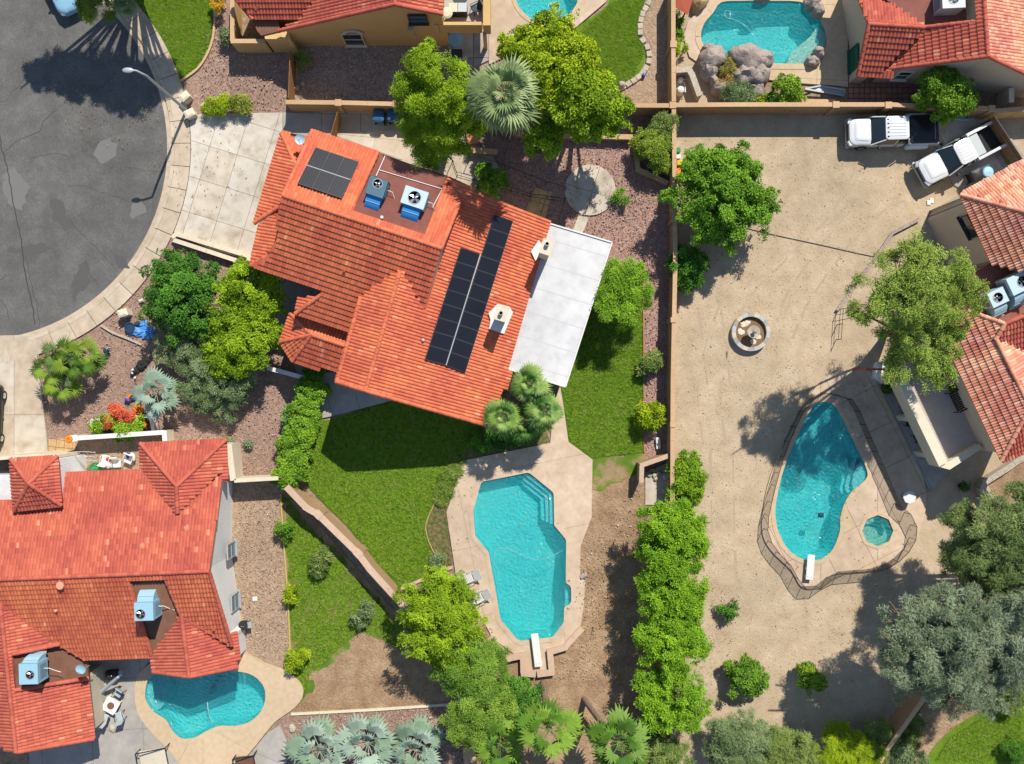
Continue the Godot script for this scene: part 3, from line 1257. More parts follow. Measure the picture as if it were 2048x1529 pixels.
	for s in [-1, 1]:
		var mr = MB.new()
		mr.loft([rring(.14, .2, 1.08, .05, cab0 - .42), rring(.16, .24, 1.18, .06, cab0 - .42), rring(.12, .2, 1.3, .05, cab0 - .42)])
		for i in mr.v.size():
			mr.v[i].z += s * (w / 2 + .14)
		part(root, "mirror", mr.smooth(50), M.black, false)
		var hl = MB.new()
		hl.box(Vector3(nose - .12, .86, s * .72), Vector3(.2, .2, .34), Basis(Vector3.UP, -s * .3))
		part(root, "headlight", hl, M.chrome, false)
		var tl = MB.new()
		tl.box(Vector3(bx0 - .01, .95, s * (w / 2 - .08)), Vector3(.06, .36, .13))
		part(root, "tail_light", tl, M.red, false)
		var dh = MB.new()
		dh.box(Vector3(cm - .35, .98, s * (w / 2 + .012)), Vector3(.2, .04, .03))
		part(root, "door_handle", dh, M.black, false)
	var gr = MB.new()
	gr.box(Vector3(nose - .02, .86, 0), Vector3(.08, .26, 1.06))
	part(root, "grille", gr, M.black, false)
	for e in [[nose - .06, "bumper", M.metal_grey], [-nose - .03, "bumper", M.metal_grey]]:
		var bp = MB.new()
		bp.loft([rring(.2, w - .05, .46, .08, e[0]), rring(.24, w, .56, .1, e[0]), rring(.2, w - .05, .68, .08, e[0])])
		part(root, e[1], bp.smooth(50), e[2], false)
	for x in [nose - 1.0, -nose + 1.15]:
		for s in [-1, 1]:
			wheel(root, x, s * (w / 2 - .13), .38, .26)
	return root

func car(called, label, paint, L = 4.4):
	var root = thing(called, label, "car", Vector3())
	var w = 1.78
	var b = MB.new()
	b.loft([rring(L - .2, w - .14, .28, .4), rring(L, w, .5, .55), rring(L, w, .72, .6), rring(L - .15, w - .1, .88, .6), rring(L - .7, w - .35, .98, .5)])
	part(root, "body", b.smooth(45), paint, false)
	var g = MB.new()
	g.loft([rring(L * .62, w - .26, .93, .3, -.15), rring(L * .40, w - .5, 1.38, .3, -.2)])
	part(root, "windows", g.smooth(30), M.glass, false)
	var r = MB.new()
	r.loft([rring(L * .42, w - .46, 1.36, .32, -.2), rring(L * .38, w - .55, 1.43, .3, -.2), rring(L * .25, w - .9, 1.46, .2, -.2)])
	part(root, "roof", r.smooth(45), paint, false)
	for s in [-1, 1]:
		var m = MB.new()
		m.blob(Vector3(.55, .98, s * (w / 2 + .08)), Vector3(.1, .08, .11), 5, .1, 6, 8)
		part(root, "mirror", m.smooth(80), paint, false)
		var h = MB.new()
		h.blob(Vector3(L / 2 - .22, .72, s * (w / 2 - .3)), Vector3(.22, .09, .2), 6, .05, 6, 10)
		part(root, "headlight", h.smooth(80), M.chrome, false)
		var t = MB.new()
		t.box(Vector3(-L / 2 + .1, .78, s * (w / 2 - .28)), Vector3(.14, .14, .34))
		part(root, "tail_light", t, M.red, false)
		for x in [L / 2 - .85, -L / 2 + .8]:
			wheel(root, x, s * (w / 2 - .1), .33, .22)
	return root

func ac_unit(called, label, at, turn, s, o):
	# rooftop cooler: casing with a recessed fan, and a barrel-shaped duct that bends down to the roof
	var root = thing(called, label, "air conditioner", at, turn, o.get("group", ""))
	var m = o.get("m", M.ac_pale)
	var R = o.get("fan", .36)
	var fx = o.get("fx", 0.0)
	var fz = o.get("fz", 0.0)
	var mb = MB.new()
	var hole = PackedVector2Array()
	for i in 20:
		hole.append(Vector2(fx + cos(TAU * i / 20) * R, fz + sin(TAU * i / 20) * R))
	var top = PackedVector2Array([Vector2(-s.x / 2, -s.z / 2), Vector2(s.x / 2, -s.z / 2), Vector2(s.x / 2, s.z / 2), Vector2(-s.x / 2, s.z / 2)])
	for p in cut([top], hole):
		mb.prism(p, s.y, s.y)
	mb.sides(top, .06, s.y)
	var lipp = PackedVector2Array([Vector2(-s.x / 2 - .015, -s.z / 2 - .015), Vector2(s.x / 2 + .015, -s.z / 2 - .015), Vector2(s.x / 2 + .015, s.z / 2 + .015), Vector2(-s.x / 2 - .015, s.z / 2 + .015)])
	mb.sides(lipp, s.y - .07, s.y - .006)
	var case = part(root, "casing", mb, m, false)
	var wl = MB.new()
	wl.sides(hole, s.y - .32, s.y, true)
	wl.lathe(Vector3(fx, 0, fz), [[R, s.y - .32], [.01, s.y - .32]], 16)
	part(root, "fan_well", wl, M.black, false)
	var rg = MB.new()
	for i in 24:
		var a = TAU * i / 24
		var b = TAU * (i + 1) / 24
		rg.bar(Vector3(fx + cos(a) * R, s.y + .01, fz + sin(a) * R), Vector3(fx + cos(b) * R, s.y + .01, fz + sin(b) * R), .035, .03)
	part(root, "fan_ring", rg, M.metal_grey, false)
	for i in 4:
		var bl = MB.new()
		var a = TAU * i / 4 + .5
		var d = Vector3(cos(a), 0, sin(a))
		var t = Vector3(-sin(a), 0, cos(a))
		var c = Vector3(fx, s.y - .16, fz)
		bl.quad(c + d * .05 - t * .03, c + d * R * .88 - t * R * .34 + Vector3.UP * .05, c + d * R * .88 + t * R * .3 - Vector3.UP * .04, c + d * .05 + t * .03, Vector3.UP)
		part(root, "fan_blade", bl, M.chrome, false)
	var lv = MB.new()
	for k in 5:
		for e in [-1, 1]:
			lv.box(Vector3(e * (s.x / 2 + .012), s.y * (.25 + .12 * k), 0), Vector3(.02, .05, s.z * .7))
	part(root, "louvre", lv, o.get("dark", M.ac_dark), false)
	for k in [[-1, -1], [1, -1], [1, 1], [-1, 1]]:
		var f = MB.new()
		f.box(Vector3(k[0] * (s.x / 2 - .08), .0, k[1] * (s.z / 2 - .08)), Vector3(.12, .14, .12))
		part(root, "foot", f, M.metal_grey, false)
	if o.has("duct"):
		var dz = o.duct        # length of the barrel along +z (negative: -z)
		var sg = signf(dz)
		var l = absf(dz)
		var dw = s.x * o.get("dw", .8)
		var du = MB.new()
		var prof = []
		for i in 9:
			var a = PI / 2 * i / 8
			prof.append(Vector2(sin(a) * l, cos(a) * s.y * .82))
		for i in 8:
			var n0 = Vector3(0, prof[i].y / (s.y * .82), sg * prof[i].x / l)
			var n1 = Vector3(0, prof[i + 1].y / (s.y * .82), sg * prof[i + 1].x / l)
			var z0 = sg * (s.z / 2 + prof[i].x)
			var z1 = sg * (s.z / 2 + prof[i + 1].x)
			du.quadn(Vector3(-dw / 2, prof[i].y, z0), Vector3(dw / 2, prof[i].y, z0), Vector3(dw / 2, prof[i + 1].y, z1), Vector3(-dw / 2, prof[i + 1].y, z1), n0, n0, n1, n1)
			for e in [-1, 1]:
				du.quad(Vector3(e * dw / 2, prof[i].y, z0), Vector3(e * dw / 2, prof[i + 1].y, z1), Vector3(e * dw / 2, 0, z1), Vector3(e * dw / 2, 0, z0), Vector3(e, 0, 0))
		part(root, "duct", du, o.get("dm", M.duct_blue), false)
		var fl = MB.new()
		fl.box(Vector3(0, .03, sg * (s.z / 2 + l + .04)), Vector3(dw + .1, .08, .14))
		for i in [2, 5]:
			fl.bar(Vector3(-dw / 2 - .01, prof[i].y + .012, sg * (s.z / 2 + prof[i].x)), Vector3(dw / 2 + .01, prof[i].y + .012, sg * (s.z / 2 + prof[i].x)), .03, .02)
		part(root, "duct_flange", fl, M.metal_grey, false)
	var pp = MB.new()
	pp.tube([Vector3(s.x / 2, s.y * .4, -.1), Vector3(s.x / 2 + .3, s.y * .4, -.1), Vector3(s.x / 2 + .5, .08, .2), Vector3(s.x / 2 + .8, .06, .3)], .022, .022, 6)
	part(root, "pipe", pp, M.frame_white, false)
	return root

func pool(called, label, outline, o = {}):
	# a basin sunk in the ground, with coping and water
	var c = Vector2()
	for p in outline:
		c += p
	c /= outline.size()
	var root = thing(called, label, o.get("category", "swimming pool"), Vector3(c.x, 0, c.y))
	var y1 = o.get("rim", .19)
	var shallow = o.get("shallow", 1.1)
	var deep = o.get("deep", 1.9)
	var dir = o.get("dir", Vector2(0, 1))
	var lo = 1e9
	var hi = -1e9
	for p in outline:
		lo = minf(lo, p.dot(dir))
		hi = maxf(hi, p.dot(dir))
	var mb = MB.new()
	mb.prism(outline, -1.0, -1.0)
	mb.sides(outline, -1.0, y1 - .18, true)
	for i in mb.v.size():
		if mb.v[i].y < -.9:
			var t = smoothstep(.15, .8, (Vector2(mb.v[i].x, mb.v[i].z).dot(dir) - lo) / (hi - lo))
			mb.v[i].y = -lerpf(shallow, deep, t)
	part(root, "basin", mb, o.get("plaster", M.plaster))
	var tm = MB.new()
	tm.sides(outline, y1 - .18, y1 - .02, true)
	part(root, "waterline_tiles", tm, M.pool_tile)
	var outer = Geometry2D.offset_polygon(outline, o.get("coping", .3))[0]
	# coping stones
	var m = outline.size()
	var cw = o.get("coping", .3)
	var run = PackedVector2Array(outline)
	var per = 0.0
	for i in m:
		per += run[i].distance_to(run[(i + 1) % m])
	var s = 1.0 if not Geometry2D.is_polygon_clockwise(run) else -1.0
	var acc = 0.0
	var piece = o.get("stone", .9)
	var path = [run[0]]
	var segs = []
	for i in m:
		var a = run[i]
		var b = run[(i + 1) % m]
		var l = a.distance_to(b)
		var t = 0.0
		while l - t > piece - acc:
			t += piece - acc
			acc = 0.0
			var q = a.lerp(b, t / l)
			path.append(q)
			segs.append(path)
			path = [q]
		acc += l - t
		path.append(b)
	segs.append(path)
	for sg in segs:
		if sg.size() < 2:
			continue
		var inner = PackedVector2Array()
		var out = PackedVector2Array()
		for i in sg.size():
			var d = (sg[mini(i + 1, sg.size() - 1)] - sg[maxi(i - 1, 0)])
			if d.length() < 1e-4:
				continue
			d = d.normalized()
			var nrm = Vector2(d.y, -d.x) * s
			inner.append(sg[i] - nrm * .03)
			out.append(sg[i] + nrm * cw)
		if inner.size() < 2:
			continue
		var cb = MB.new()
		for i in inner.size() - 1:
			var e = 0.004
			var p = [Vector3(inner[i].x, y1, inner[i].y), Vector3(inner[i + 1].x, y1, inner[i + 1].y), Vector3(out[i + 1].x, y1, out[i + 1].y), Vector3(out[i].x, y1, out[i].y)]
			cb.quad(p[0], p[1], p[2], p[3], Vector3.UP)
			cb.quad(p[0], p[1], p[1] - Vector3.UP * .07, p[0] - Vector3.UP * .07, Vector3(-s, 0, 0) if false else p[0] - p[3])
			cb.quad(p[3], p[2], p[2] - Vector3.UP * .06, p[3] - Vector3.UP * .06, p[3] - p[0])
		part(root, "coping_stone", cb, o.get("coping_mat", M.deck_cream))
	var wm = MB.new()
	wm.prism(outline, 0, 0.0)
	for i in wm.v.size():
		wm.v[i].y = y1 - .12
	part(root, "water", wm, o.get("water", M.water))
	var vm = MB.new()   # the body of the water in layers, deeper water showing more of its colour
	for k in 4:
		var lay = MB.new()
		lay.prism(Geometry2D.offset_polygon(outline, -.004 * (k + 1))[0], 0, 0.0)
		for i in lay.v.size():
			lay.v[i].y = -.45 - .42 * k
		vm.v.append_array(lay.v)
		vm.n.append_array(lay.n)
	if deep > 1.0:
		part(root, "water_depth", vm, M.water_body)
	return root

func pool_step(root, outline, y, m, called = "step"):
	var mb = MB.new()
	mb.prism(outline, -1.6, y)
	return part(root, called, mb, m)

func hose_run(called, label, category, pts, r, m):   # pts: [x, y, height]
	var w = []
	var q = PackedVector2Array()
	for p in pts:
		var a = P(p[0], p[1], p[2])
		q.append(Vector2(a.x, a.z))
	var c = catmull(q, false, 6)
	for i in c.size():
		var t = float(i) / 6.0
		var k = mini(int(t), pts.size() - 2)
		w.append(Vector3(c[i].x, lerpf(pts[k][2], pts[k + 1][2], t - k), c[i].y))
	var mb = MB.new()
	mb.tube(w, r, r, 6)
	return solo(called, mb, m, w[0], label, category)

func boulder(label, c, s, seed_n, m = M.rock, group = "", turn = 0.0, called = "boulder"):
	var at = P(c[0], c[1], 0.0)
	var mb = MB.new()
	mb.blob(at + Vector3.UP * s.y * .55, s, seed_n, .26, 11, 18, Basis(Vector3.UP, turn))
	for i in mb.v.size():
		mb.v[i].y = maxf(mb.v[i].y, -.05)
	return solo(called, mb.smooth(75), m, at, label, "boulder" if called == "boulder" else "stone", group)

func lounger(label):
	var root = thing("sun_lounger", label, "sun lounger", Vector3(), 0.0, "loungers beside the pool")
	for s in [-1, 1]:
		var r = MB.new()
		r.bar(Vector3(-.95, .3, s * .3), Vector3(.35, .3, s * .3), .05, .05)
		r.bar(Vector3(.35, .3, s * .3), Vector3(.95, .72, s * .3), .05, .05)
		part(root, "rail", r, M.white, false)
		for x in [-.75, .25]:
			var g = MB.new()
			g.bar(Vector3(x, 0, s * .3), Vector3(x, .3, s * .3), .05, .05)
			part(root, "leg", g, M.white, false)
		var a = MB.new()
		a.tube([Vector3(.05, .3, s * .34), Vector3(.1, .52, s * .36), Vector3(.45, .54, s * .36), Vector3(.55, .44, s * .34)], .022, .022, 6)
		part(root, "armrest", a, M.metal_grey, false)
	for i in 13:
		var sl = MB.new()
		sl.box(Vector3(-.92 + i * .1, .33, 0), Vector3(.075, .02, .62))
		part(root, "slat", sl, M.white, false)
	for i in 7:
		var sl = MB.new()
		var t = (i + .5) / 7
		sl.box(Vector3(lerpf(.37, .95, t), lerpf(.33, .74, t), 0), Vector3(.08, .02, .62), Basis(Vector3.BACK, atan2(.42, .6)))
		part(root, "slat", sl, M.white, false)
	return root

func diving_board(called, label, tip, butt, y):
	var a = P(tip[0], tip[1], y)
	var b = P(butt[0], butt[1], y)
	var root = thing(called, label, "diving board", Vector3(b.x, 0, b.z), yaw(a.x - b.x, a.z - b.z))
	var l = a.distance_to(b)
	var mb = MB.new()
	mb.box(Vector3(l / 2, y, 0), Vector3(l, .06, .48))
	mb.box(Vector3(l / 2, y + .032, 0), Vector3(l - .1, .01, .40))
	part(root, "board", mb, M.white, false)
	for x in [.15, l * .42]:
		var s = MB.new()
		s.box(Vector3(x, (y - .03) / 2 + .06, 0), Vector3(.2, y - .15, .42))
		part(root, "stand", s, M.frame_white, false)
	for s in [-1, 1]:
		var k = MB.new()
		k.lathe(Vector3(.2, y + .03, s * .12), [[.03, 0], [.03, .03], [.0, .03]], 8)
		part(root, "bolt", k, M.metal_grey, false)
	return root

func bin(label, at, turn, m, lid, group = ""):
	var root = thing("wheelie_bin", label, "trash bin", at, turn, group)
	var b = MB.new()
	b.loft([rring(.52, .56, .06, .07), rring(.66, .64, .9, .08), rring(.74, .72, 1.0, .09)])
	part(root, "bin_body", b.smooth(40), m, false)
	var l = MB.new()
	l.loft([rring(.76, .74, 1.0, .1), rring(.76, .74, 1.05, .1), rring(.5, .5, 1.11, .1)])
	part(root, "lid", l.smooth(30), lid, false)
	var h = MB.new()
	h.tube([Vector3(-.38, .98, -.25), Vector3(-.45, 1.0, -.25), Vector3(-.45, 1.0, .25), Vector3(-.38, .98, .25)], .02, .02, 6)
	part(root, "handle", h, m, false)
	for s in [-1, 1]:
		var w = MB.new()
		w.lathe(Vector3(), [[.01, -.03], [.13, -.03], [.13, .03], [.01, .03]], 12)
		var k = part(root, "wheel", w, M.rubber, false)
		k.transform = Transform3D(Basis(Vector3.RIGHT, PI / 2), Vector3(-.3, .13, s * .3))
	return root

func garden_chair(label, m, seat_m, group):
	var root = thing("garden_chair", label, "chair", Vector3(), 0.0, group)
	for s in [-1, 1]:
		for x in [-.24, .24]:
			var g = MB.new()
			g.bar(Vector3(x, 0, s * .25), Vector3(x * .9, .42, s * .24), .03, .03)
			part(root, "leg", g, m, false)
		var a = MB.new()
		a.tube([Vector3(.25, .42, s * .28), Vector3(.24, .64, s * .29), Vector3(-.22, .64, s * .29), Vector3(-.3, .5, s * .26)], .02, .02, 6)
		part(root, "armrest", a, m, false)
	var st = MB.new()
	st.loft([rring(.52, .52, .41, .06), rring(.54, .54, .45, .08), rring(.46, .46, .49, .08)])
	part(root, "seat", st.smooth(40), seat_m, false)
	var bk = MB.new()
	bk.box(Vector3(-.33, .74, 0), Vector3(.06, .6, .5), Basis(Vector3.BACK, .28))
	part(root, "backrest", bk, seat_m, false)
	return root

func mesh_fence(called, label, pts, h, step):   # posts and see-through panels along surveyed ground points
	var a = W(pts[0][0], pts[0][1])
	var root = thing(called, label, "fence", Vector3(a.x, 0, a.y))
	var q = PackedVector2Array()
	for p in pts:
		q.append(W(p[0], p[1]))
	q = catmull(q, false, 8)
	var posts = [q[0]]
	var acc = 0.0
	for i in q.size() - 1:
		acc += q[i].distance_to(q[i + 1])
		if acc >= step:
			posts.append(q[i + 1])
			acc = 0.0
	if posts[-1].distance_to(q[-1]) > step * .4:
		posts.append(q[-1])
	for i in posts.size():
		var p = posts[i]
		var mb = MB.new()
		mb.tube([Vector3(p.x, 0, p.y), Vector3(p.x, h + .03, p.y)], .022, .02, 6)
		part(root, "post", mb, M.black)
		if i + 1 < posts.size():
			var r = posts[i + 1]
			var d = (r - p).normalized() * .025
			var g = MB.new()
			g.quad(Vector3(p.x + d.x, .05, p.y + d.y), Vector3(r.x - d.x, .05, r.y - d.y), Vector3(r.x - d.x, h, r.y - d.y), Vector3(p.x + d.x, h, p.y + d.y), Vector3(-d.y, 0, d.x))
			var pn = part(root, "mesh_panel", g, M.mesh_fence)
			var t = MB.new()
			t.bar(Vector3(p.x + d.x, h, p.y + d.y), Vector3(r.x - d.x, h, r.y - d.y), .03, .03)
			part(pn, "hem", t, M.black)
	return root

func wire_fence(called, label, pts, h, step, m, rails):
	var a = W(pts[0][0], pts[0][1])
	var root = thing(called, label, "fence", Vector3(a.x, 0, a.y))
	for k in pts.size() - 1:
		var p = W(pts[k][0], pts[k][1])
		var q = W(pts[k + 1][0], pts[k + 1][1])
		var n = maxi(1, roundi(p.distance_to(q) / step))
		for i in n + (1 if k == pts.size() - 2 else 0):
			var c = p.lerp(q, float(i) / n)
			var mb = MB.new()
			mb.tube([Vector3(c.x, 0, c.y), Vector3(c.x, h, c.y)], .025, .025, 6)
			part(root, "post", mb, m)
		for y in rails:
			var mb = MB.new()
			mb.tube([Vector3(p.x, y, p.y), Vector3(q.x, y, q.y)], .018, .018, 5)
			part(root, "rail", mb, m)
	return root

func vent(called, label, x, y, pl, m, r = .06, h = .28, cap_on = true):
	var p = hit(x, y, pl)
	var mb = MB.new()
	mb.lathe(p - Vector3.UP * .1, [[r * 1.9, .08], [r, .16], [r, h + .1], [0, h + .1]], 10)
	if cap_on:
		mb.lathe(p + Vector3.UP * h, [[r * 1.5, -.04], [r * 1.5, .03], [0, .05]], 10)
	return solo(called, mb, m, p, label, "roof vent")

func solar(called, label, pl, quad, nx, ny, o = {}):
	var n = pl.normal
	var at = hit((quad[0] + quad[4]) / 2.0, (quad[1] + quad[5]) / 2.0, pl)
	var root = thing(called, label, "solar panels", at)
	var c = []
	var up = Plane(n, pl.d + .27)
	for k in 4:
		c.append(hit(quad[k * 2], quad[k * 2 + 1], up))
	var g = .022
	for i in nx:
		for j in ny:
			var q = []
			for k in [[0, 0], [1, 0], [1, 1], [0, 1]]:
				var u = (i + (g / 2.0 if k[0] == 0 else 1.0 - g / 2.0)) / nx
				var v = (j + (g / 2.0 if k[1] == 0 else 1.0 - g / 2.0)) / ny
				q.append(c[0].lerp(c[1], u).lerp(c[3].lerp(c[2], u), v))
			var mb = MB.new()
			mb.hexa([q[0] - n * .04, q[1] - n * .04, q[2] - n * .04, q[3] - n * .04], q)
			var p = part(root, "panel", mb, M.panel_edge)
			var f = MB.new()
			var m = (q[0] + q[1] + q[2] + q[3]) / 4
			var s = []
			for k in 4:
				s.append(m + (q[k] - m) * .95 + n * .004)
			f.quad(s[0], s[1], s[2], s[3], n)
			part(p, "cells", f, M.panel)
			if o.get("lines", false):
				var b = MB.new()
				for t in [.17, .33, .5, .67, .83]:
					var a0 = s[0].lerp(s[1], t)
					var a1 = s[3].lerp(s[2], t)
					b.bar(a0 + n * .003, a1 + n * .003, .006, .003)
				part(p, "busbars", b, M.panel_line)
	var r = MB.new()
	if o.get("across", false):
		r.bar(c[0].lerp(c[3], .5) + n * .01, c[1].lerp(c[2], .5) + n * .01, .045, .02)
	if o.get("down", false):
		r.bar(c[1] + n * .01, c[2] + n * .01, .05, .02)
	for t in [.15, .85]:
		r.bar(c[0].lerp(c[3], t) - n * .1, c[1].lerp(c[2], t) - n * .1, .05, .1)
	part(root, "mounting_rail", r, M.metal_grey)
	return root

func _ready():
	# ------------------------------------------------------------ camera, sky, sun, exposure
	var cam = Camera3D.new()
	cam.name = "camera"
	cam.position = Vector3(0, H, 0)
	cam.rotation = Vector3(-PI / 2, 0, 0)
	cam.fov = rad_to_deg(2.0 * atan(764.5 / F))
	cam.near = 0.5
	cam.far = 2500.0
	add_child(cam)
	cam.current = true
	var env = Environment.new()
	env.background_mode = Environment.BG_SKY
	var sky = Sky.new()
	var sm = ProceduralSkyMaterial.new()
	sm.sky_top_color = lin(.17, .27, .46)
	sm.sky_horizon_color = lin(.60, .64, .66)
	sm.sky_curve = 0.18
	sm.ground_bottom_color = Color(0.45, 0.38, 0.31)
	sm.ground_horizon_color = Color(0.70, 0.72, 0.74)
	sky.sky_material = sm
	env.sky = sky
	env.background_energy_multiplier = 0.85
	env.tonemap_mode = Environment.TONE_MAPPER_LINEAR
	env.tonemap_exposure = 1.25
	env.sdfgi_enabled = true
	env.ssao_enabled = true
	env.ssil_enabled = true
	var we = WorldEnvironment.new()
	we.name = "environment"
	we.environment = env
	add_child(we)
	var sun = DirectionalLight3D.new()
	sun.name = "sun"
	sun.light_energy = 1.55
	sun.light_color = Color(1.0, 0.965, 0.91)
	sun.light_angular_distance = 0.5
	sun.shadow_enabled = true
	var el = deg_to_rad(50.0)
	add_child(sun)
	sun.look_at_from_position(Vector3(), Vector3(-.4 * cos(el), -sin(el), .9165 * cos(el)), Vector3.UP)
	rng.seed = 20240
	materials()
	ground()
	pools()
	houses()
	walls()
	things_on_roofs()
	vehicles_and_street()
	yards()
	greenery()

var pool_main
var pool_right
var pool_left
var pool_north
var pool_rocky
var spa

func circle(x, y, r, m = 48):
	var o = PackedVector2Array()
	for i in m:
		var a = TAU * i / m
		o.append(W(x + cos(a) * r, y + sin(a) * r))
	return o

func arc_px(x, y, r, a0, a1, m):
	var o = []
	for i in m + 1:
		var a = lerpf(a0, a1, float(i) / m)
		o.append_array([x + cos(a) * r, y + sin(a) * r])
	return o

func ground():
	pool_main = Geometry2D.offset_polygon(Geometry2D.offset_polygon(gw([962, 963, 1058, 944, 1108, 985, 1109, 1050, 1133, 1079, 1132, 1165, 1143, 1172, 1143, 1209, 1129, 1213, 1128, 1245, 1105, 1275, 1037, 1282, 1001, 1240, 985, 1150, 977, 1105, 950, 1072, 946, 1021]), -.25, Geometry2D.JOIN_ROUND)[0], .25, Geometry2D.JOIN_ROUND)[0]
	pool_right = soft([1648, 803, 1668, 811, 1690, 848, 1713, 895, 1733, 940, 1730, 960, 1702, 985, 1688, 1008, 1680, 1035, 1679, 1062, 1664, 1100, 1640, 1119, 1608, 1120, 1576, 1101, 1556, 1066, 1549, 1030, 1551, 1000, 1562, 950, 1580, 900, 1608, 840, 1627, 811], 3)
	pool_left = soft([291, 1385, 300, 1355, 340, 1336, 400, 1336, 460, 1340, 500, 1346, 525, 1365, 533, 1390, 525, 1420, 500, 1444, 470, 1452, 440, 1452, 415, 1462, 390, 1475, 365, 1477, 345, 1461, 333, 1440, 310, 1425, 295, 1405], 3)
	pool_north = circle(1094, -18, 66, 40)
	pool_rocky = soft([1400, 75, 1407, 48, 1424, 28, 1441, 6, 1480, 3, 1540, 3, 1600, 5, 1622, 22, 1642, 45, 1653, 78, 1648, 102, 1632, 125, 1598, 130, 1540, 129, 1490, 128, 1440, 117, 1411, 100], 3)
	spa = circle(1754, 1061, 32, 8)
	holes = [pool_main, pool_right, pool_left, pool_north, pool_rocky, spa]
	sheet("ground", PackedVector2Array([Vector2(-400, -400), Vector2(400, -400), Vector2(400, 400), Vector2(-400, 400)]), M.ground)
	# the round end of the street
	var rc = [-52, 295]
	var road = gw(arc_px(rc[0], rc[1], 387, -1.0, 1.52, 40) + [-1200, 690, -1200, -300, 200, -300])
	var rd = sheet("road", road, M.asphalt)
	var lines = [[[-2, 265, 4, 300, 14, 335, 22, 385, 32, 435, 42, 480, 52, 560, 62, 600, 70, 650], .07], [[10, 302, 30, 285, 60, 272, 82, 260, 88, 240, 110, 222], .035], [[-5, 205, 15, 198, 30, 178, 55, 170, 80, 165], .025], [[135, 372, 165, 372, 195, 382, 225, 392, 262, 405], .02], [[60, 318, 85, 310, 125, 308, 138, 322], .02], [[255, 335, 285, 340, 325, 345], .02], [[135, 430, 150, 455, 180, 485, 205, 510, 235, 545], .02], [[52, 515, 60, 560, 75, 620, 78, 655], .03], [[0, 560, 12, 552, 20, 548], .03], [[0, 600, 8, 610, 14, 622, 18, 640], .03], [[170, 515, 180, 545, 195, 570], .02]]
	for l in lines:
		var q = catmull(gw(l[0]), false, 5)
		for i in q.size():
			q[i] += Vector2(rng.randf_range(-.05, .05), rng.randf_range(-.05, .05))
		var mb = MB.new()
		strip(mb, q, l[1], .010)
		part(rd, "crack", mb, M.crack)
	for q in [[120, 430, 1.1, .5, 1], [210, 300, .9, .6, 2], [60, 500, 1.6, .35, 3], [270, 420, .5, .5, 4], [160, 560, 1.3, .5, 5], [30, 380, .8, 1.4, 6], [240, 520, .6, .3, 7]]:
		var el_p = PackedVector2Array()
		for i in 14:
			el_p.append(W(q[0], q[1]) + Vector2(cos(TAU * i / 14) * q[2], sin(TAU * i / 14) * q[3]).rotated(q[4]))
		mb_stain(rd, ragged(el_p, .5, q[4]), .0085 + .0001 * q[4], M.road_dark if q[4] % 2 else M.road_pale, "stain")
	var gut = gw(arc_px(rc[0], rc[1], 398, -1.0, 1.52, 50))
	var gin = gw(arc_px(rc[0], rc[1], 386, -1.0, 1.52, 50))
	gin.reverse()
	gut.append_array(gin)
	sheet("gutter", gut, M.walk)
	# yards
	sheet("gravel_yard", gw([330, 100, 430, -60, 480, -60, 478, 80, 583, 93, 583, 230, 400, 232, 350, 190]), M.mauve)
	sheet("gravel_yard", gw([300, 480, 430, 480, 560, 550, 660, 760, 625, 860, 560, 970, 470, 960, 455, 870, 330, 880, 95, 900, 60, 680, 200, 640]), M.mauve)
	sheet("gravel_yard", gw([583, 90, 990, 90, 1010, 215, 583, 215]), M.dark_gravel)
	sheet("gravel_yard", gw([1190, 215, 1215, 180, 1285, 150, 1305, 100, 1285, 60, 1310, -60, 1347, -60, 1347, 232, 1190, 232]), M.brown_gravel)
	sheet("gravel_yard", gw([900, 228, 1347, 228, 1347, 960, 1270, 930, 1200, 500, 1100, 460, 930, 340]), M.mauve_red)
	sheet("sand_lot", gw([1346, 205, 1985, 214, 2200, 214, 2200, 1300, 1960, 1300, 1860, 1380, 1760, 1560, 1346, 1700]), M.sand)
	var lot = get_child(get_child_count() - 1)
	for q in [[[1690, 330, 1640, 420, 1560, 500, 1470, 600, 1420, 760, 1430, 900], 0], [[1840, 370, 1760, 400, 1680, 480, 1600, 590, 1560, 680], 1], [[1400, 480, 1420, 620, 1440, 800, 1445, 1000, 1450, 1180], 2]]:
		for sd in [-.75, .75]:
			var tr = catmull(gw(q[0]), false, 6)
			var sh = PackedVector2Array()
			for i in tr.size():
				var d = (tr[mini(i + 1, tr.size() - 1)] - tr[maxi(i - 1, 0)]).normalized()
				sh.append(tr[i] + Vector2(-d.y, d.x) * sd)
			var mb = MB.new()
			for i in range(0, sh.size() - 2, 3):
				if rng.randf() < .7:
					strip(mb, sh.slice(i, i + 3), rng.randf_range(.08, .2), level * .003 + .0012)
			part(lot, "wheel_track", mb, M.sand_dark)
	sheet("gravel_yard", gw([1346, -60, 1500, -60, 1500, 210, 1346, 210]), M.sand)
	sheet("gravel_yard", gw([440, 955, 575, 955, 580, 1180, 600, 1330, 470, 1340]), M.brown_gravel)
	sheet("dirt_yard", gw([1150, 950, 1346, 930, 1346, 1700, 900, 1700, 900, 1300, 1140, 1100]), M.dirt)
	sheet("gravel_yard", gw([560, 1420, 930, 1405, 940, 1640, 560, 1640]), M.mauve)
	sheet("soil", gw([1860, 1380, 2040, 1260, 2200, 1240, 2200, 1640, 1740, 1640]), M.dirt)
	sheet("soil", gw([1975, 965, 2060, 900, 2200, 870, 2200, 1100, 2020, 1060]), M.dirt)
	sheet("dirt_yard", soft([566, 990, 585, 990, 630, 1040, 690, 1110, 760, 1190, 815, 1250, 900, 1370, 925, 1405, 740, 1418, 588, 1424, 605, 1390, 600, 1340, 580, 1290, 572, 1180, 567, 1080], 4), M.dirt)
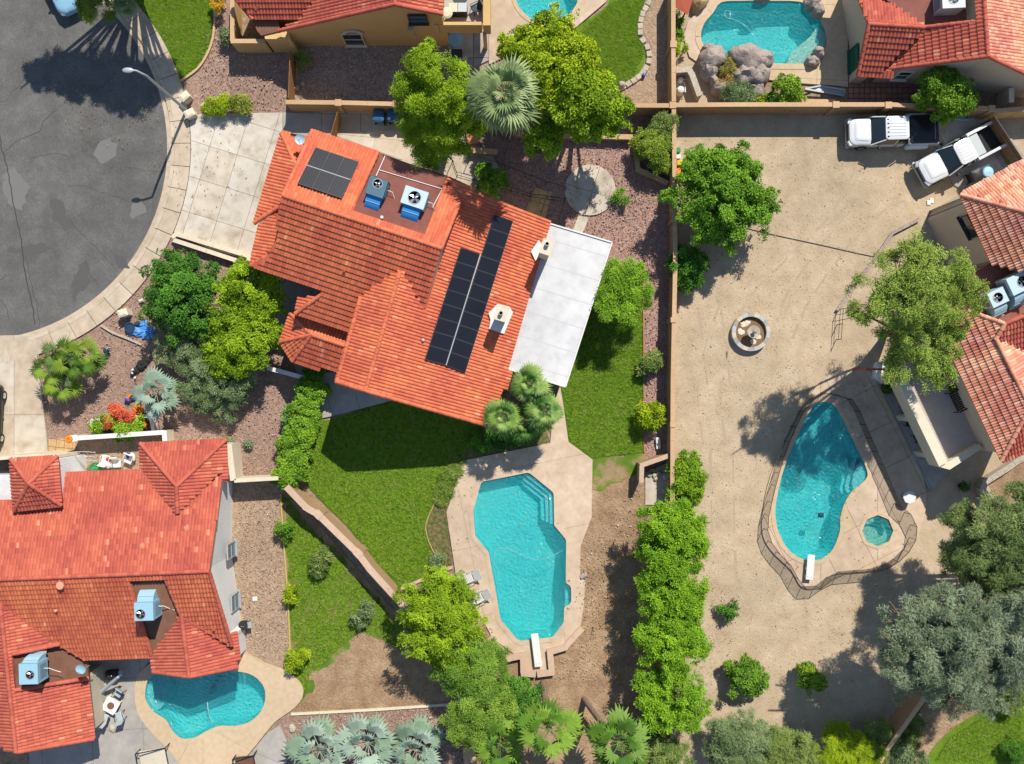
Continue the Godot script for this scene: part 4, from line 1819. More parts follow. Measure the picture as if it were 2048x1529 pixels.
	sheet("patchy_lawn", ragged(gw([569, 992, 588, 1000, 600, 1045, 640, 1075, 690, 1120, 770, 1215, 812, 1265, 800, 1300, 770, 1290, 752, 1262, 715, 1262, 695, 1300, 655, 1330, 620, 1350, 622, 1385, 600, 1418, 600, 1360, 590, 1310, 580, 1250, 575, 1170, 570, 1080]), .55, 5), M.lawn_patchy)
	sheet("patchy_lawn", ragged(gw([1184, 915, 1290, 903, 1286, 935, 1250, 962, 1215, 975, 1185, 985]), .4, 8), M.lawn_patchy)
	sheet("lawn", soft([262, -40, 430, -60, 429, 40, 424, 80, 412, 110, 393, 138, 356, 164, 335, 112, 300, 65, 270, 35], 4), M.lawn)
	sheet("lawn", soft([1140, 70, 1215, 10, 1230, -60, 1300, -60, 1288, 0, 1276, 40, 1277, 75, 1290, 103, 1287, 130, 1268, 155, 1238, 172, 1205, 188, 1100, 180], 4), M.lawn)
	sheet("lawn", gw([1190, 525, 1285, 560, 1288, 905, 1184, 918, 1136, 884, 1122, 775]), M.lawn_deep)
	sheet("lawn", soft([640, 842, 672, 838, 800, 800, 960, 840, 975, 870, 935, 900, 915, 925, 893, 968, 868, 1010, 852, 1050, 857, 1085, 872, 1115, 868, 1148, 820, 1172, 796, 1172, 760, 1140, 700, 1060, 640, 1000, 606, 955, 616, 905, 630, 865], 4), M.lawn_deep)
	sheet("planting_bed", gw([915, 922, 985, 845, 1095, 868, 1100, 886, 927, 920, 893, 1022, 905, 1130, 872, 1135, 858, 1085, 853, 1050, 868, 1012, 894, 968]), M.bed)
	sheet("lawn", soft([1850, 1529, 1880, 1480, 1930, 1440, 2000, 1410, 2100, 1400, 2100, 1600, 1850, 1600], 4), M.lawn)
	# cast concrete
	var walk = Node3D.new()
	walk.name = "sidewalk"
	add_child(walk)
	walk.set_meta("kind", "structure")
	walk.set_meta("label", "curved beige concrete sidewalk around the end of the street")
	for i in 24:
		var a0 = -1.0 + 2.62 * i / 24 + .0015
		var a1 = -1.0 + 2.62 * (i + 1) / 24 - .0015
		var s = gw(arc_px(rc[0], rc[1], 434, a0, a1, 4))
		var t = gw(arc_px(rc[0], rc[1], 403, a0, a1, 4))
		t.reverse()
		s.append_array(t)
		var mb = MB.new()
		mb.prism(s, 0, .156)
		part(walk, "paving_slab", mb, [M.walk, M.walk_b, M.walk][i % 3])
		s = gw(arc_px(rc[0], rc[1], 402.6, a0, a1, 4))
		t = gw(arc_px(rc[0], rc[1], 396, a0, a1, 4))
		t.reverse()
		s.append_array(t)
		mb = MB.new()
		mb.prism(s, 0, .152)
		part(walk, "kerb_stone", mb, [M.walk_b, M.walk][i % 2])
	var cc = [M.concrete, M.concrete_b, M.concrete]
	slabs("driveway", "pale concrete driveway in front of the solar roofed house", "concrete_bay", gw(arc_px(rc[0], rc[1], 435, -.115, .40, 14) + [420, 500, 500, 520, 560, 300, 566, 262, 566, 226, 400, 229]), W(441, 228), .30, 1.9, 2.3, .02, 0, .15, cc)
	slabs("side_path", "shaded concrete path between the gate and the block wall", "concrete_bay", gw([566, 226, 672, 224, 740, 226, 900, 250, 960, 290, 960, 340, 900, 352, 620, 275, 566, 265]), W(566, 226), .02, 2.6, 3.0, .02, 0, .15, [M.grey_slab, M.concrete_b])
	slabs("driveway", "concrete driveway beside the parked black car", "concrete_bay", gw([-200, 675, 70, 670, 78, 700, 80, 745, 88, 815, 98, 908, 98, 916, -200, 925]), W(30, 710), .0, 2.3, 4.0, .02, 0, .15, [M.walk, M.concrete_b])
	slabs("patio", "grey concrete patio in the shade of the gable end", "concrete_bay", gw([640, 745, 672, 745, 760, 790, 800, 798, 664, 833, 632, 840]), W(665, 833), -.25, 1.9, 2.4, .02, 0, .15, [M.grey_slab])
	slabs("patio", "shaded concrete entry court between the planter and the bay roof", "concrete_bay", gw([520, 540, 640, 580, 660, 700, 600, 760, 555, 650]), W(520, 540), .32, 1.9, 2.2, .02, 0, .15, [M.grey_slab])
	slabs("pool_deck", "cream concrete deck around the pool in the middle", "concrete_bay", gw([927, 921, 1100, 886, 1108, 800, 1120, 772, 1125, 800, 1137, 884, 1185, 919, 1183, 1035, 1161, 1092, 1160, 1150, 1170, 1163, 1168, 1210, 1160, 1255, 1128, 1288, 1098, 1308, 1099, 1342, 1046, 1346, 1040, 1316, 985, 1276, 965, 1238, 913, 1160, 893, 1025]), W(1060, 930), -.2, 5.0, 4.6, .012, 0, .16, [M.deck])
	slabs("garden_pad", "round concrete pad in the mauve gravel behind the house", "concrete_bay", circle(1180, 381, 51), W(1184, 385), .30, 3.0, 3.0, .025, 0, .15, [M.concrete, M.concrete_b])
	slabs("garden_path", "short concrete path from the round pad to the white roof", "concrete_bay", gw([1157, 432, 1178, 436, 1160, 480, 1140, 470]), W(1157, 420), .25, 3.0, 6.0, .02, 0, .15, [M.concrete])
	slabs("pool_deck", "cream deck around the fenced pool on the right", "concrete_bay", soft([1662, 748, 1700, 739, 1733, 741, 1752, 762, 1790, 840, 1828, 920, 1848, 965, 1850, 1020, 1828, 1085, 1788, 1128, 1738, 1142, 1672, 1148, 1650, 1160, 1630, 1177, 1602, 1174, 1580, 1140, 1540, 1100, 1523, 1062, 1528, 1000, 1548, 930, 1598, 830, 1630, 775], 4), W(1640, 740), 1.10, 2.6, 2.6, .022, 0, .16, [M.deck, M.deck_cream, M.deck])
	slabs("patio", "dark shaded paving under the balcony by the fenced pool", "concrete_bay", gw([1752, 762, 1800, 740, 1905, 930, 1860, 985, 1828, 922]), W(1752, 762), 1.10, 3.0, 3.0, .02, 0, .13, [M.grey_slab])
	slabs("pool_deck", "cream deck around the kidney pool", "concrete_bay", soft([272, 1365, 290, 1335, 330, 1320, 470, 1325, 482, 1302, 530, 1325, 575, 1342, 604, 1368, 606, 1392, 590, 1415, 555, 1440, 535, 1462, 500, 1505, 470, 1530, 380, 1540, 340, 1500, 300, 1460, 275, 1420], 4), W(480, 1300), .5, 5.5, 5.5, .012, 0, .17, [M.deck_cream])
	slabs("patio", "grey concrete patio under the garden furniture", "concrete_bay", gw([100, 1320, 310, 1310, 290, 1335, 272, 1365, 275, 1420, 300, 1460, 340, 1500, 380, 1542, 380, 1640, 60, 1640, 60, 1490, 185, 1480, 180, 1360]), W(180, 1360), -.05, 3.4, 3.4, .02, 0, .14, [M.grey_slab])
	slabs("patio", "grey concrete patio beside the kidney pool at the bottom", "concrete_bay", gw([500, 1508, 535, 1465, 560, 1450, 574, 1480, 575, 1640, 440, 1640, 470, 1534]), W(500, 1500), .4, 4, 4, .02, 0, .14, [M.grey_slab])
	slabs("pool_deck", "pale rough deck around the round pool at the top", "concrete_bay", gw([978, -60, 1230, -60, 1212, 5, 1150, 58, 1080, 75, 1000, 120, 978, 130]), W(978, -60), 0, 6.0, 6.0, .012, 0, .16, [M.deck, M.deck])
	slabs("pool_deck", "cream deck around the pool with boulders", "concrete_bay", gw([1366, 75, 1375, 45, 1400, 20, 1425, -10, 1430, -60, 1694, -60, 1695, 175, 1600, 168, 1525, 160, 1500, 195, 1400, 130, 1378, 115]), W(1640, 10), .05, 5.5, 5.0, .014, 0, .16, [M.deck_cream, M.deck])
	slabs("paved_side_yard", "red paver side yard in the shade of the beige house", "paver", gw([1696, 166, 1790, 166, 1838, 170, 1838, 206, 1696, 206]), W(1696, 166), .0, .36, .36, .035, 0, .12, [M.paver, M.paver_b, M.paver])
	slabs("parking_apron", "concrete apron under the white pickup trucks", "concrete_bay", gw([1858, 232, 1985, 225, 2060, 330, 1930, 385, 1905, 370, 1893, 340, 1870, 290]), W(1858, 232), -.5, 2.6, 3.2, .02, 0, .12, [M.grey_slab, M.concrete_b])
	slabs("equipment_pad", "narrow concrete pad with the pool equipment by the block wall", "concrete_bay", gw([1290, 945, 1337, 925, 1338, 1010, 1290, 1010]), W(1290, 945), 0, 3, 3, .02, 0, .13, [M.concrete_b])
	slabs("entry_path", "ochre flagstone path by the pumpkin post", "flagstone", gw([98, 878, 152, 876, 157, 960, 115, 965, 98, 915]), W(98, 878), .1, .55, .5, .03, 0, .13, [M.flagstone])
	slabs("entry_court", "brown gravel court with white chairs in front of the left house", "concrete_bay", gw([118, 915, 140, 880, 152, 876, 335, 870, 335, 950, 118, 955]), W(118, 915), 0, 8.0, 8.0, .02, 0, .09, [M.brown_gravel])
	slabs("entry_step", "grey concrete slab beside the little pyramid roof", "concrete_bay", gw([112, 935, 168, 925, 170, 965, 112, 970]), W(112, 935), -.1, 5.0, 5.0, .02, 0, .2, [M.concrete_b])
	slabs("side_path", "pale exposed aggregate path behind the rooftop coolers", "concrete_bay", gw([660, 268, 800, 262, 905, 300, 985, 310, 1000, 340, 1000, 400, 900, 355, 760, 305]), W(660, 268), .1, 3.0, 3.0, .02, 0, .165, [M.concrete_b, M.walk_b])
	slabs("garden_terrace", "ochre flagstone terrace beside the white roof", "flagstone", gw([1070, 375, 1105, 385, 1090, 440, 1050, 425]), W(1070, 375), .3, .9, .9, .03, 0, .13, [M.flagstone])
	slabs("patio", "concrete patio below the balcony at the top", "concrete_bay", gw([895, 60, 978, 60, 978, 122, 940, 140, 905, 140, 895, 93]), W(905, 60), 0, 1.4, 1.9, .03, 0, .14, [M.grey_slab, M.concrete_b])

func mb_stain(root, poly, y, m, called):
	var mb = MB.new()
	mb.prism(poly, 0, 0.0)
	for i in mb.v.size():
		mb.v[i].y = y
	part(root, called, mb, m)

func pools():
	var p = pool("swimming_pool", "angular turquoise pool with diving board beside the two loungers", pool_main, {"shallow": 1.0, "deep": 2.3, "coping_mat": M.deck, "stone": 1.1, "coping": .28})
	pool_step(p, gw([1040, 946, 1058, 943, 1110, 984, 1110, 1050, 1100, 1048, 1099, 990, 1054, 955]), -.08, M.plaster_pale)
	pool_step(p, gw([1040, 954, 1054, 954, 1100, 990, 1100, 1048, 1092, 1046, 1090, 995, 1050, 964]), -.32, M.plaster_pale)
	pool_step(p, gw([1040, 962, 1050, 963, 1090, 995, 1091, 1045, 1083, 1042, 1081, 1000, 1046, 972]), -.56, M.plaster)
	pool_step(p, gw([1131, 1165, 1143, 1172, 1143, 1209, 1131, 1212]), -.30, M.plaster_pale, "bench")
	p = pool("swimming_pool", "dark teal free-form pool inside the black mesh fence", pool_right, {"shallow": 1.1, "deep": 2.0, "coping": .26, "stone": .7})
	pool_step(p, soft([1735, 938, 1728, 925, 1712, 940, 1705, 965, 1710, 980, 1730, 962], 3), -.05, M.plaster_pale)
	pool_step(p, soft([1717, 920, 1708, 928, 1700, 950, 1694, 975, 1700, 988, 1714, 975, 1710, 950], 3), -.35, M.plaster_pale)
	pool_step(p, soft([1700, 918, 1690, 940, 1690, 965, 1686, 980, 1696, 992, 1700, 970, 1704, 940], 3), -.6, M.plaster)
	pool_step(p, gw([1692, 872, 1698, 868, 1722, 915, 1714, 920]), -.25, M.plaster, "bench")
	p = pool("hot_tub", "green octagonal hot tub set in the cream deck", spa, {"category": "hot tub", "shallow": .9, "deep": .9, "plaster": M.plaster_green, "coping": .2, "stone": .6})
	var ring = circle(1754, 1061, 31, 8)
	for b in cut([ring], circle(1755, 1062, 18, 8)):
		pool_step(p, b, -.35, M.plaster_green, "bench")
	pool_step(p, gw([1728, 1040, 1742, 1032, 1750, 1036, 1746, 1046, 1734, 1050]), -.05, M.plaster_green)
	p = pool("swimming_pool", "kidney pool half in the shade of the red gable", pool_left, {"shallow": 1.1, "deep": 1.6, "dir": Vector2(1, 0), "coping": .3, "stone": .8})
	pool_step(p, soft([291, 1385, 298, 1357, 325, 1343, 338, 1365, 334, 1390, 318, 1420, 303, 1424, 294, 1405], 3), -.30, M.plaster_pale)
	for s in [[429, 1367], [422, 1379], [416, 1392]]:
		pool_step(p, circle(s[0], s[1], 5, 12), -.45, M.plaster_pale, "stool")
	p = pool("swimming_pool", "round turquoise pool cut off by the top edge", pool_north, {"coping": .25, "stone": .7})
	p = pool("swimming_pool", "turquoise pool with a pale green shelf beside the boulders", pool_rocky, {"dir": Vector2(-1, 0), "shallow": 1.2, "deep": 1.6, "coping": .35, "stone": .9, "rim": .19})
	pool_step(p, soft([1575, 130, 1582, 108, 1600, 90, 1622, 72, 1640, 50, 1653, 78, 1648, 102, 1632, 125, 1600, 131], 3), -.12, M.shelf_green, "shelf")
	pool_step(p, soft([1643, 62, 1653, 72, 1650, 95, 1640, 85], 3), .0, M.shelf_green)
	hose_run("pool_hose", "white cleaning hose floating in the pool beside the loungers", "hose", [[1000, 1150, .05], [988, 1122, .05], [996, 1100, .05], [1020, 1098, .05], [1055, 1115, .05], [1090, 1118, .05], [1126, 1101, .05]], .018, M.ac_pale)
	hose_run("pool_hose", "white cleaning hose with a loop in the pool by the boulders", "hose", [[1462, 38, .05], [1450, 32, .05], [1452, 22, .05], [1462, 24, .05], [1462, 36, .05], [1490, 50, .05], [1510, 75, .05], [1522, 100, .05], [1529, 113, .05]], .018, M.ac_pale)
	hose_run("pool_hose", "short pale hose in the shaded kidney pool", "hose", [[484, 1345, .05], [489, 1355, .05], [489, 1370, .05]], .018, M.ac_pale)
	hose_run("pool_hose", "pale vacuum hose in the sunny half of the kidney pool", "hose", [[414, 1402, .05], [416, 1420, .05], [420, 1435, .0], [428, 1448, .0]], .03, M.ac_pale)
	var cl = MB.new()
	var c = P(1642, 1031, .05)
	cl.blob(c, Vector3(.13, .07, .2), 4, .1, 6, 8)
	for s in [-1, 1]:
		cl.box(c + Vector3(s * .14, -.02, 0), Vector3(.1, .1, .3))
	solo("pool_cleaner", cl.smooth(40), M.navy, c, "small dark pool cleaner floating in the fenced pool", "pool cleaner")
	diving_board("diving_board", "white diving board at the foot of the angular pool", [1069, 1268], [1077, 1334], .55)
	diving_board("diving_board", "white diving board over the fenced pool", [1623, 1110], [1619, 1160], .55)

func houses():
	var T = M.tiles
	# ---- the solar roofed house in the middle
	var h = thing("house", "large terracotta roofed house with solar panels and white patio roof", "house", P(800, 560))
	var sb = M.stucco_beige
	var ns = [[566, 392, 7.7], [882, 497, 7.7], [690, 285, 5.85]]
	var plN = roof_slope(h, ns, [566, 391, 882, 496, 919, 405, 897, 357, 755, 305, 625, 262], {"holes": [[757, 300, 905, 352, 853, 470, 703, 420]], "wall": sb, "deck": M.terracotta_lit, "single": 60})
	roof_slope(h, [[566, 392, 7.58], [882, 497, 7.58], [690, 285, 5.73]], [755, 304, 897, 356, 853, 471, 702, 421], {"bare": true, "walls": false, "deck": M.red_roof, "single": 0, "course": 99.0, "w": 99.0})
	var plS = roof_slope(h, [[566, 392, 7.7], [882, 497, 7.7], [661, 634, 5.05]], [566, 393, 882, 498, 850, 625, 800, 543, 720, 598, 704, 660, 592, 627, 642, 592, 640, 578, 502, 532, 537, 512, 553, 478, 557, 418], {"wall": sb, "single": 120, "rare": .006})
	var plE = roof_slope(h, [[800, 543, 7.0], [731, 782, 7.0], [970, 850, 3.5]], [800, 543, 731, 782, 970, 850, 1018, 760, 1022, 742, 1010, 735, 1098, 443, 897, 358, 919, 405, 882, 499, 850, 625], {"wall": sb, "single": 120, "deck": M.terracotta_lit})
	roof_slope(h, [[800, 543, 7.0], [731, 782, 7.0], [674, 764, 6.1]], [800, 543, 731, 782, 674, 764, 720, 598], {"wall": sb})
	roof_slope(h, [[563, 268, 5.3], [509, 446, 5.3], [562, 395, 5.8]], [563, 268, 594, 335, 612, 300, 566, 392, 557, 414, 509, 446], {"wall": sb})
	roof_slope(h, [[563, 268, 5.3], [594, 335, 5.9], [607, 284, 5.35]], [563, 268, 608, 281, 622, 268, 626, 285, 596, 335], {"wall": sb, "deck": M.terracotta_lit})
	roof_slope(h, [[515, 470, 5.3], [502, 530, 5.3], [553, 445, 5.75]], [520, 450, 556, 420, 553, 478, 537, 512, 502, 530], {"wall": sb})
	roof_slope(h, [[642, 590, 5.5], [592, 626, 4.85], [598, 600, 4.85]], [642, 590, 592, 627, 598, 598], {"walls": false})
	# the bay
	roof_slope(h, [[623, 670, 4.3], [697, 695, 4.3], [640, 735, 3.4]], [623, 670, 700, 696, 690, 748, 585, 722], {"wall": sb})
	roof_slope(h, [[623, 670, 4.3], [697, 695, 4.3], [660, 648, 3.7]], [623, 670, 700, 696, 710, 662, 618, 634], {"wall": sb, "deck": M.terracotta_lit})
	roof_slope(h, [[623, 670, 4.3], [561, 684, 3.35], [581, 628, 3.35]], [623, 670, 561, 684, 581, 628], {"wall": sb})
	roof_slope(h, [[623, 670, 4.3], [561, 684, 3.35], [585, 722, 3.35]], [623, 670, 561, 684, 585, 722], {"wall": sb})
	roof_slope(h, [[623, 670, 4.3], [581, 628, 3.35], [618, 634, 3.5]], [623, 670, 581, 628, 618, 634], {"wall": sb})
	ridge(h, [[566, 392, 7.7], [882, 497, 7.7]])
	ridge(h, [[800, 543, 7.0], [731, 782, 7.0]])
	ridge(h, [[563, 268, 5.32], [594, 335, 5.92]])
	ridge(h, [[509, 446, 5.32], [558, 414, 5.9]])
	ridge(h, [[502, 531, 5.32], [536, 512, 5.7]])
	ridge(h, [[592, 627, 4.9], [643, 590, 5.55]])
	ridge(h, [[623, 670, 4.3], [699, 695, 4.3]])
	for e in [[561, 684], [585, 722], [581, 628], [618, 634]]:
		ridge(h, [[623, 670, 4.32], [e[0], e[1], 3.42]])
	for e in [[[882, 497, 7.72], [919, 405, 6.42]], [[919, 405, 6.42], [897, 358, 5.9]], [[720, 598, 6.14], [674, 764, 6.14]], [[674, 764, 6.14], [731, 782, 7.02]], [[731, 782, 7.02], [970, 850, 3.54]], [[566, 392, 7.72], [625, 262, 5.9]], [[853, 470, 7.3], [897, 357, 5.95]], [[703, 420, 7.3], [755, 305, 5.95]]]:
		ridge(h, e, T, "rake_tile")
	# the white patio roof on its posts
	flat_roof(h, [1098, 447, 1224, 485, 1131, 774, 1005, 735], 3.1, M.white_roof, 2.92, "patio_roof")
	var tr = MB.new()
	var k = [P(1098, 447, 3.13), P(1224, 485, 3.13), P(1131, 774, 3.13), P(1005, 735, 3.13)]
	for i in 3:
		tr.bar(k[i], k[i + 1], .09, .1)
	part(h, "roof_edge", tr, M.white)
	for i in 6:   # seams of the roofing felt
		var sm = MB.new()
		var t = (i + .6) / 6.0
		sm.bar(k[0].lerp(k[3], t) - Vector3.UP * .028, k[1].lerp(k[2], t) - Vector3.UP * .028, .03, .006)
		part(h, "roof_seam", sm, M.seam)
	for t in [.04, .5, .96]:
		var q = k[1].lerp(k[2], t)
		var mb = MB.new()
		mb.box(Vector3(q.x - .3, 1.46, q.z), Vector3(.18, 2.92, .18))
		part(h, "post", mb, M.cream)
	for q in [[800, 543, 720, 598], [800, 543, 850, 625]]:
		valley_trim(h, q[0], q[1], q[2], q[3], plS, T[1])
	raise_walls(h, [.4])
	# ---- the left house
	h = thing("house", "pink terracotta roofed house with a white side wall beside the kidney pool", "house", P(220, 1140))
	var wh = M.stucco_white
	var pink = [[0.0, 0.0, 0.0]]
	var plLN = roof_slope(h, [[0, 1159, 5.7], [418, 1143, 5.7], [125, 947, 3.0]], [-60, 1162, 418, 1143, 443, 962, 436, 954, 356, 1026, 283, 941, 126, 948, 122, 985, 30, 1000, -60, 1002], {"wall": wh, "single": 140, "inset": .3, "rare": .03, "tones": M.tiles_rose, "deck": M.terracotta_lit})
	var plLS = roof_slope(h, [[0, 1159, 5.7], [418, 1143, 5.7], [240, 1315, 3.2]], [-60, 1161, 418, 1143, 463, 1290, 363, 1235, 305, 1313, 172, 1318, 118, 1289, 0, 1212, -60, 1166], {"holes": [[257, 1161, 331, 1158, 366, 1234, 305, 1322]], "wall": wh, "single": 160, "rare": .008, "tones": M.tiles})
	roof_slope(h, [[0, 1159, 5.56], [418, 1143, 5.56], [240, 1315, 3.06]], [256, 1161, 332, 1158, 364, 1235, 305, 1316], {"walls": false, "deck": M.brown_roof, "course": 99.0, "w": 99.0})
	roof_slope(h, [[281, 888, 3.0], [452, 880, 3.0], [353, 973, 4.35]], [281, 888, 452, 880, 353, 973], {"wall": wh, "rare": .03, "tones": M.tiles_rose, "deck": M.terracotta_lit})
	roof_slope(h, [[281, 888, 3.0], [353, 973, 4.35], [355, 1027, 4.35]], [281, 888, 353, 973, 355, 1027, 283, 942], {"wall": wh, "tones": M.tiles_rose})
	roof_slope(h, [[452, 881, 3.0], [353, 973, 4.35], [355, 1027, 4.35]], [452, 881, 353, 973, 355, 1027, 437, 946, 441, 958, 455, 966], {"wall": wh, "tones": M.tiles_rose})
	roof_slope(h, [[363, 1233, 4.4], [378, 1353, 4.4], [306, 1330, 3.5]], [363, 1233, 378, 1353, 307, 1344, 305, 1313], {"wall": wh, "tones": M.tiles_rose})
	roof_slope(h, [[363, 1233, 4.4], [378, 1353, 4.4], [475, 1300, 2.95]], [363, 1233, 378, 1353, 475, 1335, 473, 1264, 464, 1266, 462, 1289], {"wall": wh, "tones": M.tiles_rose})
	roof_slope(h, [[0, 1205, 5.0], [32, 1503, 5.0], [187, 1478, 3.0]], [2, 1207, 118, 1288, 172, 1320, 175, 1357, 187, 1478, 32, 1505], {"holes": [[25, 1309, 118, 1290, 172, 1321, 180, 1357, 29, 1381]], "wall": M.stucco_beige, "tones": M.tiles_rose})
	roof_slope(h, [[0, 1205, 4.86], [32, 1503, 4.86], [187, 1478, 2.86]], [25, 1308, 118, 1288, 173, 1320, 176, 1358, 28, 1382], {"walls": false, "deck": M.brown_roof, "course": 99.0, "w": 99.0})
	roof_slope(h, [[0, 1205, 5.0], [32, 1503, 5.0], [-60, 1400, 3.6]], [0, 1205, 32, 1505, -60, 1480, -60, 1180], {"wall": M.stucco_beige, "tones": M.tiles_rose})
	for f in [[[22, 919], [114, 913]], [[114, 913], [122, 1011]], [[122, 1011], [29, 1021]], [[29, 1021], [22, 919]]]:
		roof_slope(h, [[f[0][0], f[0][1], 4.4], [f[1][0], f[1][1], 4.4], [57, 968, 5.3]], [f[0][0], f[0][1], f[1][0], f[1][1], 57, 968], {"wall": wh, "tones": M.tiles_rose, "block": 1})
	for e in [[22, 919], [114, 913], [122, 1011], [29, 1021]]:
		ridge(h, [[57, 968, 5.32], [e[0], e[1], 4.42]], M.tiles_rose)
	ridge(h, [[-60, 1162, 5.72], [418, 1143, 5.72]], M.tiles_rose)
	ridge(h, [[281, 888, 3.05], [353, 973, 4.4]], M.tiles_rose)
	ridge(h, [[452, 880, 3.05], [353, 973, 4.4]], M.tiles_rose)
	ridge(h, [[353, 973, 4.4], [355, 1027, 4.4]], M.tiles_rose)
	ridge(h, [[363, 1233, 4.43], [378, 1353, 4.43]], M.tiles_rose)
	ridge(h, [[0, 1205, 5.03], [32, 1504, 5.03]], M.tiles_rose)
	for e in [[[307, 1344, 3.55], [378, 1354, 4.43]], [[378, 1354, 4.43], [475, 1335, 3.0]], [[32, 1505, 5.03], [187, 1478, 3.03]], [[25, 1309, 4.95], [118, 1289, 3.95]], [[29, 1381, 4.95], [176, 1357, 3.2]], [[418, 1143, 5.72], [463, 1290, 3.55]], [[257, 1161, 5.4], [305, 1318, 3.15]], [[331, 1158, 5.45], [363, 1234, 4.4]]]:
		ridge(h, e, M.tiles_rose, "rake_tile")
	flat_roof(h, [-60, 952, 24, 950, 30, 1001, -60, 1004], 3.3, M.white_roof, 0.0)
	wall_prism(h, [-60, 919, 62, 909, 112, 911, 112, 917, 62, 915, -60, 926], 3.4, 0.0, 3.4, M.cream, "parapet")
	var e0 = vplane([470, 980], [482, 1300])
	window_on(h, e0, [453, 1090, 468, 1085, 468, 1112, 453, 1120], M.glass_blue, M.metal_grey)
	window_on(h, e0, [461, 1193, 475, 1188, 475, 1216, 461, 1225], M.glass_blue, M.metal_grey)
	for q in [[355, 1027, 283, 942, 0], [355, 1027, 437, 946, 0], [363, 1233, 305, 1313, 1], [363, 1233, 462, 1289, 1], [2, 1207, 118, 1288, 1], [118, 1288, 172, 1320, 1]]:
		valley_trim(h, q[0], q[1], q[2], q[3], plLN if q[4] == 0 else plLS, M.tiles_rose[0])
	raise_walls(h, [.3, .2])
	# ---- the tan house at the top
	h = thing("house", "tan two storey house with arched window and balcony", "house", P(740, -20))
	var ta = M.stucco_tan
	roof_slope(h, [[790, 9, 7.0], [790, -250, 7.0], [560, 61, 3.0]], [558, 61.5, 790, 9, 790, -250, 640, -250, 632, -2, 603, 38], {"wall": ta, "tones": M.tiles_rose, "single": 60})
	roof_slope(h, [[790, 9, 7.0], [790, -250, 7.0], [884, 28, 5.6]], [790, 9, 884, 28, 884, -250, 790, -250], {"wall": ta, "inset": .06, "tones": M.tiles_rose, "single": 60})
	roof_slope(h, [[505, 37, 2.9], [603, 37, 2.9], [550, -40, 4.1]], [500, -60, 470, -5, 505, 37, 603, 37, 632, -2, 640, -60], {"wall": ta, "tones": M.tiles_rose, "single": 60, "block": 1})
	roof_slope(h, [[470, -5, 2.9], [505, 37, 2.9], [520, -25, 3.8]], [462, -12, 505, 38, 520, 10, 500, -60], {"wall": ta, "tones": M.tiles_rose, "block": 1})
	ridge(h, [[790, 9, 7.03], [790, -60, 7.03]], M.tiles_rose)
	for e in [[[558, 62, 2.98], [790, 9, 7.05]], [[790, 9, 7.05], [884, 28, 5.65]], [[505, 38, 2.95], [470, -5, 2.95]]]:
		ridge(h, e, M.tiles_rose, "rake_tile")
	wall_prism(h, [505, 40, 555, 40, 560, 62, 522, 71, 514, 62], 2.6, 0.0, 2.6, M.brown_roof, "porch_roof")
	wall_prism(h, [528, 70, 560, 62, 578, 62, 580, 78, 530, 78], 2.5, 0.0, 2.5, ta)
	var sw = vplane([583, 93.2], [965, 93.2])
	var ar = window_on(h, sw, [692, 66, 722, 66, 722, 89, 692, 89], M.glass, M.cream)
	var am = MB.new()
	var ac = hit(706, 67, sw)
	var arch = []
	for i in 11:
		var a = PI * i / 10
		arch.append(ac + Vector3(cos(a) * .62, sin(a) * .55, .06))
	for i in 10:
		am.bar(arch[i], arch[i + 1], .12, .12)
	part(ar, "arch", am, M.cream)
	var ap = MB.new()
	for i in 10:
		ap.tri(ac + Vector3(0, 0, .03), arch[i] - Vector3(0, 0, .03), arch[i + 1] - Vector3(0, 0, .03), Vector3(0, 0, 1))
	part(ar, "arch_pane", ap, M.glass)
	window_on(h, sw, [817, 29, 852, 29, 853, 45, 819, 45], M.glass_blue, M.frame_dark)
	var lm = MB.new()
	var lp = hit(820, 55, sw)
	lm.box(lp + Vector3(0, 0, .1), Vector3(.3, .25, .2))
	lm.tube([lp + Vector3(.05, 0, .08), lp + Vector3(.3, -1.6, .06)], .02, .02, 5)
	part(h, "meter_box", lm, M.metal_grey)
	var ub = MB.new()
	var up = P(553, 84, 1.6)
	ub.box(up, Vector3(.5, .7, .25))
	ub.box(up + Vector3(.45, .1, 0), Vector3(.25, .4, .2))
	part(h, "utility_box", ub, M.metal_grey)
	# balcony
	flat_roof(h, [884, -60, 976, -60, 976, 44, 884, 40], 2.9, M.deck_floor, 2.65, "balcony_floor")
	wall_prism(h, [868, 41, 876, 41, 876, 50, 868, 50], 3.9, 2.4, 3.9, ta, "balcony_wall")
	wall_prism(h, [876, 43.5, 963, 43.5, 963, 50, 876, 50], 3.75, 2.4, 3.75, ta, "balcony_wall")
	wall_prism(h, [966, -60, 981, -60, 981, 50.5, 966, 50.5], 3.9, 2.4, 3.9, ta, "balcony_wall")
	for q in [[[968, 93], [975, 100]], [[895, 86], [899, 92]]]:
		var mb = MB.new()
		mb.prism(gw([q[0][0], q[0][1], q[1][0], q[0][1], q[1][0], q[1][1], q[0][0], q[1][1]]), 0, 2.66)
		part(h, "pillar", mb, ta)
	var rl = MB.new()
	for y in [46.0, 52.0]:
		rl.bar(P(886, y, 3.6), P(955, y, 3.6), .05, .05)
	part(h, "balcony_rail", rl, M.cream)
	raise_walls(h, [.05, .4])
	# ---- the beige house, top right
	h = thing("house", "beige house with green shutter and red tiled gables, top right", "house", P(1850, 40))
	roof_slope(h, [[1737, 48, 4.5], [1848, 55, 4.5], [1750, 151, 2.95]], [1736, 49, 1848, 55, 1770, 138, 1787, 140, 1787, 152, 1716, 151], {"wall": sb, "tones": M.tiles_rose, "single": 120, "w": .235, "course": .36, "block": 1})
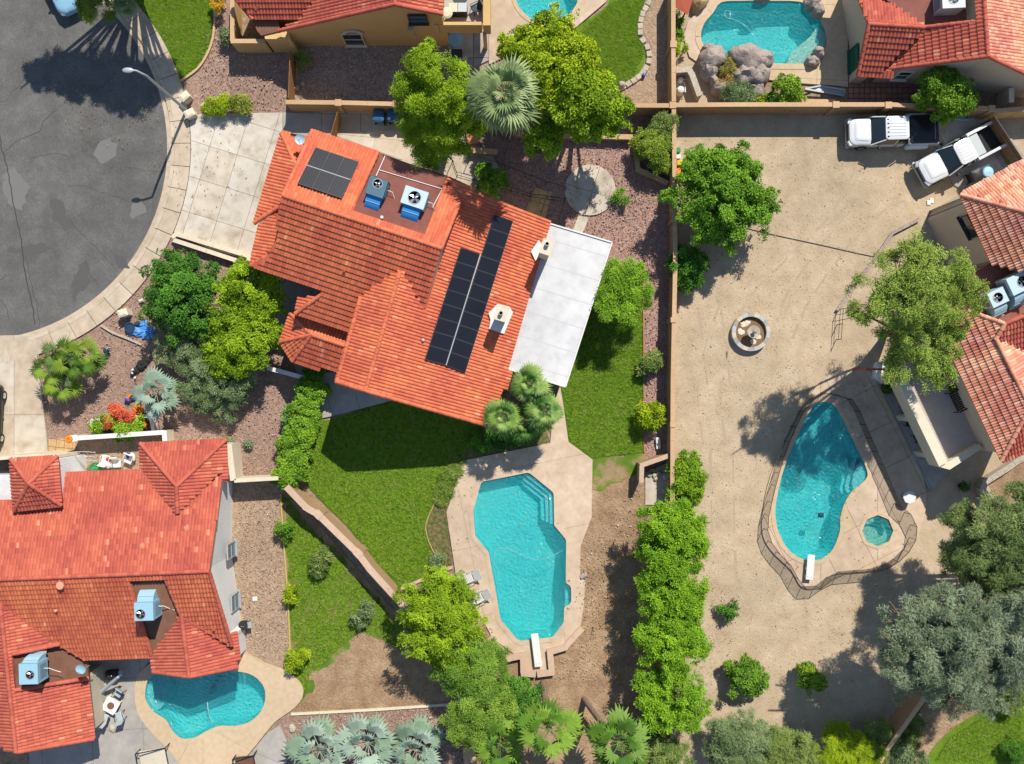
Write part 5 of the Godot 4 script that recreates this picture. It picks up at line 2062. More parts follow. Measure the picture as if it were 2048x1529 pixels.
	roof_slope(h, [[1737, 48, 4.5], [1848, 55, 4.5], [1740, -60, 2.9]], [1737, 48, 1848, 55, 1766, -2, 1740, -60, 1696, -60], {"block": 1, "wall": sb, "tones": M.tiles_rose, "deck": M.terracotta_lit})
	roof_slope(h, [[1965, -5, 5.8], [1975, 112, 5.8], [1770, 138, 2.8]], [1848, 55, 1957, 43, 1953, -60, 1966, -60, 1976, 113, 1770, 139], {"wall": sb, "inset": .1, "tones": M.tiles_rose, "single": 170, "w": .235, "course": .42})
	roof_slope(h, [[1965, -5, 5.8], [1975, 112, 5.8], [2100, 170, 3.0]], [1966, -60, 1976, 113, 2110, 176, 2110, -60], {"wall": sb, "inset": .1, "tones": M.tiles_pale, "deck": M.terracotta_lit})
	flat_roof(h, [1768, -4, 1848, 52, 1956, 42, 1953, -60, 1730, -60], 4.05, M.red_roof, 3.8)
	ridge(h, [[1737, 48, 4.53], [1848, 55, 4.53]], M.tiles_rose)
	ridge(h, [[1964, -60, 5.83], [1976, 113, 5.83]], M.tiles_rose)
	for e in [[[1770, 139, 2.85], [1976, 113, 5.83]], [[1976, 113, 5.83], [2110, 176, 2.9]], [[1716, 151, 3.0], [1737, 49, 4.53]], [[1848, 55, 4.2], [1957, 43, 5.6]], [[1957, 43, 5.6], [1953, -60, 5.6]]]:
		ridge(h, e, M.tiles_rose, "rake_tile")
	var w1 = vplane([1694, 20], [1697, 163])
	window_on(h, w1, [1701, 102, 1718, 95, 1718, 132, 1702, 140], M.shutter, M.shutter)
	var w2 = vplane([1790, 166], [2020, 173])
	window_on(h, w2, [1791, 150, 1829, 142, 1812, 157, 1795, 157], M.glass, M.frame_white)
	window_on(h, w2, [1896, 150, 1922, 147, 1905, 158, 1890, 158], M.glass, M.frame_dark)
	window_on(h, w2, [1984, 150, 2014, 150, 2010, 155, 1986, 155], M.glass, M.frame_white)
	raise_walls(h, [.08, .42])
	# ---- the house with the balcony, right
	h = thing("house", "tall house with pale mottled tile roof and white balcony, right edge", "house", P(1990, 650))
	roof_slope(h, [[1922, 388, 5.9], [2110, 290, 5.9], [2060, 426, 7.6]], [1922, 387, 2110, 290, 2110, 440, 2060, 426], {"wall": sb, "tones": M.tiles_pale, "rare": .2, "deck": M.terracotta_lit, "w": .18, "single": 80})
	roof_slope(h, [[1924, 394, 5.9], [1985, 526, 5.9], [2060, 426, 7.6]], [1923, 392, 2060, 427, 2110, 440, 2110, 560, 2048, 541, 1985, 527], {"wall": sb, "tones": M.tiles_pale, "rare": .1, "w": .16, "course": .38, "single": 100, "inset": .3})
	flat_roof(h, [1872, 612, 1950, 545, 1985, 526, 2110, 556, 2110, 660, 2010, 652, 1940, 628], 5.0, M.red_roof, 4.7)
	wall_prism(h, [1876, 612, 1950, 548, 1985, 529, 2110, 558, 2110, 658, 2010, 650, 1940, 626], 4.7, 0.0, 4.7, sb)
	roof_slope(h, [[1885, 668, 5.6], [2003, 919, 5.6], [2010, 648, 7.15]], [1868, 632, 1935, 622, 2010, 648, 1992, 678, 2060, 815, 2003, 920], {"wall": sb, "tones": M.tiles_pale, "rare": .12, "w": .17, "course": .40, "single": 120, "inset": .3})
	roof_slope(h, [[1992, 678, 6.8], [2060, 815, 6.8], [2100, 700, 5.5]], [1992, 678, 2060, 815, 2110, 800, 2110, 735], {"walls": false, "tones": M.tiles_pale, "rare": .25, "deck": M.terracotta_lit})
	roof_slope(h, [[2010, 648, 7.15], [1992, 678, 6.8], [2110, 640, 6.9]], [2010, 648, 2110, 606, 2110, 735, 1992, 678], {"walls": false, "tones": M.tiles_rose})
	roof_slope(h, [[2060, 815, 6.8], [2003, 920, 5.6], [2100, 880, 5.6]], [2060, 815, 2003, 920, 2110, 880, 2110, 800], {"wall": sb, "tones": M.tiles_rose, "rare": .1})
	ridge(h, [[1922, 390, 5.95], [2110, 440, 8.2]], M.tiles_pale)
	ridge(h, [[1935, 622, 6.4], [2010, 648, 7.2], [1992, 678, 6.85], [2060, 815, 6.85], [2003, 920, 5.65]], M.tiles_pale)
	ridge(h, [[2010, 648, 7.2], [2110, 606, 7.2]], M.tiles_rose)
	wall_prism(h, [1935, 620, 2012, 648, 2110, 608, 2110, 640, 2030, 660], 5.6, 4.9, 5.6, M.cream, "parapet")
	var w3 = vplane([1848, 435], [1886, 506])
	window_on(h, w3, [1921, 434, 1938, 430, 1956, 468, 1943, 477], M.glass, M.frame_dark)
	flat_roof(h, [1788, 742, 1830, 720, 1900, 760, 1962, 892, 1893, 930], 2.9, M.deck_floor, 2.6, "balcony_floor")
	wall_prism(h, [1786, 741, 1803, 733, 1896, 925, 1879, 934], 3.8, 2.3, 3.8, M.cream, "balcony_wall")
	wall_prism(h, [1879, 934, 1896, 925, 1960, 889, 1966, 897, 1900, 940], 3.55, 2.3, 3.55, M.cream, "balcony_wall")
	for q in [[1795, 760], [1835, 838], [1872, 912]]:
		var mb = MB.new()
		var a = P(q[0], q[1], 3.0)
		mb.box(Vector3(a.x, 1.25, a.z), Vector3(.35, 2.5, .35), Basis(Vector3.UP, -1.1))
		part(h, "pillar", mb, M.cream)
	var w4 = vplane([1898 - 24, 765], [1960 - 24, 893])
	window_on(h, w4, [1957, 853, 1972, 849, 1984, 876, 1968, 880], M.glass_blue, M.frame_dark)
	raise_walls(h, [.3])
	M.planes = {"N": plN, "S": plS, "E": plE, "LN": plLN, "LS": plLS}

func walls():
	var bt = M.block
	var cp = M.block_cap
	var g = "tan block walls between the lots"
	wall_run("block_wall", "tan block wall below the dark gravel yard, trash bins at its foot", [[571, 204], [676, 205], [792, 208], [945, 209]], 1.95, .2, bt, cp, {"piers": [[676, 205], [792, 208]], "group": g})
	wall_run("block_wall", "tan block wall running behind the leafy tree and the tall palm", [[946, 209], [1340, 211]], 1.95, .2, bt, cp, {"group": g})
	wall_run("block_wall", "long tan block wall between the sand lot and the boulder pool", [[1351, 210], [1472, 209], [1673, 209], [1778, 209], [1985, 217]], 1.95, .2, bt, cp, {"piers": [[1346, 210], [1673, 209], [1778, 210], [1985, 217]], "group": g, "bay": 3.0})
	wall_run("block_wall", "tan block wall between the top lawn and the boulder pool", [[1347, -40], [1347, 88], [1348, 203]], 1.95, .2, bt, cp, {"piers": [[1347.5, 88]], "group": g})
	wall_run("block_wall", "tan block wall between the mauve gravel yard and the sand lot", [[1348, 216], [1351, 520], [1346, 760], [1345, 1005]], 1.95, .2, bt, cp, {"piers": [[1349, 440], [1347, 640], [1346, 850]], "pier": .34, "group": g, "bay": 3.2})
	wall_run("block_wall", "tan block wall hidden under the row of four trees", [[1345, 1006], [1345, 1580]], 1.95, .2, bt, cp, {"group": g})
	wall_run("retaining_wall", "low tan retaining wall with a red soil bed behind it", [[1030, 268], [1100, 270], [1266, 274]], .7, .25, bt, cp)
	wall_run("retaining_wall", "low angled planter wall in the corner behind the round pad", [[1273, 276], [1276, 338], [1337, 366]], .7, .2, bt, cp)
	wall_run("pink_wall", "long pink capped block wall slanting beside the main lawn", [[572, 974], [612, 1016], [636, 1030], [716, 1108], [740, 1140], [818, 1226]], 1.95, .34, bt, M.pink_block, {"piers": [[636, 1030], [716, 1108]], "pier": .5, "bay": 3.0})
	wall_run("cream_wall", "short cream wall beside the hip roof of the left house", [[457, 889], [466, 962]], 2.0, .3, M.cream, M.cream, {"pier": .4})
	wall_run("cream_wall", "cream wall between the left house and the clipped hedge", [[468, 962], [556, 957]], 2.0, .18, M.cream, M.cream)
	wall_run("white_wall", "white courtyard wall with a pumpkin post at its end", [[150, 877], [328, 865], [329, 884]], 1.5, .22, M.cream, M.white, {"piers": [[147, 877]]})
	wall_run("planter_wall", "long cream planter edge beside the pale driveway", [[344, 476], [351, 468], [499, 513], [484, 547]], .6, .2, M.cream, M.cream)
	wall_run("planter_wall", "inner cream planter edge parallel to the driveway", [[346, 480], [478, 523], [462, 556]], .6, .2, M.cream, M.cream)
	wall_run("white_wall", "short white wall at the end of the clipped hedge", [[534, 736], [610, 757]], 1.2, .2, M.stucco_white, M.white)
	wall_run("brown_wall", "tan block wall slanting under the big grey tree", [[1868, 1372], [1776, 1500], [1740, 1560]], 1.9, .2, bt, cp)
	wall_run("stone_wall", "curved pale stone wall around the brown soil, right edge", [[2060, 906], [2020, 935], [1972, 965], [1967, 980], [1980, 1000], [2003, 1010]], .8, .3, M.rock_pale, M.rock_pale, {"bay": .45})
	wall_run("tan_wall", "small tan wall screening the pool equipment", [[1283, 966], [1284, 931], [1338, 912]], 1.6, .22, bt, M.pink_block)
	wall_run("courtyard_wall", "tan courtyard wall in front of the two storey house", [[464, -40], [464, 82], [530, 82]], 2.0, .2, M.stucco_tan, M.block_cap)
	wall_run("tan_wall", "low red tan wall below the leaning aluminium frame", [[1590, 202], [1672, 203]], .8, .2, bt, cp)
	wall_run("tan_wall", "tan wall end beside the brown wooden gate, right edge", [[1990, 222], [2045, 218], [2100, 214]], 1.9, .22, M.stucco_tan, M.block_cap)
	wall_run("tan_wall", "short tan planter block next to the palm trunk", [[938, 300], [995, 304]], .7, .3, bt, cp)
	wall_run("white_wall", "white plaster wall stub beside the boulder pile", [[1352, 140], [1378, 138], [1385, 150], [1400, 192]], 1.0, .3, M.rock_pale, M.rock_pale)
	wall_run("house_wall_stub", "beige garden wall joining the beige house at the right edge", [[2024, 176], [2024, 205]], 1.7, .25, M.stucco_beige, M.cream)
	# gates of upright boards
	for q in [["brown wooden gate at the end of the dark gravel yard", [580, 100], [576, 196], 1.85, M.wood], ["orange wooden gate between the driveway and the trash bins", [675, 222], [661, 270], 1.75, M.wood], ["brown board gate beside the white pickup trucks", [1990, 232], [2046, 318], 1.9, M.brown_wood]]:
		var a = P(q[1][0], q[1][1], q[3])
		var b = P(q[2][0], q[2][1], q[3])
		a.y = 0
		b.y = 0
		var root = thing("wooden_gate", q[0], "gate", a)
		var d = (b - a).normalized()
		var n = roundi(a.distance_to(b) / .16)
		for i in n:
			var mb = MB.new()
			var c = a.lerp(b, (i + .5) / n)
			mb.box(c + Vector3.UP * (q[3] / 2 + .05 + rng.randf() * .02), Vector3(.15, q[3] - .1, .03), Basis(d, Vector3.UP, d.cross(Vector3.UP)))
			part(root, "board", mb, q[4])
		for y in [.35, q[3] - .3]:
			var mb = MB.new()
			mb.bar(a + Vector3.UP * y + d.cross(Vector3.UP) * .045, b + Vector3.UP * y + d.cross(Vector3.UP) * .045, .05, .1)
			part(root, "rail", mb, q[4])
	mesh_fence("pool_fence", "black mesh fence with posts around the teal pool", [[1640, 786], [1608, 806], [1578, 860], [1556, 920], [1538, 985], [1526, 1050], [1540, 1090], [1572, 1125], [1594, 1165], [1612, 1174], [1632, 1170], [1652, 1154], [1680, 1142], [1735, 1138], [1775, 1124], [1806, 1095], [1820, 1062], [1812, 1030], [1790, 1012], [1780, 990], [1768, 960], [1748, 915], [1724, 862], [1702, 812], [1684, 795], [1640, 786]], 1.2, .85)
	wire_fence("wire_fence", "thin dark wire fence at the corner of the sand lot by the mesquite", [[1718, 612], [1676, 620], [1672, 680]], 1.1, 1.3, M.black, [.5, 1.05])
	wall_run("curved_kerb", "low dark stone kerb curving from the house across the sand", [[1840, 438], [1786, 466], [1758, 508], [1714, 568], [1675, 622]], .28, .14, M.rock, M.rock, {"bay": .7, "category": "kerb"})
	wire_fence("metal_fence", "low dark metal railing behind the solar roofed house", [[905, 325], [915, 352], [985, 372], [1060, 395], [1128, 405], [1118, 440]], 1.3, 1.3, M.black, [.3, 1.25])
	wire_fence("metal_fence", "dark metal frame standing in the planted strip behind the house", [[940, 318], [1010, 340], [1090, 372], [1130, 382]], 1.5, 1.7, M.black, [1.45])
	# edging of lawns, stone by stone
	var et = thing("garden_edging", "curved pale stone edging around the top lawn", "edging", P(1285, 100))
	var path = catmull(gw([1316, -50, 1300, 0, 1283, 35, 1281, 72, 1296, 100, 1296, 128, 1277, 155, 1245, 175, 1210, 190]), false, 6)
	var run = 0.0
	for i in path.size() - 1:
		run += path[i].distance_to(path[i + 1])
		if run > .38:
			run = 0.0
			var d = (path[i + 1] - path[i]).normalized()
			var mb = MB.new()
			mb.loft([rring(.40, .36, .0, .06), rring(.40, .36, .16, .06), rring(.34, .30, .20, .06)])
			var s = part(et, "edging_stone", mb, M.rock_pale if i % 3 else M.walk_b, false)
			s.transform = Transform3D(Basis(Vector3.UP, yaw(d.x, d.y) + rng.randf_range(-.12, .12)), Vector3(path[i].x, 0, path[i].y) - et.position)
	for e in [["tan board edging between the lawn and the brown gravel", gw([562, 988, 568, 1080, 577, 1200, 581, 1300]), .10, M.hose], ["cream kerb strip below the patchy lawn", gw([583, 1428, 750, 1419, 926, 1407]), .16, M.cream], ["brown edging strip on the right of the deep green lawn", gw([1286, 560, 1288, 905]), .08, M.wood], ["tan edging strip around the top left lawn", catmull(gw([432, -50, 430, 40, 426, 80, 414, 112, 394, 140, 357, 166]), false, 5), .14, M.block_cap], ["pink edging strip along the lower lawn by the bushy tree", gw([800, 1178, 866, 1150, 905, 1134]), .2, M.pink_block], ["pale stone edging line in front of the blue tarp", catmull(gw([203, 651, 225, 665, 255, 677, 285, 690]), false, 4), .14, M.rock_pale]]:
		var mb = MB.new()
		mb.prism(ribbon(e[1], e[2]), 0, .17)
		solo("edging_strip", mb, e[3], Vector3(e[1][0].x, 0, e[1][0].y), e[0], "edging")
	# raised copings at the foot of the angular pool's deck
	for e in [["cream block kerb left of the diving board", [[978, 1276], [1018, 1318], [1046, 1312], [1047, 1348], [1072, 1350]]], ["cream block kerb right of the diving board", [[1164, 1258], [1130, 1296], [1100, 1305], [1104, 1346], [1074, 1350]]]]:
		wall_run("deck_kerb", e[0], e[1], .5, .32, M.pink_block, M.pink_block, {"bay": 1.0, "category": "kerb"})

func things_on_roofs():
	var pl = M.planes
	solar("solar_array", "six solar panels in two rows on the smooth upper roof", pl.N, [631, 294, 718, 323, 683, 397, 594, 367], 3, 2, {"lines": true, "across": true})
	solar("solar_array", "left column of black solar panels on the long east slope", pl.E, [921, 495, 961, 508, 892, 731, 849, 719], 1, 8, {"down": true})
	solar("solar_array", "right column of black solar panels, starting higher up the slope", pl.E, [988, 429, 1027, 442, 931, 746, 892, 732], 1, 11)
	var nh = y_at(pl.N, P(752, 374, 6.5).x, P(752, 374, 6.5).z) - .1
	ac_unit("rooftop_cooler", "dark blue grey rooftop cooler with blue barrel duct", P(753, 374, nh + 1.1) - Vector3.UP * 1.1, yaw(.949, .316), Vector3(1.1, 1.1, 1.08), {"m": M.ac_dark, "fan": .28, "fz": -.2, "duct": .95})
	nh = y_at(pl.N, P(829, 395, 6.5).x, P(829, 395, 6.5).z) - .1
	ac_unit("rooftop_cooler", "pale rooftop cooler with blue barrel duct, large round fan", P(829, 395, nh + 1.15) - Vector3.UP * 1.15, yaw(.949, .316), Vector3(1.42, 1.15, 1.06), {"fan": .38, "duct": .95, "dw": .72})
	nh = y_at(pl.LS, P(293, 1208, 5).x, P(293, 1208, 5).z) - .45
	ac_unit("rooftop_cooler", "light blue rooftop cooler in the brown well, fan at its left", P(287, 1224, nh + 1.5) - Vector3.UP * 1.5, .03, Vector3(1.15, 1.5, 1.1), {"m": M.ac_blue, "fan": .3, "fx": -.2, "fz": .15, "duct": -.75, "dm": M.duct_pale, "dw": .85})
	ac_unit("rooftop_cooler", "light blue rooftop cooler on the lower left brown roof", P(56, 1349, 5.6) - Vector3.UP * 1.3, .03, Vector3(1.15, 1.3, 1.25), {"m": M.ac_blue, "fan": .27, "fx": .1, "fz": .05, "duct": -.3, "dm": M.duct_pale})
	ac_unit("rooftop_cooler", "pale rooftop cooler with a grey louvred side, right house", P(1997, 595, 6.2) - Vector3.UP * 1.2, .45, Vector3(1.05, 1.2, .95), {"fan": .3, "duct": .7, "dm": M.duct_pale})
	ac_unit("rooftop_cooler", "larger pale rooftop cooler cut off by the right edge", P(2040, 566, 6.4) - Vector3.UP * 1.4, .45, Vector3(1.3, 1.4, 1.1), {"fan": .33, "fx": .2, "duct": .8, "dm": M.duct_pale})
	ac_unit("rooftop_cooler", "grey rooftop unit at the top edge on the red flat roof", P(1908, -4, 5.4) - Vector3.UP * 1.3, .05, Vector3(1.4, 1.3, 1.2), {"m": M.metal_grey, "fan": .35})
	# chimneys
	for c in [["tall cream chimney rising through the white patio roof", [1087, 476, 1110, 482, 1099, 512, 1077, 505], 6.1, [1094, 489]], ["shorter cream chimney on the east slope beside the panels", [996, 609, 1020, 616, 1010, 645, 986, 638], 6.4, [1002, 627]]]:
		var q = PackedVector2Array()
		for p in px(c[1]):
			var w = P(p.x, p.y, c[2])
			q.append(Vector2(w.x, w.z))
		var m = (q[0] + q[2]) / 2
		var root = thing("chimney", c[0], "chimney", Vector3(m.x, 0, m.y))
		var mb = MB.new()
		mb.prism(Geometry2D.offset_polygon(q, -.06)[0], 2.4, c[2] - .1)
		part(root, "stack", mb, M.stucco_beige)
		mb = MB.new()
		mb.prism(q, c[2] - .12, c[2])
		part(root, "chimney_cap", mb, M.cream)
		var fp = P(c[3][0], c[3][1], c[2])
		mb = MB.new()
		mb.lathe(fp, [[.13, 0], [.13, .3], [.10, .3], [.10, .02], [0, .02]], 14)
		part(root, "flue", mb, M.metal_grey)
		mb = MB.new()
		mb.lathe(fp, [[.095, .06], [0, .06]], 12)
		part(root, "flue_throat", mb, M.black)
	for f in [["white flashing patch behind the tall chimney", [1078, 480, 1062, 503, 1071, 522, 1090, 500], .06], ["white flashing apron around the shorter chimney", [995, 608, 977, 627, 981, 640, 978, 658, 1008, 668, 1026, 625, 1019, 614], .06]]:
		var up = Plane(pl.E.normal, pl.E.d + .26)
		var mb = MB.new()
		var w = PackedVector2Array()
		for p in px(f[1]):
			var q = hit(p.x, p.y, up)
			w.append(Vector2(q.x, q.z))
		mb.prism(w, -.12, 0)
		for i in mb.v.size():
			mb.v[i].y += y_at(up, mb.v[i].x, mb.v[i].z)
		var at = hit(f[1][0], f[1][1], up)
		solo("flashing", mb, M.white, at, f[0], "flashing")
	# satellite dishes
	for d in [["pale satellite dish on the corner of the orange roof", [600, 279], 6.6, .3, .7], ["blue grey satellite dish at the edge of the brown roof", [162, 1338], 4.7, .32, .5], ["large blue satellite dish leaning on the tan house", [911, 78], 1.9, .46, 1.0]]:
		var p = P(d[1][0], d[1][1], d[2])
		var root = thing("satellite_dish", d[0], "satellite dish", p)
		var prof = []
		for i in 7:
			prof.append([d[3] * i / 6.0 + .001, d[3] * .28 * pow(i / 6.0, 2)])
		var mb = MB.new()
		mb.lathe(Vector3(), prof, 24)
		var k = part(root, "dish", mb, M.ac_pale if d[3] < .31 else M.ac_blue, false)
		k.rotation = Vector3(d[4] * .35, .4, .12)
		mb = MB.new()
		mb.tube([Vector3(0, 0, 0), Vector3(.05, -.5, .1), Vector3(.05, -1.0, .1)], .03, .03, 6)
		part(root, "mast", mb, M.metal_grey, false)
		mb = MB.new()
		mb.tube([Vector3(0, .02, .3), Vector3(0, .4, .12)], .015, .015, 5)
		mb.blob(Vector3(0, .42, .1), Vector3(.05, .05, .08), 3, .1, 5, 8)
		part(root, "feed_arm", mb, M.metal_grey, false)
	vent("roof_vent", "small vent pipe on the dark red south slope", 690, 542, pl.S, M.terracotta)
	vent("roof_vent", "grey vent pipe left of the black panel columns", 847, 681, pl.E, M.metal_grey)
	vent("roof_vent", "vent stub low on the red slope near the gable valley", 835, 590, pl.S, M.terracotta)
	vent("roof_vent", "square terracotta vent near the right end of the pink roof", 375, 1056, pl.LN, M.tiles_rose[4], .12, .18)
	vent("roof_vent", "terracotta vent in the middle of the pink roof", 286, 1092, pl.LN, M.tiles_rose[4], .11, .15)
	vent("roof_vent", "terracotta vent just above the long ridge", 374, 1136, pl.LN, M.tiles_rose[1], .11, .15)
	vent("roof_vent", "pale terracotta box vent below the long ridge", 124, 1170, pl.LS, M.tiles_pale[0], .16, .3)
	vent("roof_vent", "little vent pipe on the wide red slope of the left house", 115, 1220, pl.LS, M.tiles_pale[0])
	vent("roof_vent", "vent pipe near the lower right corner of the red slope", 430, 1258, pl.LS, M.terracotta)
	var up = Plane(pl.N.normal, pl.N.d - .05)
	for l in [[[770, 312], [752, 352]], [[895, 358], [865, 415]], [[758, 340], [890, 380]]]:
		var a = hit(l[0][0], l[0][1], up)
		var b = hit(l[1][0], l[1][1], up)
		var mb = MB.new()
		mb.tube([a, b], .025, .025, 5)
		solo("roof_pipe", mb, M.frame_white, a, ["white pipe running up to the dark rooftop cooler", "white pipe on the red roof right of the pale cooler", "long thin conduit crossing the red roof above the coolers"][[770, 895, 758].find(l[0][0])], "pipe")
	for b in [[[751, 413], "small orange box on the red roof below the dark cooler"], [[764, 435], "small white box on the red roof near its lower edge"]]:
		var p = hit(b[0][0], b[0][1], up)
		var mb = MB.new()
		mb.loft([rring(.35 if b[0][0] < 755 else .16, .16, .0, .02), rring(.35 if b[0][0] < 755 else .16, .16, .12, .02)])
		for i in mb.v.size():
			mb.v[i] += p
		solo("roof_box", mb, M.tiles_pale[0] if b[0][0] < 755 else M.white, p, b[1], "box")

func vehicles_and_street():
	var t = pickup("pickup_truck", "white extended cab pickup with black bed cover by the wall", {"len": 5.85, "cab": [1.45, -1.0], "cover": true, "flare": true, "lamps": true})
	t.position = P(1773, 270.5, 0) + Vector3(0, .12, 0)
	t.rotation.y = yaw(-1, .03)
	t = pickup("pickup_truck", "white pickup with open bed and silver box, parked at an angle", {"len": 5.9, "cab": [1.35, -.75], "box": true})
	t.position = P(1907, 315, 0) + Vector3(0, .12, 0)
	t.rotation.y = yaw(-155, 82)
	var c = car("parked_car", "light blue car parked in the tree shade, top left", M.paint_blue, 4.2)
	c.position = P(128, -24, 0)
	c.rotation.y = yaw(30, 62)
	c = car("parked_car", "black car cut off by the left edge on the driveway", M.paint_dark, 4.5)
	c.position = P(-13, 832, 0) + Vector3.UP * .15
	c.rotation.y = yaw(.06, -1)
	# street lamp
	var b = P(374, 222, 0)
	var root = thing("street_lamp", "silver street lamp leaning over the street beside the driveway", "street lamp", b)
	var path = []
	var top = P(300, 158, 6.8) - b
	var head = P(262, 140, 7.9) - b
	for p in [Vector3(0, 0, 0), Vector3(top.x * .25, 3.6, top.z * .25), Vector3(top.x * .7, 6.2, top.z * .7), Vector3(top.x * 1.1, 7.4, top.z * 1.25), Vector3(lerpf(top.x, head.x, .6), 7.85, lerpf(top.z, head.z, .85)), head]:
		path.append(p)
	var mb = MB.new()
	mb.tube(path, .1, .05, 10)
	part(root, "pole", mb, M.metal_grey, false)
	mb = MB.new()
	mb.blob(head + Vector3(-.2, .0, .02), Vector3(.34, .09, .17), 9, .05, 8, 12)
	part(root, "lamp_head", mb.smooth(70), M.metal_grey, false)
	mb = MB.new()
	mb.blob(head + Vector3(-.22, -.07, .02), Vector3(.2, .06, .12), 9, .02, 6, 10)
	part(root, "lens", mb.smooth(70), M.frame_white, false)
	# cream pillars and boxes at the kerb
	for q in [["cream street pillar at the foot of the lamp", [378, 226], .8, .62, .45], ["cream utility pillar behind the kerb above the lamp", [368, 192], .85, .6, .7], ["small white cap stone between the pillars and the shrubs", [407, 210], .4, .35, .6], ["cream box standing behind the sidewalk near the blue tarp", [244, 626], .9, .6, .3], ["small white cube by the dark round tree", [281, 602], .25, .25, .4]]:
		var p = P(q[1][0], q[1][1], q[2])
		var r = thing("street_pillar", q[0], "pillar", Vector3(p.x, 0, p.z), q[4])
		mb = MB.new()
		mb.loft([rring(q[3], q[3] * .75, 0, .05), rring(q[3], q[3] * .75, q[2] - .12, .05)])
		part(r, "shaft", mb, M.cream, false)
		mb = MB.new()
		mb.loft([rring(q[3] + .06, q[3] * .75 + .06, q[2] - .12, .05), rring(q[3] + .04, q[3] * .75 + .04, q[2] - .02, .05), rring(q[3] * .6, q[3] * .4, q[2] + .05, .04)])
		part(r, "pillar_cap", mb, M.cream, false)
	var bn = bin("dark blue wheelie bin, left one against the tan wall", P(762, 240, 0) + Vector3.UP * .15, 1.5, M.bin_blue, M.bin_blue)
	dup(bn, P(790, 239, 0) + Vector3.UP * .15, 1.6, "dark blue wheelie bin next to the white barbecue cart")
	bin("black wheelie bin beside the pale tiled corner", P(1939, 357, 0) + Vector3.UP * .12, .45, M.black, M.black)
	bin("black wheelie bin under the blue round cover", P(1957, 350, 0) + Vector3.UP * .12, .45, M.black, M.navy)
	mb = MB.new()
	var rp = P(1977, 344, 1.25)
	mb.lathe(rp, [[.05, -.2], [.33, -.12], [.36, 0], [.3, .05], [0, .08]], 24)
	solo("round_cover", mb, M.ac_blue, rp, "blue round tub cover standing by the black bins", "cover")
	# white barbecue cart
	var bq = thing("barbecue_cart", "white barbecue cart next to the blue bins", "barbecue", P(816, 236, 0) + Vector3.UP * .15, .05)
	mb = MB.new()
	mb.loft([rring(.85, .95, .25, .06), rring(.85, .95, .85, .06)])
	part(bq, "cabinet", mb, M.metal_grey, false)
	mb = MB.new()
	mb.loft([rring(.9, .6, .86, .08), rring(.9, .56, 1.05, .1), rring(.8, .3, 1.18, .1)])
	part(bq, "lid", mb.smooth(40), M.white, false)
	mb = MB.new()
	mb.box(Vector3(0, .9, .52), Vector3(.9, .05, .3))
	part(bq, "shelf", mb, M.white, false)
	for s in [-1, 1]:
		mb = MB.new()
		mb.box(Vector3(s * .35, .13, 0), Vector3(.08, .26, .8))
		part(bq, "leg", mb, M.black, false)
	# long white and steel frames leaning by the walls
	for q in [["aluminium frame of long rails leaning beside the boulder pool deck", [[1610, 178], [1688, 192], [1690, 180], [1640, 172]], .5, M.metal_grey], ["long white box lying behind the black covered pickup", [[1896, 232], [1938, 233], [1938, 240], [1895, 240]], .35, M.ac_pale], ["bundle of red and white boards on the wall foot", [[1935, 222], [1975, 224], [1974, 231], [1934, 229]], .5, M.mauve]]:
		var root2 = thing("stored_frame", q[0], "building materials", P(q[1][0][0], q[1][0][1], 0))
		for k in 4:
			mb = MB.new()
			var a = P(q[1][k][0], q[1][k][1], q[2] * (.4 if k % 2 else 1.0))
			var e = P(q[1][(k + 1) % 4][0], q[1][(k + 1) % 4][1], q[2] * (1.0 if k % 2 else .4))
			mb.bar(a, e, .1, .1)
			part(root2, "rail", mb, q[3])
		mb = MB.new()
		var z = []
		for k in 4:
			z.append(P(q[1][k][0], q[1][k][1], q[2] * .35))
		mb.hexa([z[0] - Vector3.UP * .1, z[1] - Vector3.UP * .1, z[2] - Vector3.UP * .1, z[3] - Vector3.UP * .1], z)
		part(root2, "panel", mb, q[3])

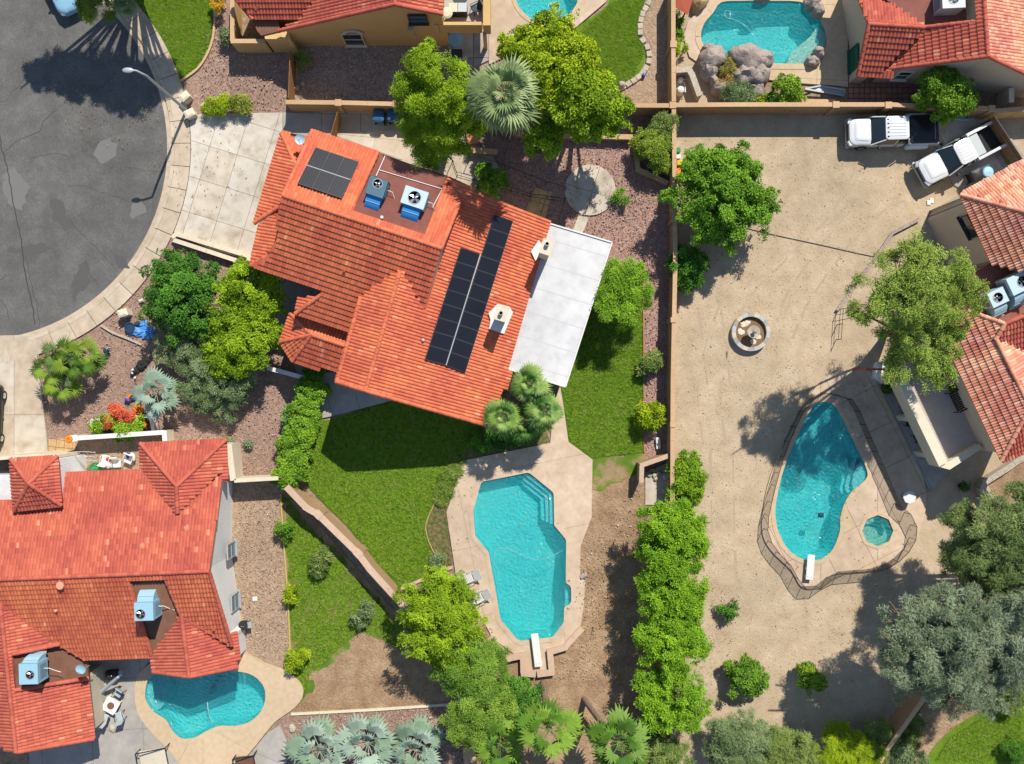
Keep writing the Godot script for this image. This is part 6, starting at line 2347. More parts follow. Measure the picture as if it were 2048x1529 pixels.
func yards():
	var mb = MB.new()
	# the fountain on the sand
	var fc = P(1499, 665, 0)
	var root = thing("fountain", "round stone fountain with dirty water on the sand lot", "fountain", fc)
	for i in 18:
		mb = MB.new()
		var ring = []
		var inn = []
		for k in 4:
			var a = TAU * (i + .012 + .976 * k / 3.0) / 18
			ring.append(Vector3(cos(a) * 1.27, 0, sin(a) * 1.27))
			inn.append(Vector3(cos(a) * 1.02, 0, sin(a) * 1.02))
		for k in 3:
			mb.quad(ring[k] + Vector3.UP * .5, ring[k + 1] + Vector3.UP * .5, inn[k + 1] + Vector3.UP * .5, inn[k] + Vector3.UP * .5, Vector3.UP)
			mb.quad(ring[k], ring[k + 1], ring[k + 1] + Vector3.UP * .5, ring[k] + Vector3.UP * .5, ring[k])
			mb.quad(inn[k], inn[k + 1], inn[k + 1] + Vector3.UP * .5, inn[k] + Vector3.UP * .5, -ring[k])
		part(root, "rim_stone", mb, [M.metal_grey, M.grey_slab, M.stucco_beige][i % 3], false)
	mb = MB.new()
	mb.lathe(Vector3(), [[1.03, .22], [0, .22]], 32)
	part(root, "water", mb, M.brown_wood, false)
	mb = MB.new()
	mb.lathe(Vector3(.05, .2, .02), [[.3, 0], [.18, .12], [.1, .35], [.12, .6], [.38, .75], [.42, .82], [.34, .8], [.1, .72], [.0, .72]], 20)
	part(root, "bowl", mb, M.rock_pale, false)
	mb = MB.new()
	mb.lathe(Vector3(.05, .9, .02), [[.06, 0], [.07, .25], [.16, .35], [.14, .42], [.05, .5], [0, .5]], 14)
	part(root, "finial", mb, M.rock, false)
	for k in [[-.42, -.5, .22], [-.62, .0, .25], [.2, .62, .2], [.55, .35, .2], [-.2, -.62, .2]]:
		mb = MB.new()
		mb.blob(Vector3(k[0], .24, k[1]), Vector3(k[2], .03, k[2] * .8), int(k[2] * 100 + k[0] * 50 + 60), .5, 6, 12)
		part(root, "scum_patch", mb.smooth(60), M.cream, false)
	# boulders of the rocky pool
	var bl = [["grey boulder at the left lip of the pool", [1417, 104], Vector3(.5, .6, .45)], ["big split boulder left of the bronze grasses", [1420, 128], Vector3(1.0, 1.1, .85)], ["boulder below the split boulder", [1416, 146], Vector3(.75, .85, .6)], ["leaning slab stone pointing at the grasses", [1424, 166], Vector3(.5, .7, .3)], ["large flat topped boulder overhanging the pool", [1488, 126], Vector3(1.3, 1.2, .9)], ["boulder joined to the right of the flat topped one", [1518, 128], Vector3(.8, 1.0, .7)], ["tall boulder in the right heap, lower row", [1482, 158], Vector3(.85, 1.1, .8)], ["dark boulder at the right end of the heap", [1512, 156], Vector3(.75, 1.0, .8)], ["lowest boulder of the right heap near the wall", [1506, 182], Vector3(.7, .7, .6)], ["rounded boulder between the shrubs and the slab", [1437, 180], Vector3(.6, .75, .55)], ["upper of two boulders at the top right of the pool", [1622, 8], Vector3(.6, .6, .5)], ["lower of two boulders at the top right of the pool", [1632, 24], Vector3(.5, .6, .45)], ["upper boulder of the pair on the pale shelf", [1634, 110], Vector3(.42, .6, .36)], ["lower boulder of the pair beside the pale shelf", [1622, 126], Vector3(.45, .5, .38)], ["boulder on the pool rim cut off by the top edge", [1524, -3], Vector3(.6, .5, .4)], ["ochre boulder in the corner by the red canopy", [1398, 6], Vector3(.8, .6, .45)]]
	for i in bl.size():
		boulder(bl[i][0], bl[i][1], bl[i][2], 40 + i, M.rock if i != 15 else M.flagstone, "boulders around the rocky pool", i * .7)
	boulder("pale rectangular stone on the lawn edging", [1243, 172], Vector3(.25, .3, .25), 70, M.rock_pale, "", .3, "stone")
	boulder("white stone on the gravel near the fan palms", [226, 1456], Vector3(.22, .2, .3), 71, M.rock_pale, "", .3, "stone")
	boulder("small white stone in the front gravel", [209, 759], Vector3(.08, .08, .08), 72, M.rock_pale, "", .3, "stone")
	boulder("pale flat stone near the kidney pool edge", [585, 1457], Vector3(.22, .15, .3), 73, M.rock_pale, "", .5, "stone")
	boulder("grey stone leaning by the wooden gate in the dark gravel", [593, 177], Vector3(.3, .25, .2), 74, M.rock, "", .8, "stone")
	boulder("pale square stone in the dark gravel corner", [606, 169], Vector3(.17, .2, .14), 75, M.rock_pale, "", .4, "stone")
	boulder("dark stone at the edge of the angular pool deck", [1167, 1152], Vector3(.3, .2, .18), 76, M.rock, "", .4, "stone")
	for i in 5:
		boulder(["pale stone", "white stone", "rounded stone", "flat stone", "cream stone"][i] + " in the heap behind the equipment wall, " + ["topmost", "at the left", "in the middle", "at the right", "lowest"][i], [[1305, 940], [1298, 950], [1308, 951], [1318, 946], [1311, 958]][i], Vector3(.2, .2, .17), 80 + i, M.rock_pale, "stones in the equipment corner", i, "stone")
	# loungers
	var l = lounger("upper white lounger on the deck, nearer the lawn bush")
	l.position = P(936, 1154, 0) + Vector3.UP * .16
	l.rotation.y = yaw(1, -.42)
	dup(l, P(956, 1194, 0) + Vector3.UP * .16, yaw(1, -.55), "lower white lounger on the deck, half under the tree")
	# garden furniture beside the kidney pool
	var gch = "chairs around the small square table"
	var ch = garden_chair("grey cushioned chair above the square fire table", M.black, M.grey_cushion, gch)
	ch.position = P(244, 1381, 0) + Vector3.UP * .14
	ch.rotation.y = yaw(-.4, .6)
	dup(ch, P(216, 1431, 0) + Vector3.UP * .14, yaw(.3, -1), "grey cushioned chair at the lower left of the table", gch)
	dup(ch, P(246, 1427, 0) + Vector3.UP * .14, yaw(-.3, -1), "grey cushioned chair at the lower right of the table", gch)
	var tb = thing("fire_table", "square white table with a dark round centre", "table", P(229, 1406, 0) + Vector3.UP * .14, -.5)
	mb = MB.new()
	mb.loft([rring(.95, .95, .42, .08), rring(.95, .95, .5, .08)])
	part(tb, "tabletop", mb, M.frame_white, false)
	mb = MB.new()
	mb.lathe(Vector3(0, .5, 0), [[.24, .0], [.24, .02], [.2, .02], [.0, .03]], 20)
	part(tb, "fire_bowl", mb, M.brown_roof, false)
	for k in [[-1, -1], [1, -1], [1, 1], [-1, 1]]:
		mb = MB.new()
		mb.box(Vector3(k[0] * .4, .21, k[1] * .4), Vector3(.08, .42, .08))
		part(tb, "leg", mb, M.frame_white, false)
	# folded umbrella, covered grill
	mb = MB.new()
	var ua = P(196, 1390, .5)
	var ub = P(236, 1355, 1.6)
	mb.tube([ua, ua.lerp(ub, .3), ua.lerp(ub, .8), ub], .16, .09, 8)
	mb.tube([ua - (ub - ua) * .2, ub + (ub - ua) * .1], .025, .025, 6)
	solo("folded_umbrella", mb, M.grey_cushion, ua, "folded pale garden umbrella leaning over the patio", "umbrella")
	for q in [["dark boxy grill under the eaves of the left house", [233, 1343], Vector3(.8, .9, .6), M.black], ["black kettle grill on the gravel by the white side wall", [493, 1246], Vector3(.55, .8, .55), M.rubber]]:
		var p = P(q[1][0], q[1][1], 0)
		var g = thing("grill", q[0], "barbecue", p + Vector3.UP * .1, .1)
		mb = MB.new()
		mb.loft([rring(q[2].x, q[2].z, .4, .15), rring(q[2].x * 1.1, q[2].z * 1.1, .65, .2), rring(q[2].x, q[2].z, .85, .2), rring(q[2].x * .4, q[2].z * .4, q[2].y + .05, .1)])
		part(g, "lid", mb.smooth(50), q[3], false)
		for k in [[-1, -1], [1, -1], [1, 1], [-1, 1]]:
			mb = MB.new()
			mb.bar(Vector3(k[0] * .2, .45, k[1] * .18), Vector3(k[0] * .32, 0, k[1] * .26), .035, .035)
			part(g, "leg", mb, M.metal_grey, false)
		mb = MB.new()
		mb.box(Vector3(q[2].x * .75, .7, 0), Vector3(.3, .03, .4))
		part(g, "side_shelf", mb, M.metal_grey, false)
		mb = MB.new()
		mb.tube([Vector3(-.12, q[2].y + .02, 0), Vector3(-.1, q[2].y + .1, 0), Vector3(.1, q[2].y + .1, 0), Vector3(.12, q[2].y + .02, 0)], .015, .015, 5)
		part(g, "handle", mb, M.chrome, false)
	# black metal canopy frames at the bottom edge
	for q in [["cream canopy frame at the bottom edge beside the kidney pool", [316, 1515], 2.0, 1.6, M.cream], ["dark metal frame with a brown mat at the bottom edge", [498, 1525], 1.4, 1.4, M.black]]:
		var g = thing("canopy_frame", q[0], "canopy", P(q[1][0], q[1][1], 0), .2)
		for k in [[-1, -1], [1, -1], [1, 1], [-1, 1]]:
			mb = MB.new()
			mb.bar(Vector3(k[0] * q[2] / 2, 0, k[1] * q[3] / 2), Vector3(k[0] * q[2] / 2, 1.0, k[1] * q[3] / 2), .05, .05)
			part(g, "post", mb, M.black, false)
			mb = MB.new()
			mb.bar(Vector3(k[0] * q[2] / 2, 1.0, k[1] * q[3] / 2), Vector3(-k[1] * q[2] / 2 if k[0] * k[1] > 0 else k[0] * q[2] / 2, 1.0, k[1] * q[3] / 2 if k[0] * k[1] > 0 else -k[1] * q[3] / 2), .06, .05)
			part(g, "rail", mb, M.black, false)
		mb = MB.new()
		mb.quad(Vector3(-q[2] / 2, .5, -q[3] / 2), Vector3(q[2] / 2, .95, -q[3] / 2), Vector3(q[2] / 2, .9, q[3] / 2), Vector3(-q[2] / 2, .45, q[3] / 2), Vector3.UP)
		part(g, "cloth", mb, q[4] if q[4] != M.black else M.brown_roof, false)
	# swing seat on the balcony, patio things below it
	var sw = thing("garden_swing", "black slatted swing seat on the white balcony", "swing seat", P(1910, 801, 2.9) * Vector3(1, 0, 1) + Vector3.UP * 2.9, yaw(-.9, .45))
	for i in 9:
		mb = MB.new()
		mb.box(Vector3(.02, .45, -.56 + i * .14), Vector3(.55, .03, .1))
		part(sw, "seat_slat", mb, M.black, false)
		mb = MB.new()
		mb.box(Vector3(-.32, .75, -.56 + i * .14), Vector3(.03, .6, .06), Basis(Vector3.BACK, .25))
		part(sw, "back_slat", mb, M.black, false)
	for s in [-1, 1]:
		mb = MB.new()
		mb.tube([Vector3(.4, 0, s * .68), Vector3(.3, .7, s * .66), Vector3(-.3, .75, s * .66), Vector3(-.5, 0, s * .68)], .035, .035, 6)
		part(sw, "side_frame", mb, M.black, false)
		mb = MB.new()
		mb.box(Vector3(0, .68, s * .66), Vector3(.6, .04, .1))
		part(sw, "armrest", mb, M.black, false)
	mb = MB.new()
	mb.bar(Vector3(-.38, 1.04, -.66), Vector3(-.38, 1.04, .66), .05, .05)
	mb.bar(Vector3(.3, .43, -.66), Vector3(.3, .43, .66), .05, .05)
	part(sw, "rail", mb, M.black, false)
	var pot_list = [["clay plant pot by the balcony door", [1898, 776], 2.9, .18, M.flagstone], ["black round planter under the corner of the balcony", [1769, 777], .15, .34, M.black], ["round pot with a small plant in the shaded yard", [1922, 972], .05, .28, M.black], ["white garden table top seen beside the pool fence", [1818, 995], .75, .42, M.white]]
	for q in pot_list:
		var p = P(q[1][0], q[1][1], q[2])
		var r = thing("plant_pot" if q[3] < .4 else "round_table", q[0], "pot" if q[3] < .4 else "table", Vector3(p.x, q[2] if q[3] < .4 else .16, p.z))
		if q[3] < .4:
			mb = MB.new()
			mb.lathe(Vector3(), [[q[3] * .7, 0], [q[3], .35], [q[3] * 1.08, .38], [q[3] * .9, .38], [q[3] * .85, .3], [0, .3]], 18)
			part(r, "pot", mb, q[4], false)
			var pp = []
			var tt = []
			for i in 40:
				pp.append(Transform3D(Basis(Vector3.UP, rng.randf() * TAU) * 1.2, Vector3(rng.randfn() * q[3] * .4, .4 + rng.randf() * .25, rng.randfn() * q[3] * .4)))
				tt.append(C(.06, .12, .025).lerp(C(.12, .2, .04), rng.randf()))
			scatter(r, "plant", pp, tt, sprig("broad")).set_meta("kind", "stuff")
		else:
			mb = MB.new()
			mb.lathe(Vector3(), [[q[3], .70], [q[3] + .02, .73], [q[3], .76], [0, .77]], 8)
			part(r, "tabletop", mb, q[4], false)
			mb = MB.new()
			mb.lathe(Vector3(), [[.28, 0], [.26, .05], [.04, .08], [.04, .72]], 12)
			part(r, "pedestal", mb, M.metal_grey, false)
	var pc = garden_chair("dark patio chair in the shade below the balcony, upper one", M.black, M.black, "dark chairs under the balcony")
	pc.position = P(1806, 818, 0) + Vector3.UP * .13
	pc.rotation.y = yaw(-1, .3)
	dup(pc, P(1815, 846, 0) + Vector3.UP * .13, yaw(-1, -.4), "dark patio chair in the shade below the balcony, middle one", "dark chairs under the balcony")
	dup(pc, P(1830, 875, 0) + Vector3.UP * .13, yaw(-1, .5), "dark patio chair in the shade below the balcony, lowest one", "dark chairs under the balcony")
	# white chairs in the left court
	var wc = garden_chair("white metal chair holding red and white bundles", M.white, M.frame_white, "white chairs in the front court")
	wc.position = P(218, 918, 0) + Vector3.UP * .1
	wc.rotation.y = yaw(.2, -1)
	dup(wc, P(240, 926, 0) + Vector3.UP * .1, yaw(.05, 1), "empty white metal chair in the middle of the court", "white chairs in the front court")
	dup(wc, P(263, 918, 0) + Vector3.UP * .1, yaw(-.4, 1), "white metal chair with blue and white cushions", "white chairs in the front court")
	for q in [["red cloth bundle on the left white chair", [217, 919], Vector3(.2, .14, .15), M.red], ["white round bundle beside the green pot", [217, 931], Vector3(.24, .2, .2), M.white], ["blue cushion on the right white chair", [256, 912], Vector3(.16, .12, .22), M.purple], ["white cushion on the right white chair", [264, 915], Vector3(.2, .12, .28), M.white], ["green ball shaped topiary in a dark pot", [190, 936], Vector3(.34, .3, .34), M.green]]:
		var p = P(q[1][0], q[1][1], .55)
		mb = MB.new()
		mb.blob(p, q[2], int(q[1][0]), .25, 8, 12)
		solo("bundle" if not "cushion" in q[0] else "cushion", mb.smooth(60), q[3], p, q[0], "cushion" if "cushion" in q[0] else ("plant" if "topiary" in q[0] else "bundle"))
	# fan-shaped white trellis
	var tp = P(193, 928, 0)
	var tr = thing("trellis", "white fan shaped trellis leaning in the front court", "trellis", tp)
	for i in 4:
		mb = MB.new()
		var t = i / 3.0 * 2 - 1
		mb.tube([Vector3(t * .22, .1, .1), Vector3(t * .45, 1.1, -.35), Vector3(t * .85, 2.2, -.95)], .02, .02, 5)
		part(tr, "rib", mb, M.white, false)
	for k in [[.3, .26, .02], [.9, .42, -.25], [1.5, .58, -.55], [2.1, .82, -.9]]:
		mb = MB.new()
		mb.tube([Vector3(-k[1], k[0], k[2]), Vector3(-k[1] * .4, k[0] + .1, k[2] - .06), Vector3(k[1] * .4, k[0] + .1, k[2] - .06), Vector3(k[1], k[0], k[2])], .016, .016, 5)
		part(tr, "hoop", mb, M.white, false)
	# autumn decorations
	for q in [["orange pumpkin on the white post by the entry path", [137, 879], 1.6, .24], ["large orange pumpkin decoration above the flower planter", [276, 821], .35, .33], ["orange pumpkin at the right end of the flower planter", [286, 850], .75, .22]]:
		var p = P(q[1][0], q[1][1], q[2])
		var r = thing("pumpkin", q[0], "pumpkin", p)
		mb = MB.new()
		for i in 9:
			var a = TAU * i / 9
			mb.blob(Vector3(cos(a) * q[3] * .6, 0, sin(a) * q[3] * .6), Vector3(q[3] * .5, q[3] * .62, q[3] * .42), 5, .02, 7, 9, Basis(Vector3.UP, -a))
		part(r, "shell", mb.smooth(60), M.orange, false)
		mb = MB.new()
		mb.tube([Vector3(0, q[3] * .4, 0), Vector3(.02, q[3] * .75, .02), Vector3(.06, q[3] * .85, 0)], .03, .02, 6)
		part(r, "stalk", mb, M.hose, false)
	var sn = thing("inflatable_decoration", "striped orange, purple and lime inflatable arch lying on gravel", "decoration", P(262, 797, 0))
	var o = P(262, 797, 0)
	for q in [[[[255, 797], [262, 789], [270, 788], [280, 791]], .09, M.orange, "orange_tube"], [[[250, 801], [254, 799], [258, 803]], .13, M.purple, "purple_foot"], [[[281, 791], [278, 800], [271, 810]], .07, M.lime, "lime_tube"], [[[262, 800], [272, 798], [279, 812]], .14, M.navy, "dark_panel"]]:
		mb = MB.new()
		var w = []
		for p in q[0]:
			w.append(P(p[0], p[1], .3 if q[2] != M.navy else .1) - o)
		mb.tube(w, q[1], q[1], 8)
		part(sn, q[3], mb, q[2], false)
	var bg = thing("fallen_figure", "long black fabric bundle with white ends lying on the gravel", "decoration", P(278, 735, 0))
	o = P(278, 735, 0)
	mb = MB.new()
	for q in [[292, 720, .22], [286, 727, .26], [280, 734, .24], [271, 741, .2], [265, 750, .14]]:
		mb.blob(P(q[0], q[1], .15) - o, Vector3(q[2] * 1.3, q[2] * .8, q[2]), q[0], .4, 7, 10)
	part(bg, "fabric", mb.smooth(50), M.rubber, false)
	for q in [[265, 740, .09], [269, 756, .09], [264, 747, .07]]:
		mb = MB.new()
		mb.blob(P(q[0], q[1], .25) - o, Vector3(q[2], q[2] * .7, q[2]), q[0], .3, 6, 8)
		part(bg, "white_end", mb.smooth(60), M.white, false)
	mb = MB.new()
	o = P(212, 704, .3)
	for q in [[-7, -6, 5, 2], [0, 0, 8, -4], [0, 2, -4, 10]]:
		mb.bar(o + Vector3(q[0], -6, q[1]) / 30, o + Vector3(q[2], 6, q[3]) / 30, .16, .1)
	mb.blob(o, Vector3(.14, .2, .14), 12, .3, 6, 8)
	solo("dark_sprinkler_stand", mb, M.navy, o, "small dark tripod stand alone on the front gravel", "stand")
	var tc = thing("tarp_pile", "crumpled bright blue tarp pile with a dark round tub on it", "tarp", P(275, 658, 0))
	o = P(275, 658, 0)
	mb = MB.new()
	for q in [[282, 660, .55, .12], [292, 668, .4, .1], [272, 664, .4, .12], [288, 650, .35, .14], [300, 662, .3, .1]]:
		mb.blob(P(q[0], q[1], .1) - o, Vector3(q[2], q[3] * 1.6, q[2] * .8), q[0], .6, 8, 12)
	part(tc, "tarp", mb.smooth(25), M.tarp, false)
	mb = MB.new()
	mb.lathe(P(263, 656, 0) - o, [[.3, 0], [.34, .35], [.36, .36], [.28, .36], [.26, .3], [0, .3]], 20)
	part(tc, "tub", mb, M.navy, false)
	mb = MB.new()
	mb.blob(P(275, 648, .2) - o, Vector3(.22, .2, .2), 5, .4, 7, 9)
	part(tc, "dark_bag", mb.smooth(40), M.navy, false)
	# planter box of the courtyard wall: white end box
	wall_run("planter_box", "white planter box packed with flowers behind the courtyard wall", [[184, 870], [183, 842], [300, 832], [306, 862]], .7, .14, M.white, M.white, {"category": "planter"})
	# things by the wall in the back
	for q in [["blue bucket on the brown gravel by the stone edging", [1287, 152], .13, .3, M.blue], ["grey propane tank beside the equipment wall", [1331, 952], .24, .4, M.metal_grey], ["black pump pot on the equipment pad", [1330, 983], .2, .35, M.grey_slab]]:
		var p = P(q[1][0], q[1][1], 0)
		var r = thing("bucket" if q[4] == M.blue else "tank", q[0], "bucket" if q[4] == M.blue else "tank", p + Vector3.UP * .02)
		mb = MB.new()
		mb.lathe(Vector3(), [[q[2] * .85, 0], [q[2], q[3]], [q[2] * .8, q[3] * 1.12], [0, q[3] * 1.15]], 18)
		part(r, "body", mb, q[4], false)
		mb = MB.new()
		mb.tube([Vector3(-q[2], q[3], 0), Vector3(-q[2] * .5, q[3] * 1.4, 0), Vector3(q[2] * .5, q[3] * 1.4, 0), Vector3(q[2], q[3], 0)], .012, .012, 5)
		part(r, "handle", mb, M.chrome, false)
	for q in [["white utility box upright by the tan wall", [1315, 881], Vector3(.26, .3, .4), M.white], ["white flat block below the upright utility box", [1316, 893], Vector3(.26, .2, .3), M.frame_white], ["white card lying on the sand near the pale tiled roof", [1857, 406], Vector3(.22, .05, .3), M.white], ["white card beside it on the sand, right one", [1863, 402], Vector3(.2, .05, .3), M.frame_white], ["white plate on the brown gravel by the white side wall", [510, 1198], Vector3(.3, .05, .26), M.white], ["yellow box on the sand side of the block wall", [1360, 328], Vector3(.5, .4, .3), M.yellow], ["white box on the sand side of the block wall", [1355, 316], Vector3(.3, .35, .25), M.white], ["black box at the top of the sand lot wall", [1354, 246], Vector3(.26, .5, .3), M.black], ["orange crate on the sand side of the wall below the yellow box", [1357, 345], Vector3(.35, .3, .4), M.orange], ["green crate on the sand beside the block wall", [1355, 302], Vector3(.3, .25, .3), M.green], ["grey slab box on the gravel by the bottom fan palms", [960, 1478], Vector3(1.2, .6, .7), M.metal_grey], ["tan wooden box below the grey box at the bottom edge", [940, 1510], Vector3(.8, .5, 1.4), M.block_cap], ["white sprinkler box in the soil by the slanting wall", [1838, 1432], Vector3(.2, .15, .35), M.white], ["orange painted block behind the leafy tree", [945, 278], Vector3(.7, .4, .9), M.tiles[4]]]:
		var p = P(q[1][0], q[1][1], 0)
		var r = thing("garden_box", q[0], "box", p + Vector3.UP * .06, .1)
		mb = MB.new()
		mb.loft([rring(q[2].x, q[2].z, 0, .02), rring(q[2].x, q[2].z, q[2].y - .03, .02), rring(q[2].x - .04, q[2].z - .04, q[2].y, .02)])
		part(r, "box_body", mb, q[3], false)
		mb = MB.new()
		mb.loft([rring(q[2].x + .02, q[2].z + .02, q[2].y - .05, .02), rring(q[2].x + .02, q[2].z + .02, q[2].y - .02, .02)], true, true)
		part(r, "lid_rim", mb, q[3], false)
	# pool plumbing in the corner behind the white wall stub
	for q in [["white pool filter tank among pipes by the boulder heap", [1358, 186], .26, .8], ["smaller white pump beside the filter tank", [1360, 162], .18, .4]]:
		var r = thing("pool_filter", q[0], "pool equipment", P(q[1][0], q[1][1], 0))
		mb = MB.new()
		mb.lathe(Vector3(), [[q[2], 0], [q[2], q[3] * .8], [q[2] * .8, q[3]], [q[2] * .3, q[3] * 1.1], [0, q[3] * 1.1]], 18)
		part(r, "tank", mb, M.frame_white, false)
		mb = MB.new()
		mb.tube([Vector3(0, .5, 0), Vector3(.35, .5, .1), Vector3(.35, .3, -.5), Vector3(.1, .3, -.8), Vector3(-.2, .3, -.6)], .035, .035, 6)
		part(r, "pipe", mb, M.white, false)
	# balcony furniture at the top
	var bt = thing("patio_table", "dark round table on the balcony at the top edge", "table", P(921, 2, 2.9))
	mb = MB.new()
	mb.lathe(Vector3(), [[.5, .7], [.52, .74], [.48, .76], [0, .76]], 20)
	part(bt, "tabletop", mb, M.frame_dark, false)
	mb = MB.new()
	mb.lathe(Vector3(), [[.25, 0], [.05, .06], [.05, .72]], 12)
	part(bt, "pedestal", mb, M.black, false)
	var bs = thing("sideboard", "pale sideboard along the balcony parapet", "sideboard", P(917, 26, 2.9))
	mb = MB.new()
	mb.loft([rring(1.15, .6, .05, .03), rring(1.15, .6, .82, .03)])
	part(bs, "cabinet", mb, M.black, false)
	for k in [-1, 1]:
		mb = MB.new()
		mb.box(Vector3(k * .29, .85, -.02), Vector3(.55, .05, .56))
		part(bs, "worktop", mb, M.cream if k < 0 else M.metal_grey, false)
	var ba = garden_chair("dark armchair in the corner of the balcony", M.black, M.frame_dark, "")
	ba.position = P(952, 22, 2.9)
	ba.rotation.y = yaw(-1, .5)
	mb = MB.new()
	var hp = P(894, 26, 3.7)
	mb.lathe(hp, [[.05, -.7], [.05, -.05], [.34, -.02], [.36, .05], [.25, .12], [0, .14]], 20)
	solo("round_stool", mb, M.cream, hp, "cream round stool top on the balcony", "stool")
	for q in [["dark garden table below the balcony", [915, 114], Vector3(.7, .5, .6), M.frame_dark], ["pale concrete bench in the shade below the balcony", [922, 122], Vector3(.9, .4, .25), M.cream]]:
		var r = thing("garden_table", q[0], "table", P(q[1][0], q[1][1], 0) + Vector3.UP * .14)
		mb = MB.new()
		mb.box(Vector3(0, q[2].y - .03, 0), Vector3(q[2].x, .06, q[2].z))
		part(r, "tabletop", mb, q[3], false)
		for k in [[-1, -1], [1, -1], [1, 1], [-1, 1]]:
			mb = MB.new()
			mb.box(Vector3(k[0] * (q[2].x / 2 - .05), (q[2].y - .06) / 2, k[1] * (q[2].z / 2 - .05)), Vector3(.06, q[2].y - .06, .06))
			part(r, "leg", mb, q[3], false)
	# a red canopy corner, top
	var rc = thing("red_canopy", "corner of a small red tiled canopy by the block wall", "canopy", P(1365, 5, 0))
	mb = MB.new()
	mb.hexa([P(1350, -20, 1.9), P(1392, -20, 1.9), P(1376, 30, 1.7), P(1350, 14, 1.7)], [P(1350, -20, 2.0), P(1392, -20, 2.0), P(1376, 30, 1.8), P(1350, 14, 1.8)])
	part(rc, "canopy_roof", mb, M.terracotta)
	for q in [[1372, 22], [1352, 10]]:
		mb = MB.new()
		mb.bar(P(q[0], q[1], 1.7) * Vector3(1, 0, 1), P(q[0], q[1], 1.7), .08, .08)
		part(rc, "post", mb, M.brown_wood)
	# terracotta beam to the balcony and the white step under the tree
	mb = MB.new()
	mb.bar(P(1732, 739, 2.5), P(1775, 739, 2.5), .14, .18)
	mb.bar(P(1734, 739, 2.5) * Vector3(1, 0, 1), P(1734, 739, 2.4), .1, .1)
	solo("red_beam", mb, M.terracotta, P(1732, 739, 2.5), "dark red beam reaching from the deck to the balcony", "beam")
	mb = MB.new()
	mb.prism(gw([1748, 726, 1772, 720, 1782, 764, 1765, 770, 1742, 756]), 0, .55)
	solo("white_step", mb, M.frame_white, P(1760, 745, 0), "angular white step beside the deck under the tree", "step")
	# hoses and lines
	hose_run("garden_hose", "ochre garden hose curving along the planting bed", "hose", [[921, 916, .12], [893, 965, .12], [869, 1008, .12], [852, 1048, .12], [856, 1080, .12], [871, 1113, .12]], .035, M.hose)
	hose_run("ground_cable", "thin dark cable lying across the sand lot", "cable", [[1462, 448, .05], [1530, 466, .05], [1640, 490, .05], [1720, 508, .05], [1800, 524, .05]], .03, M.crack)
	var lawns = [[gw([1200, 560, 1283, 565, 1285, 903, 1186, 914, 1140, 880, 1128, 780]), 9000], [gw([645, 845, 790, 805, 950, 842, 965, 870, 930, 905, 890, 968, 866, 1010, 850, 1050, 855, 1085, 868, 1115, 862, 1145, 815, 1168, 765, 1138, 705, 1058, 645, 998, 612, 955, 620, 905]), 17000], [gw([280, 10, 300, -30, 428, -40, 424, 70, 395, 132, 357, 160, 330, 100]), 6000], [gw([1150, 75, 1220, 10, 1295, -20, 1276, 50, 1288, 105, 1266, 152, 1205, 184]), 4500], [gw([575, 1000, 640, 1080, 770, 1220, 800, 1290, 715, 1260, 620, 1350, 600, 1410, 580, 1250]), 7000], [gw([1870, 1520, 1900, 1475, 1990, 1420, 2045, 1420, 2045, 1528]), 3500]]
	var gp = []
	var gt = []
	var bm = MB.new()
	for i in 5:
		var a = TAU * i / 5
		var d = Vector3(cos(a), 0, sin(a))
		bm.tri(d * .02 + Vector3(-d.z, 0, d.x) * .018, d * .02 - Vector3(-d.z, 0, d.x) * .018, d * .09 + Vector3.UP * .06, Vector3.UP)
	for q in lawns:
		var lo = Vector2(1e9, 1e9)
		var hi = -lo
		for p in q[0]:
			lo = lo.min(p)
			hi = hi.max(p)
		var got = 0
		while got < q[1]:
			var p = Vector2(rng.randf_range(lo.x, hi.x), rng.randf_range(lo.y, hi.y))
			if Geometry2D.is_point_in_polygon(p, q[0]):
				got += 1
				gp.append(Transform3D(Basis(Vector3.UP, rng.randf() * TAU) * rng.randf_range(.7, 1.5), Vector3(p.x, .09, p.y)))
				var t = rng.randf()
				gt.append(C(.08, .17, .012).lerp(C(.22, .36, .03), t) if rng.randf() < .93 else C(.30, .29, .10))
	var gr = scatter(self, "grass", gp, gt, bm.mesh())
	gr.name = numbered("grass")
	tag(gr, "short grass blades over the lawns", "grass", "", "stuff")
	gp = []
	gt = []
	bm = MB.new()
	bm.tri(Vector3(-.05, 0, 0), Vector3(0, .012, .022), Vector3(.05, 0, 0), Vector3.UP)
	bm.tri(Vector3(-.05, 0, 0), Vector3(0, .008, -.022), Vector3(.05, 0, 0), Vector3.UP)
	for q in [[430, 800, 90, 260], [500, 640, 90, 160], [880, 1290, 110, 420], [1320, 1250, 150, 520], [1240, 1200, 90, 300], [1440, 420, 110, 320], [1850, 1300, 170, 520], [1620, 840, 130, 240], [1080, 320, 110, 420], [960, 1000, 120, 160], [400, 330, 100, 120], [230, 180, 120, 220], [1700, 1100, 140, 200], [1180, 380, 70, 120], [1200, 640, 70, 200]]:
		for i in q[3]:
			var a = rng.randf() * TAU
			var r = sqrt(rng.randf()) * q[2]
			var p = W(q[0] + cos(a) * r, q[1] + sin(a) * r)
			gp.append(Transform3D(Basis(Vector3.UP, rng.randf() * TAU) * Basis(Vector3.RIGHT, rng.randf_range(-.3, .3)) * rng.randf_range(.6, 1.5), Vector3(p.x, .2, p.y)))
			gt.append([C(.30, .19, .07), C(.20, .12, .05), C(.34, .28, .09), C(.16, .17, .04)][rng.randi() % 4])
	gr = scatter(self, "fallen_leaves", gp, gt, bm.mesh())
	gr.name = numbered("fallen_leaves")
	tag(gr, "dry leaves blown over the ground near the trees", "leaves", "", "stuff")
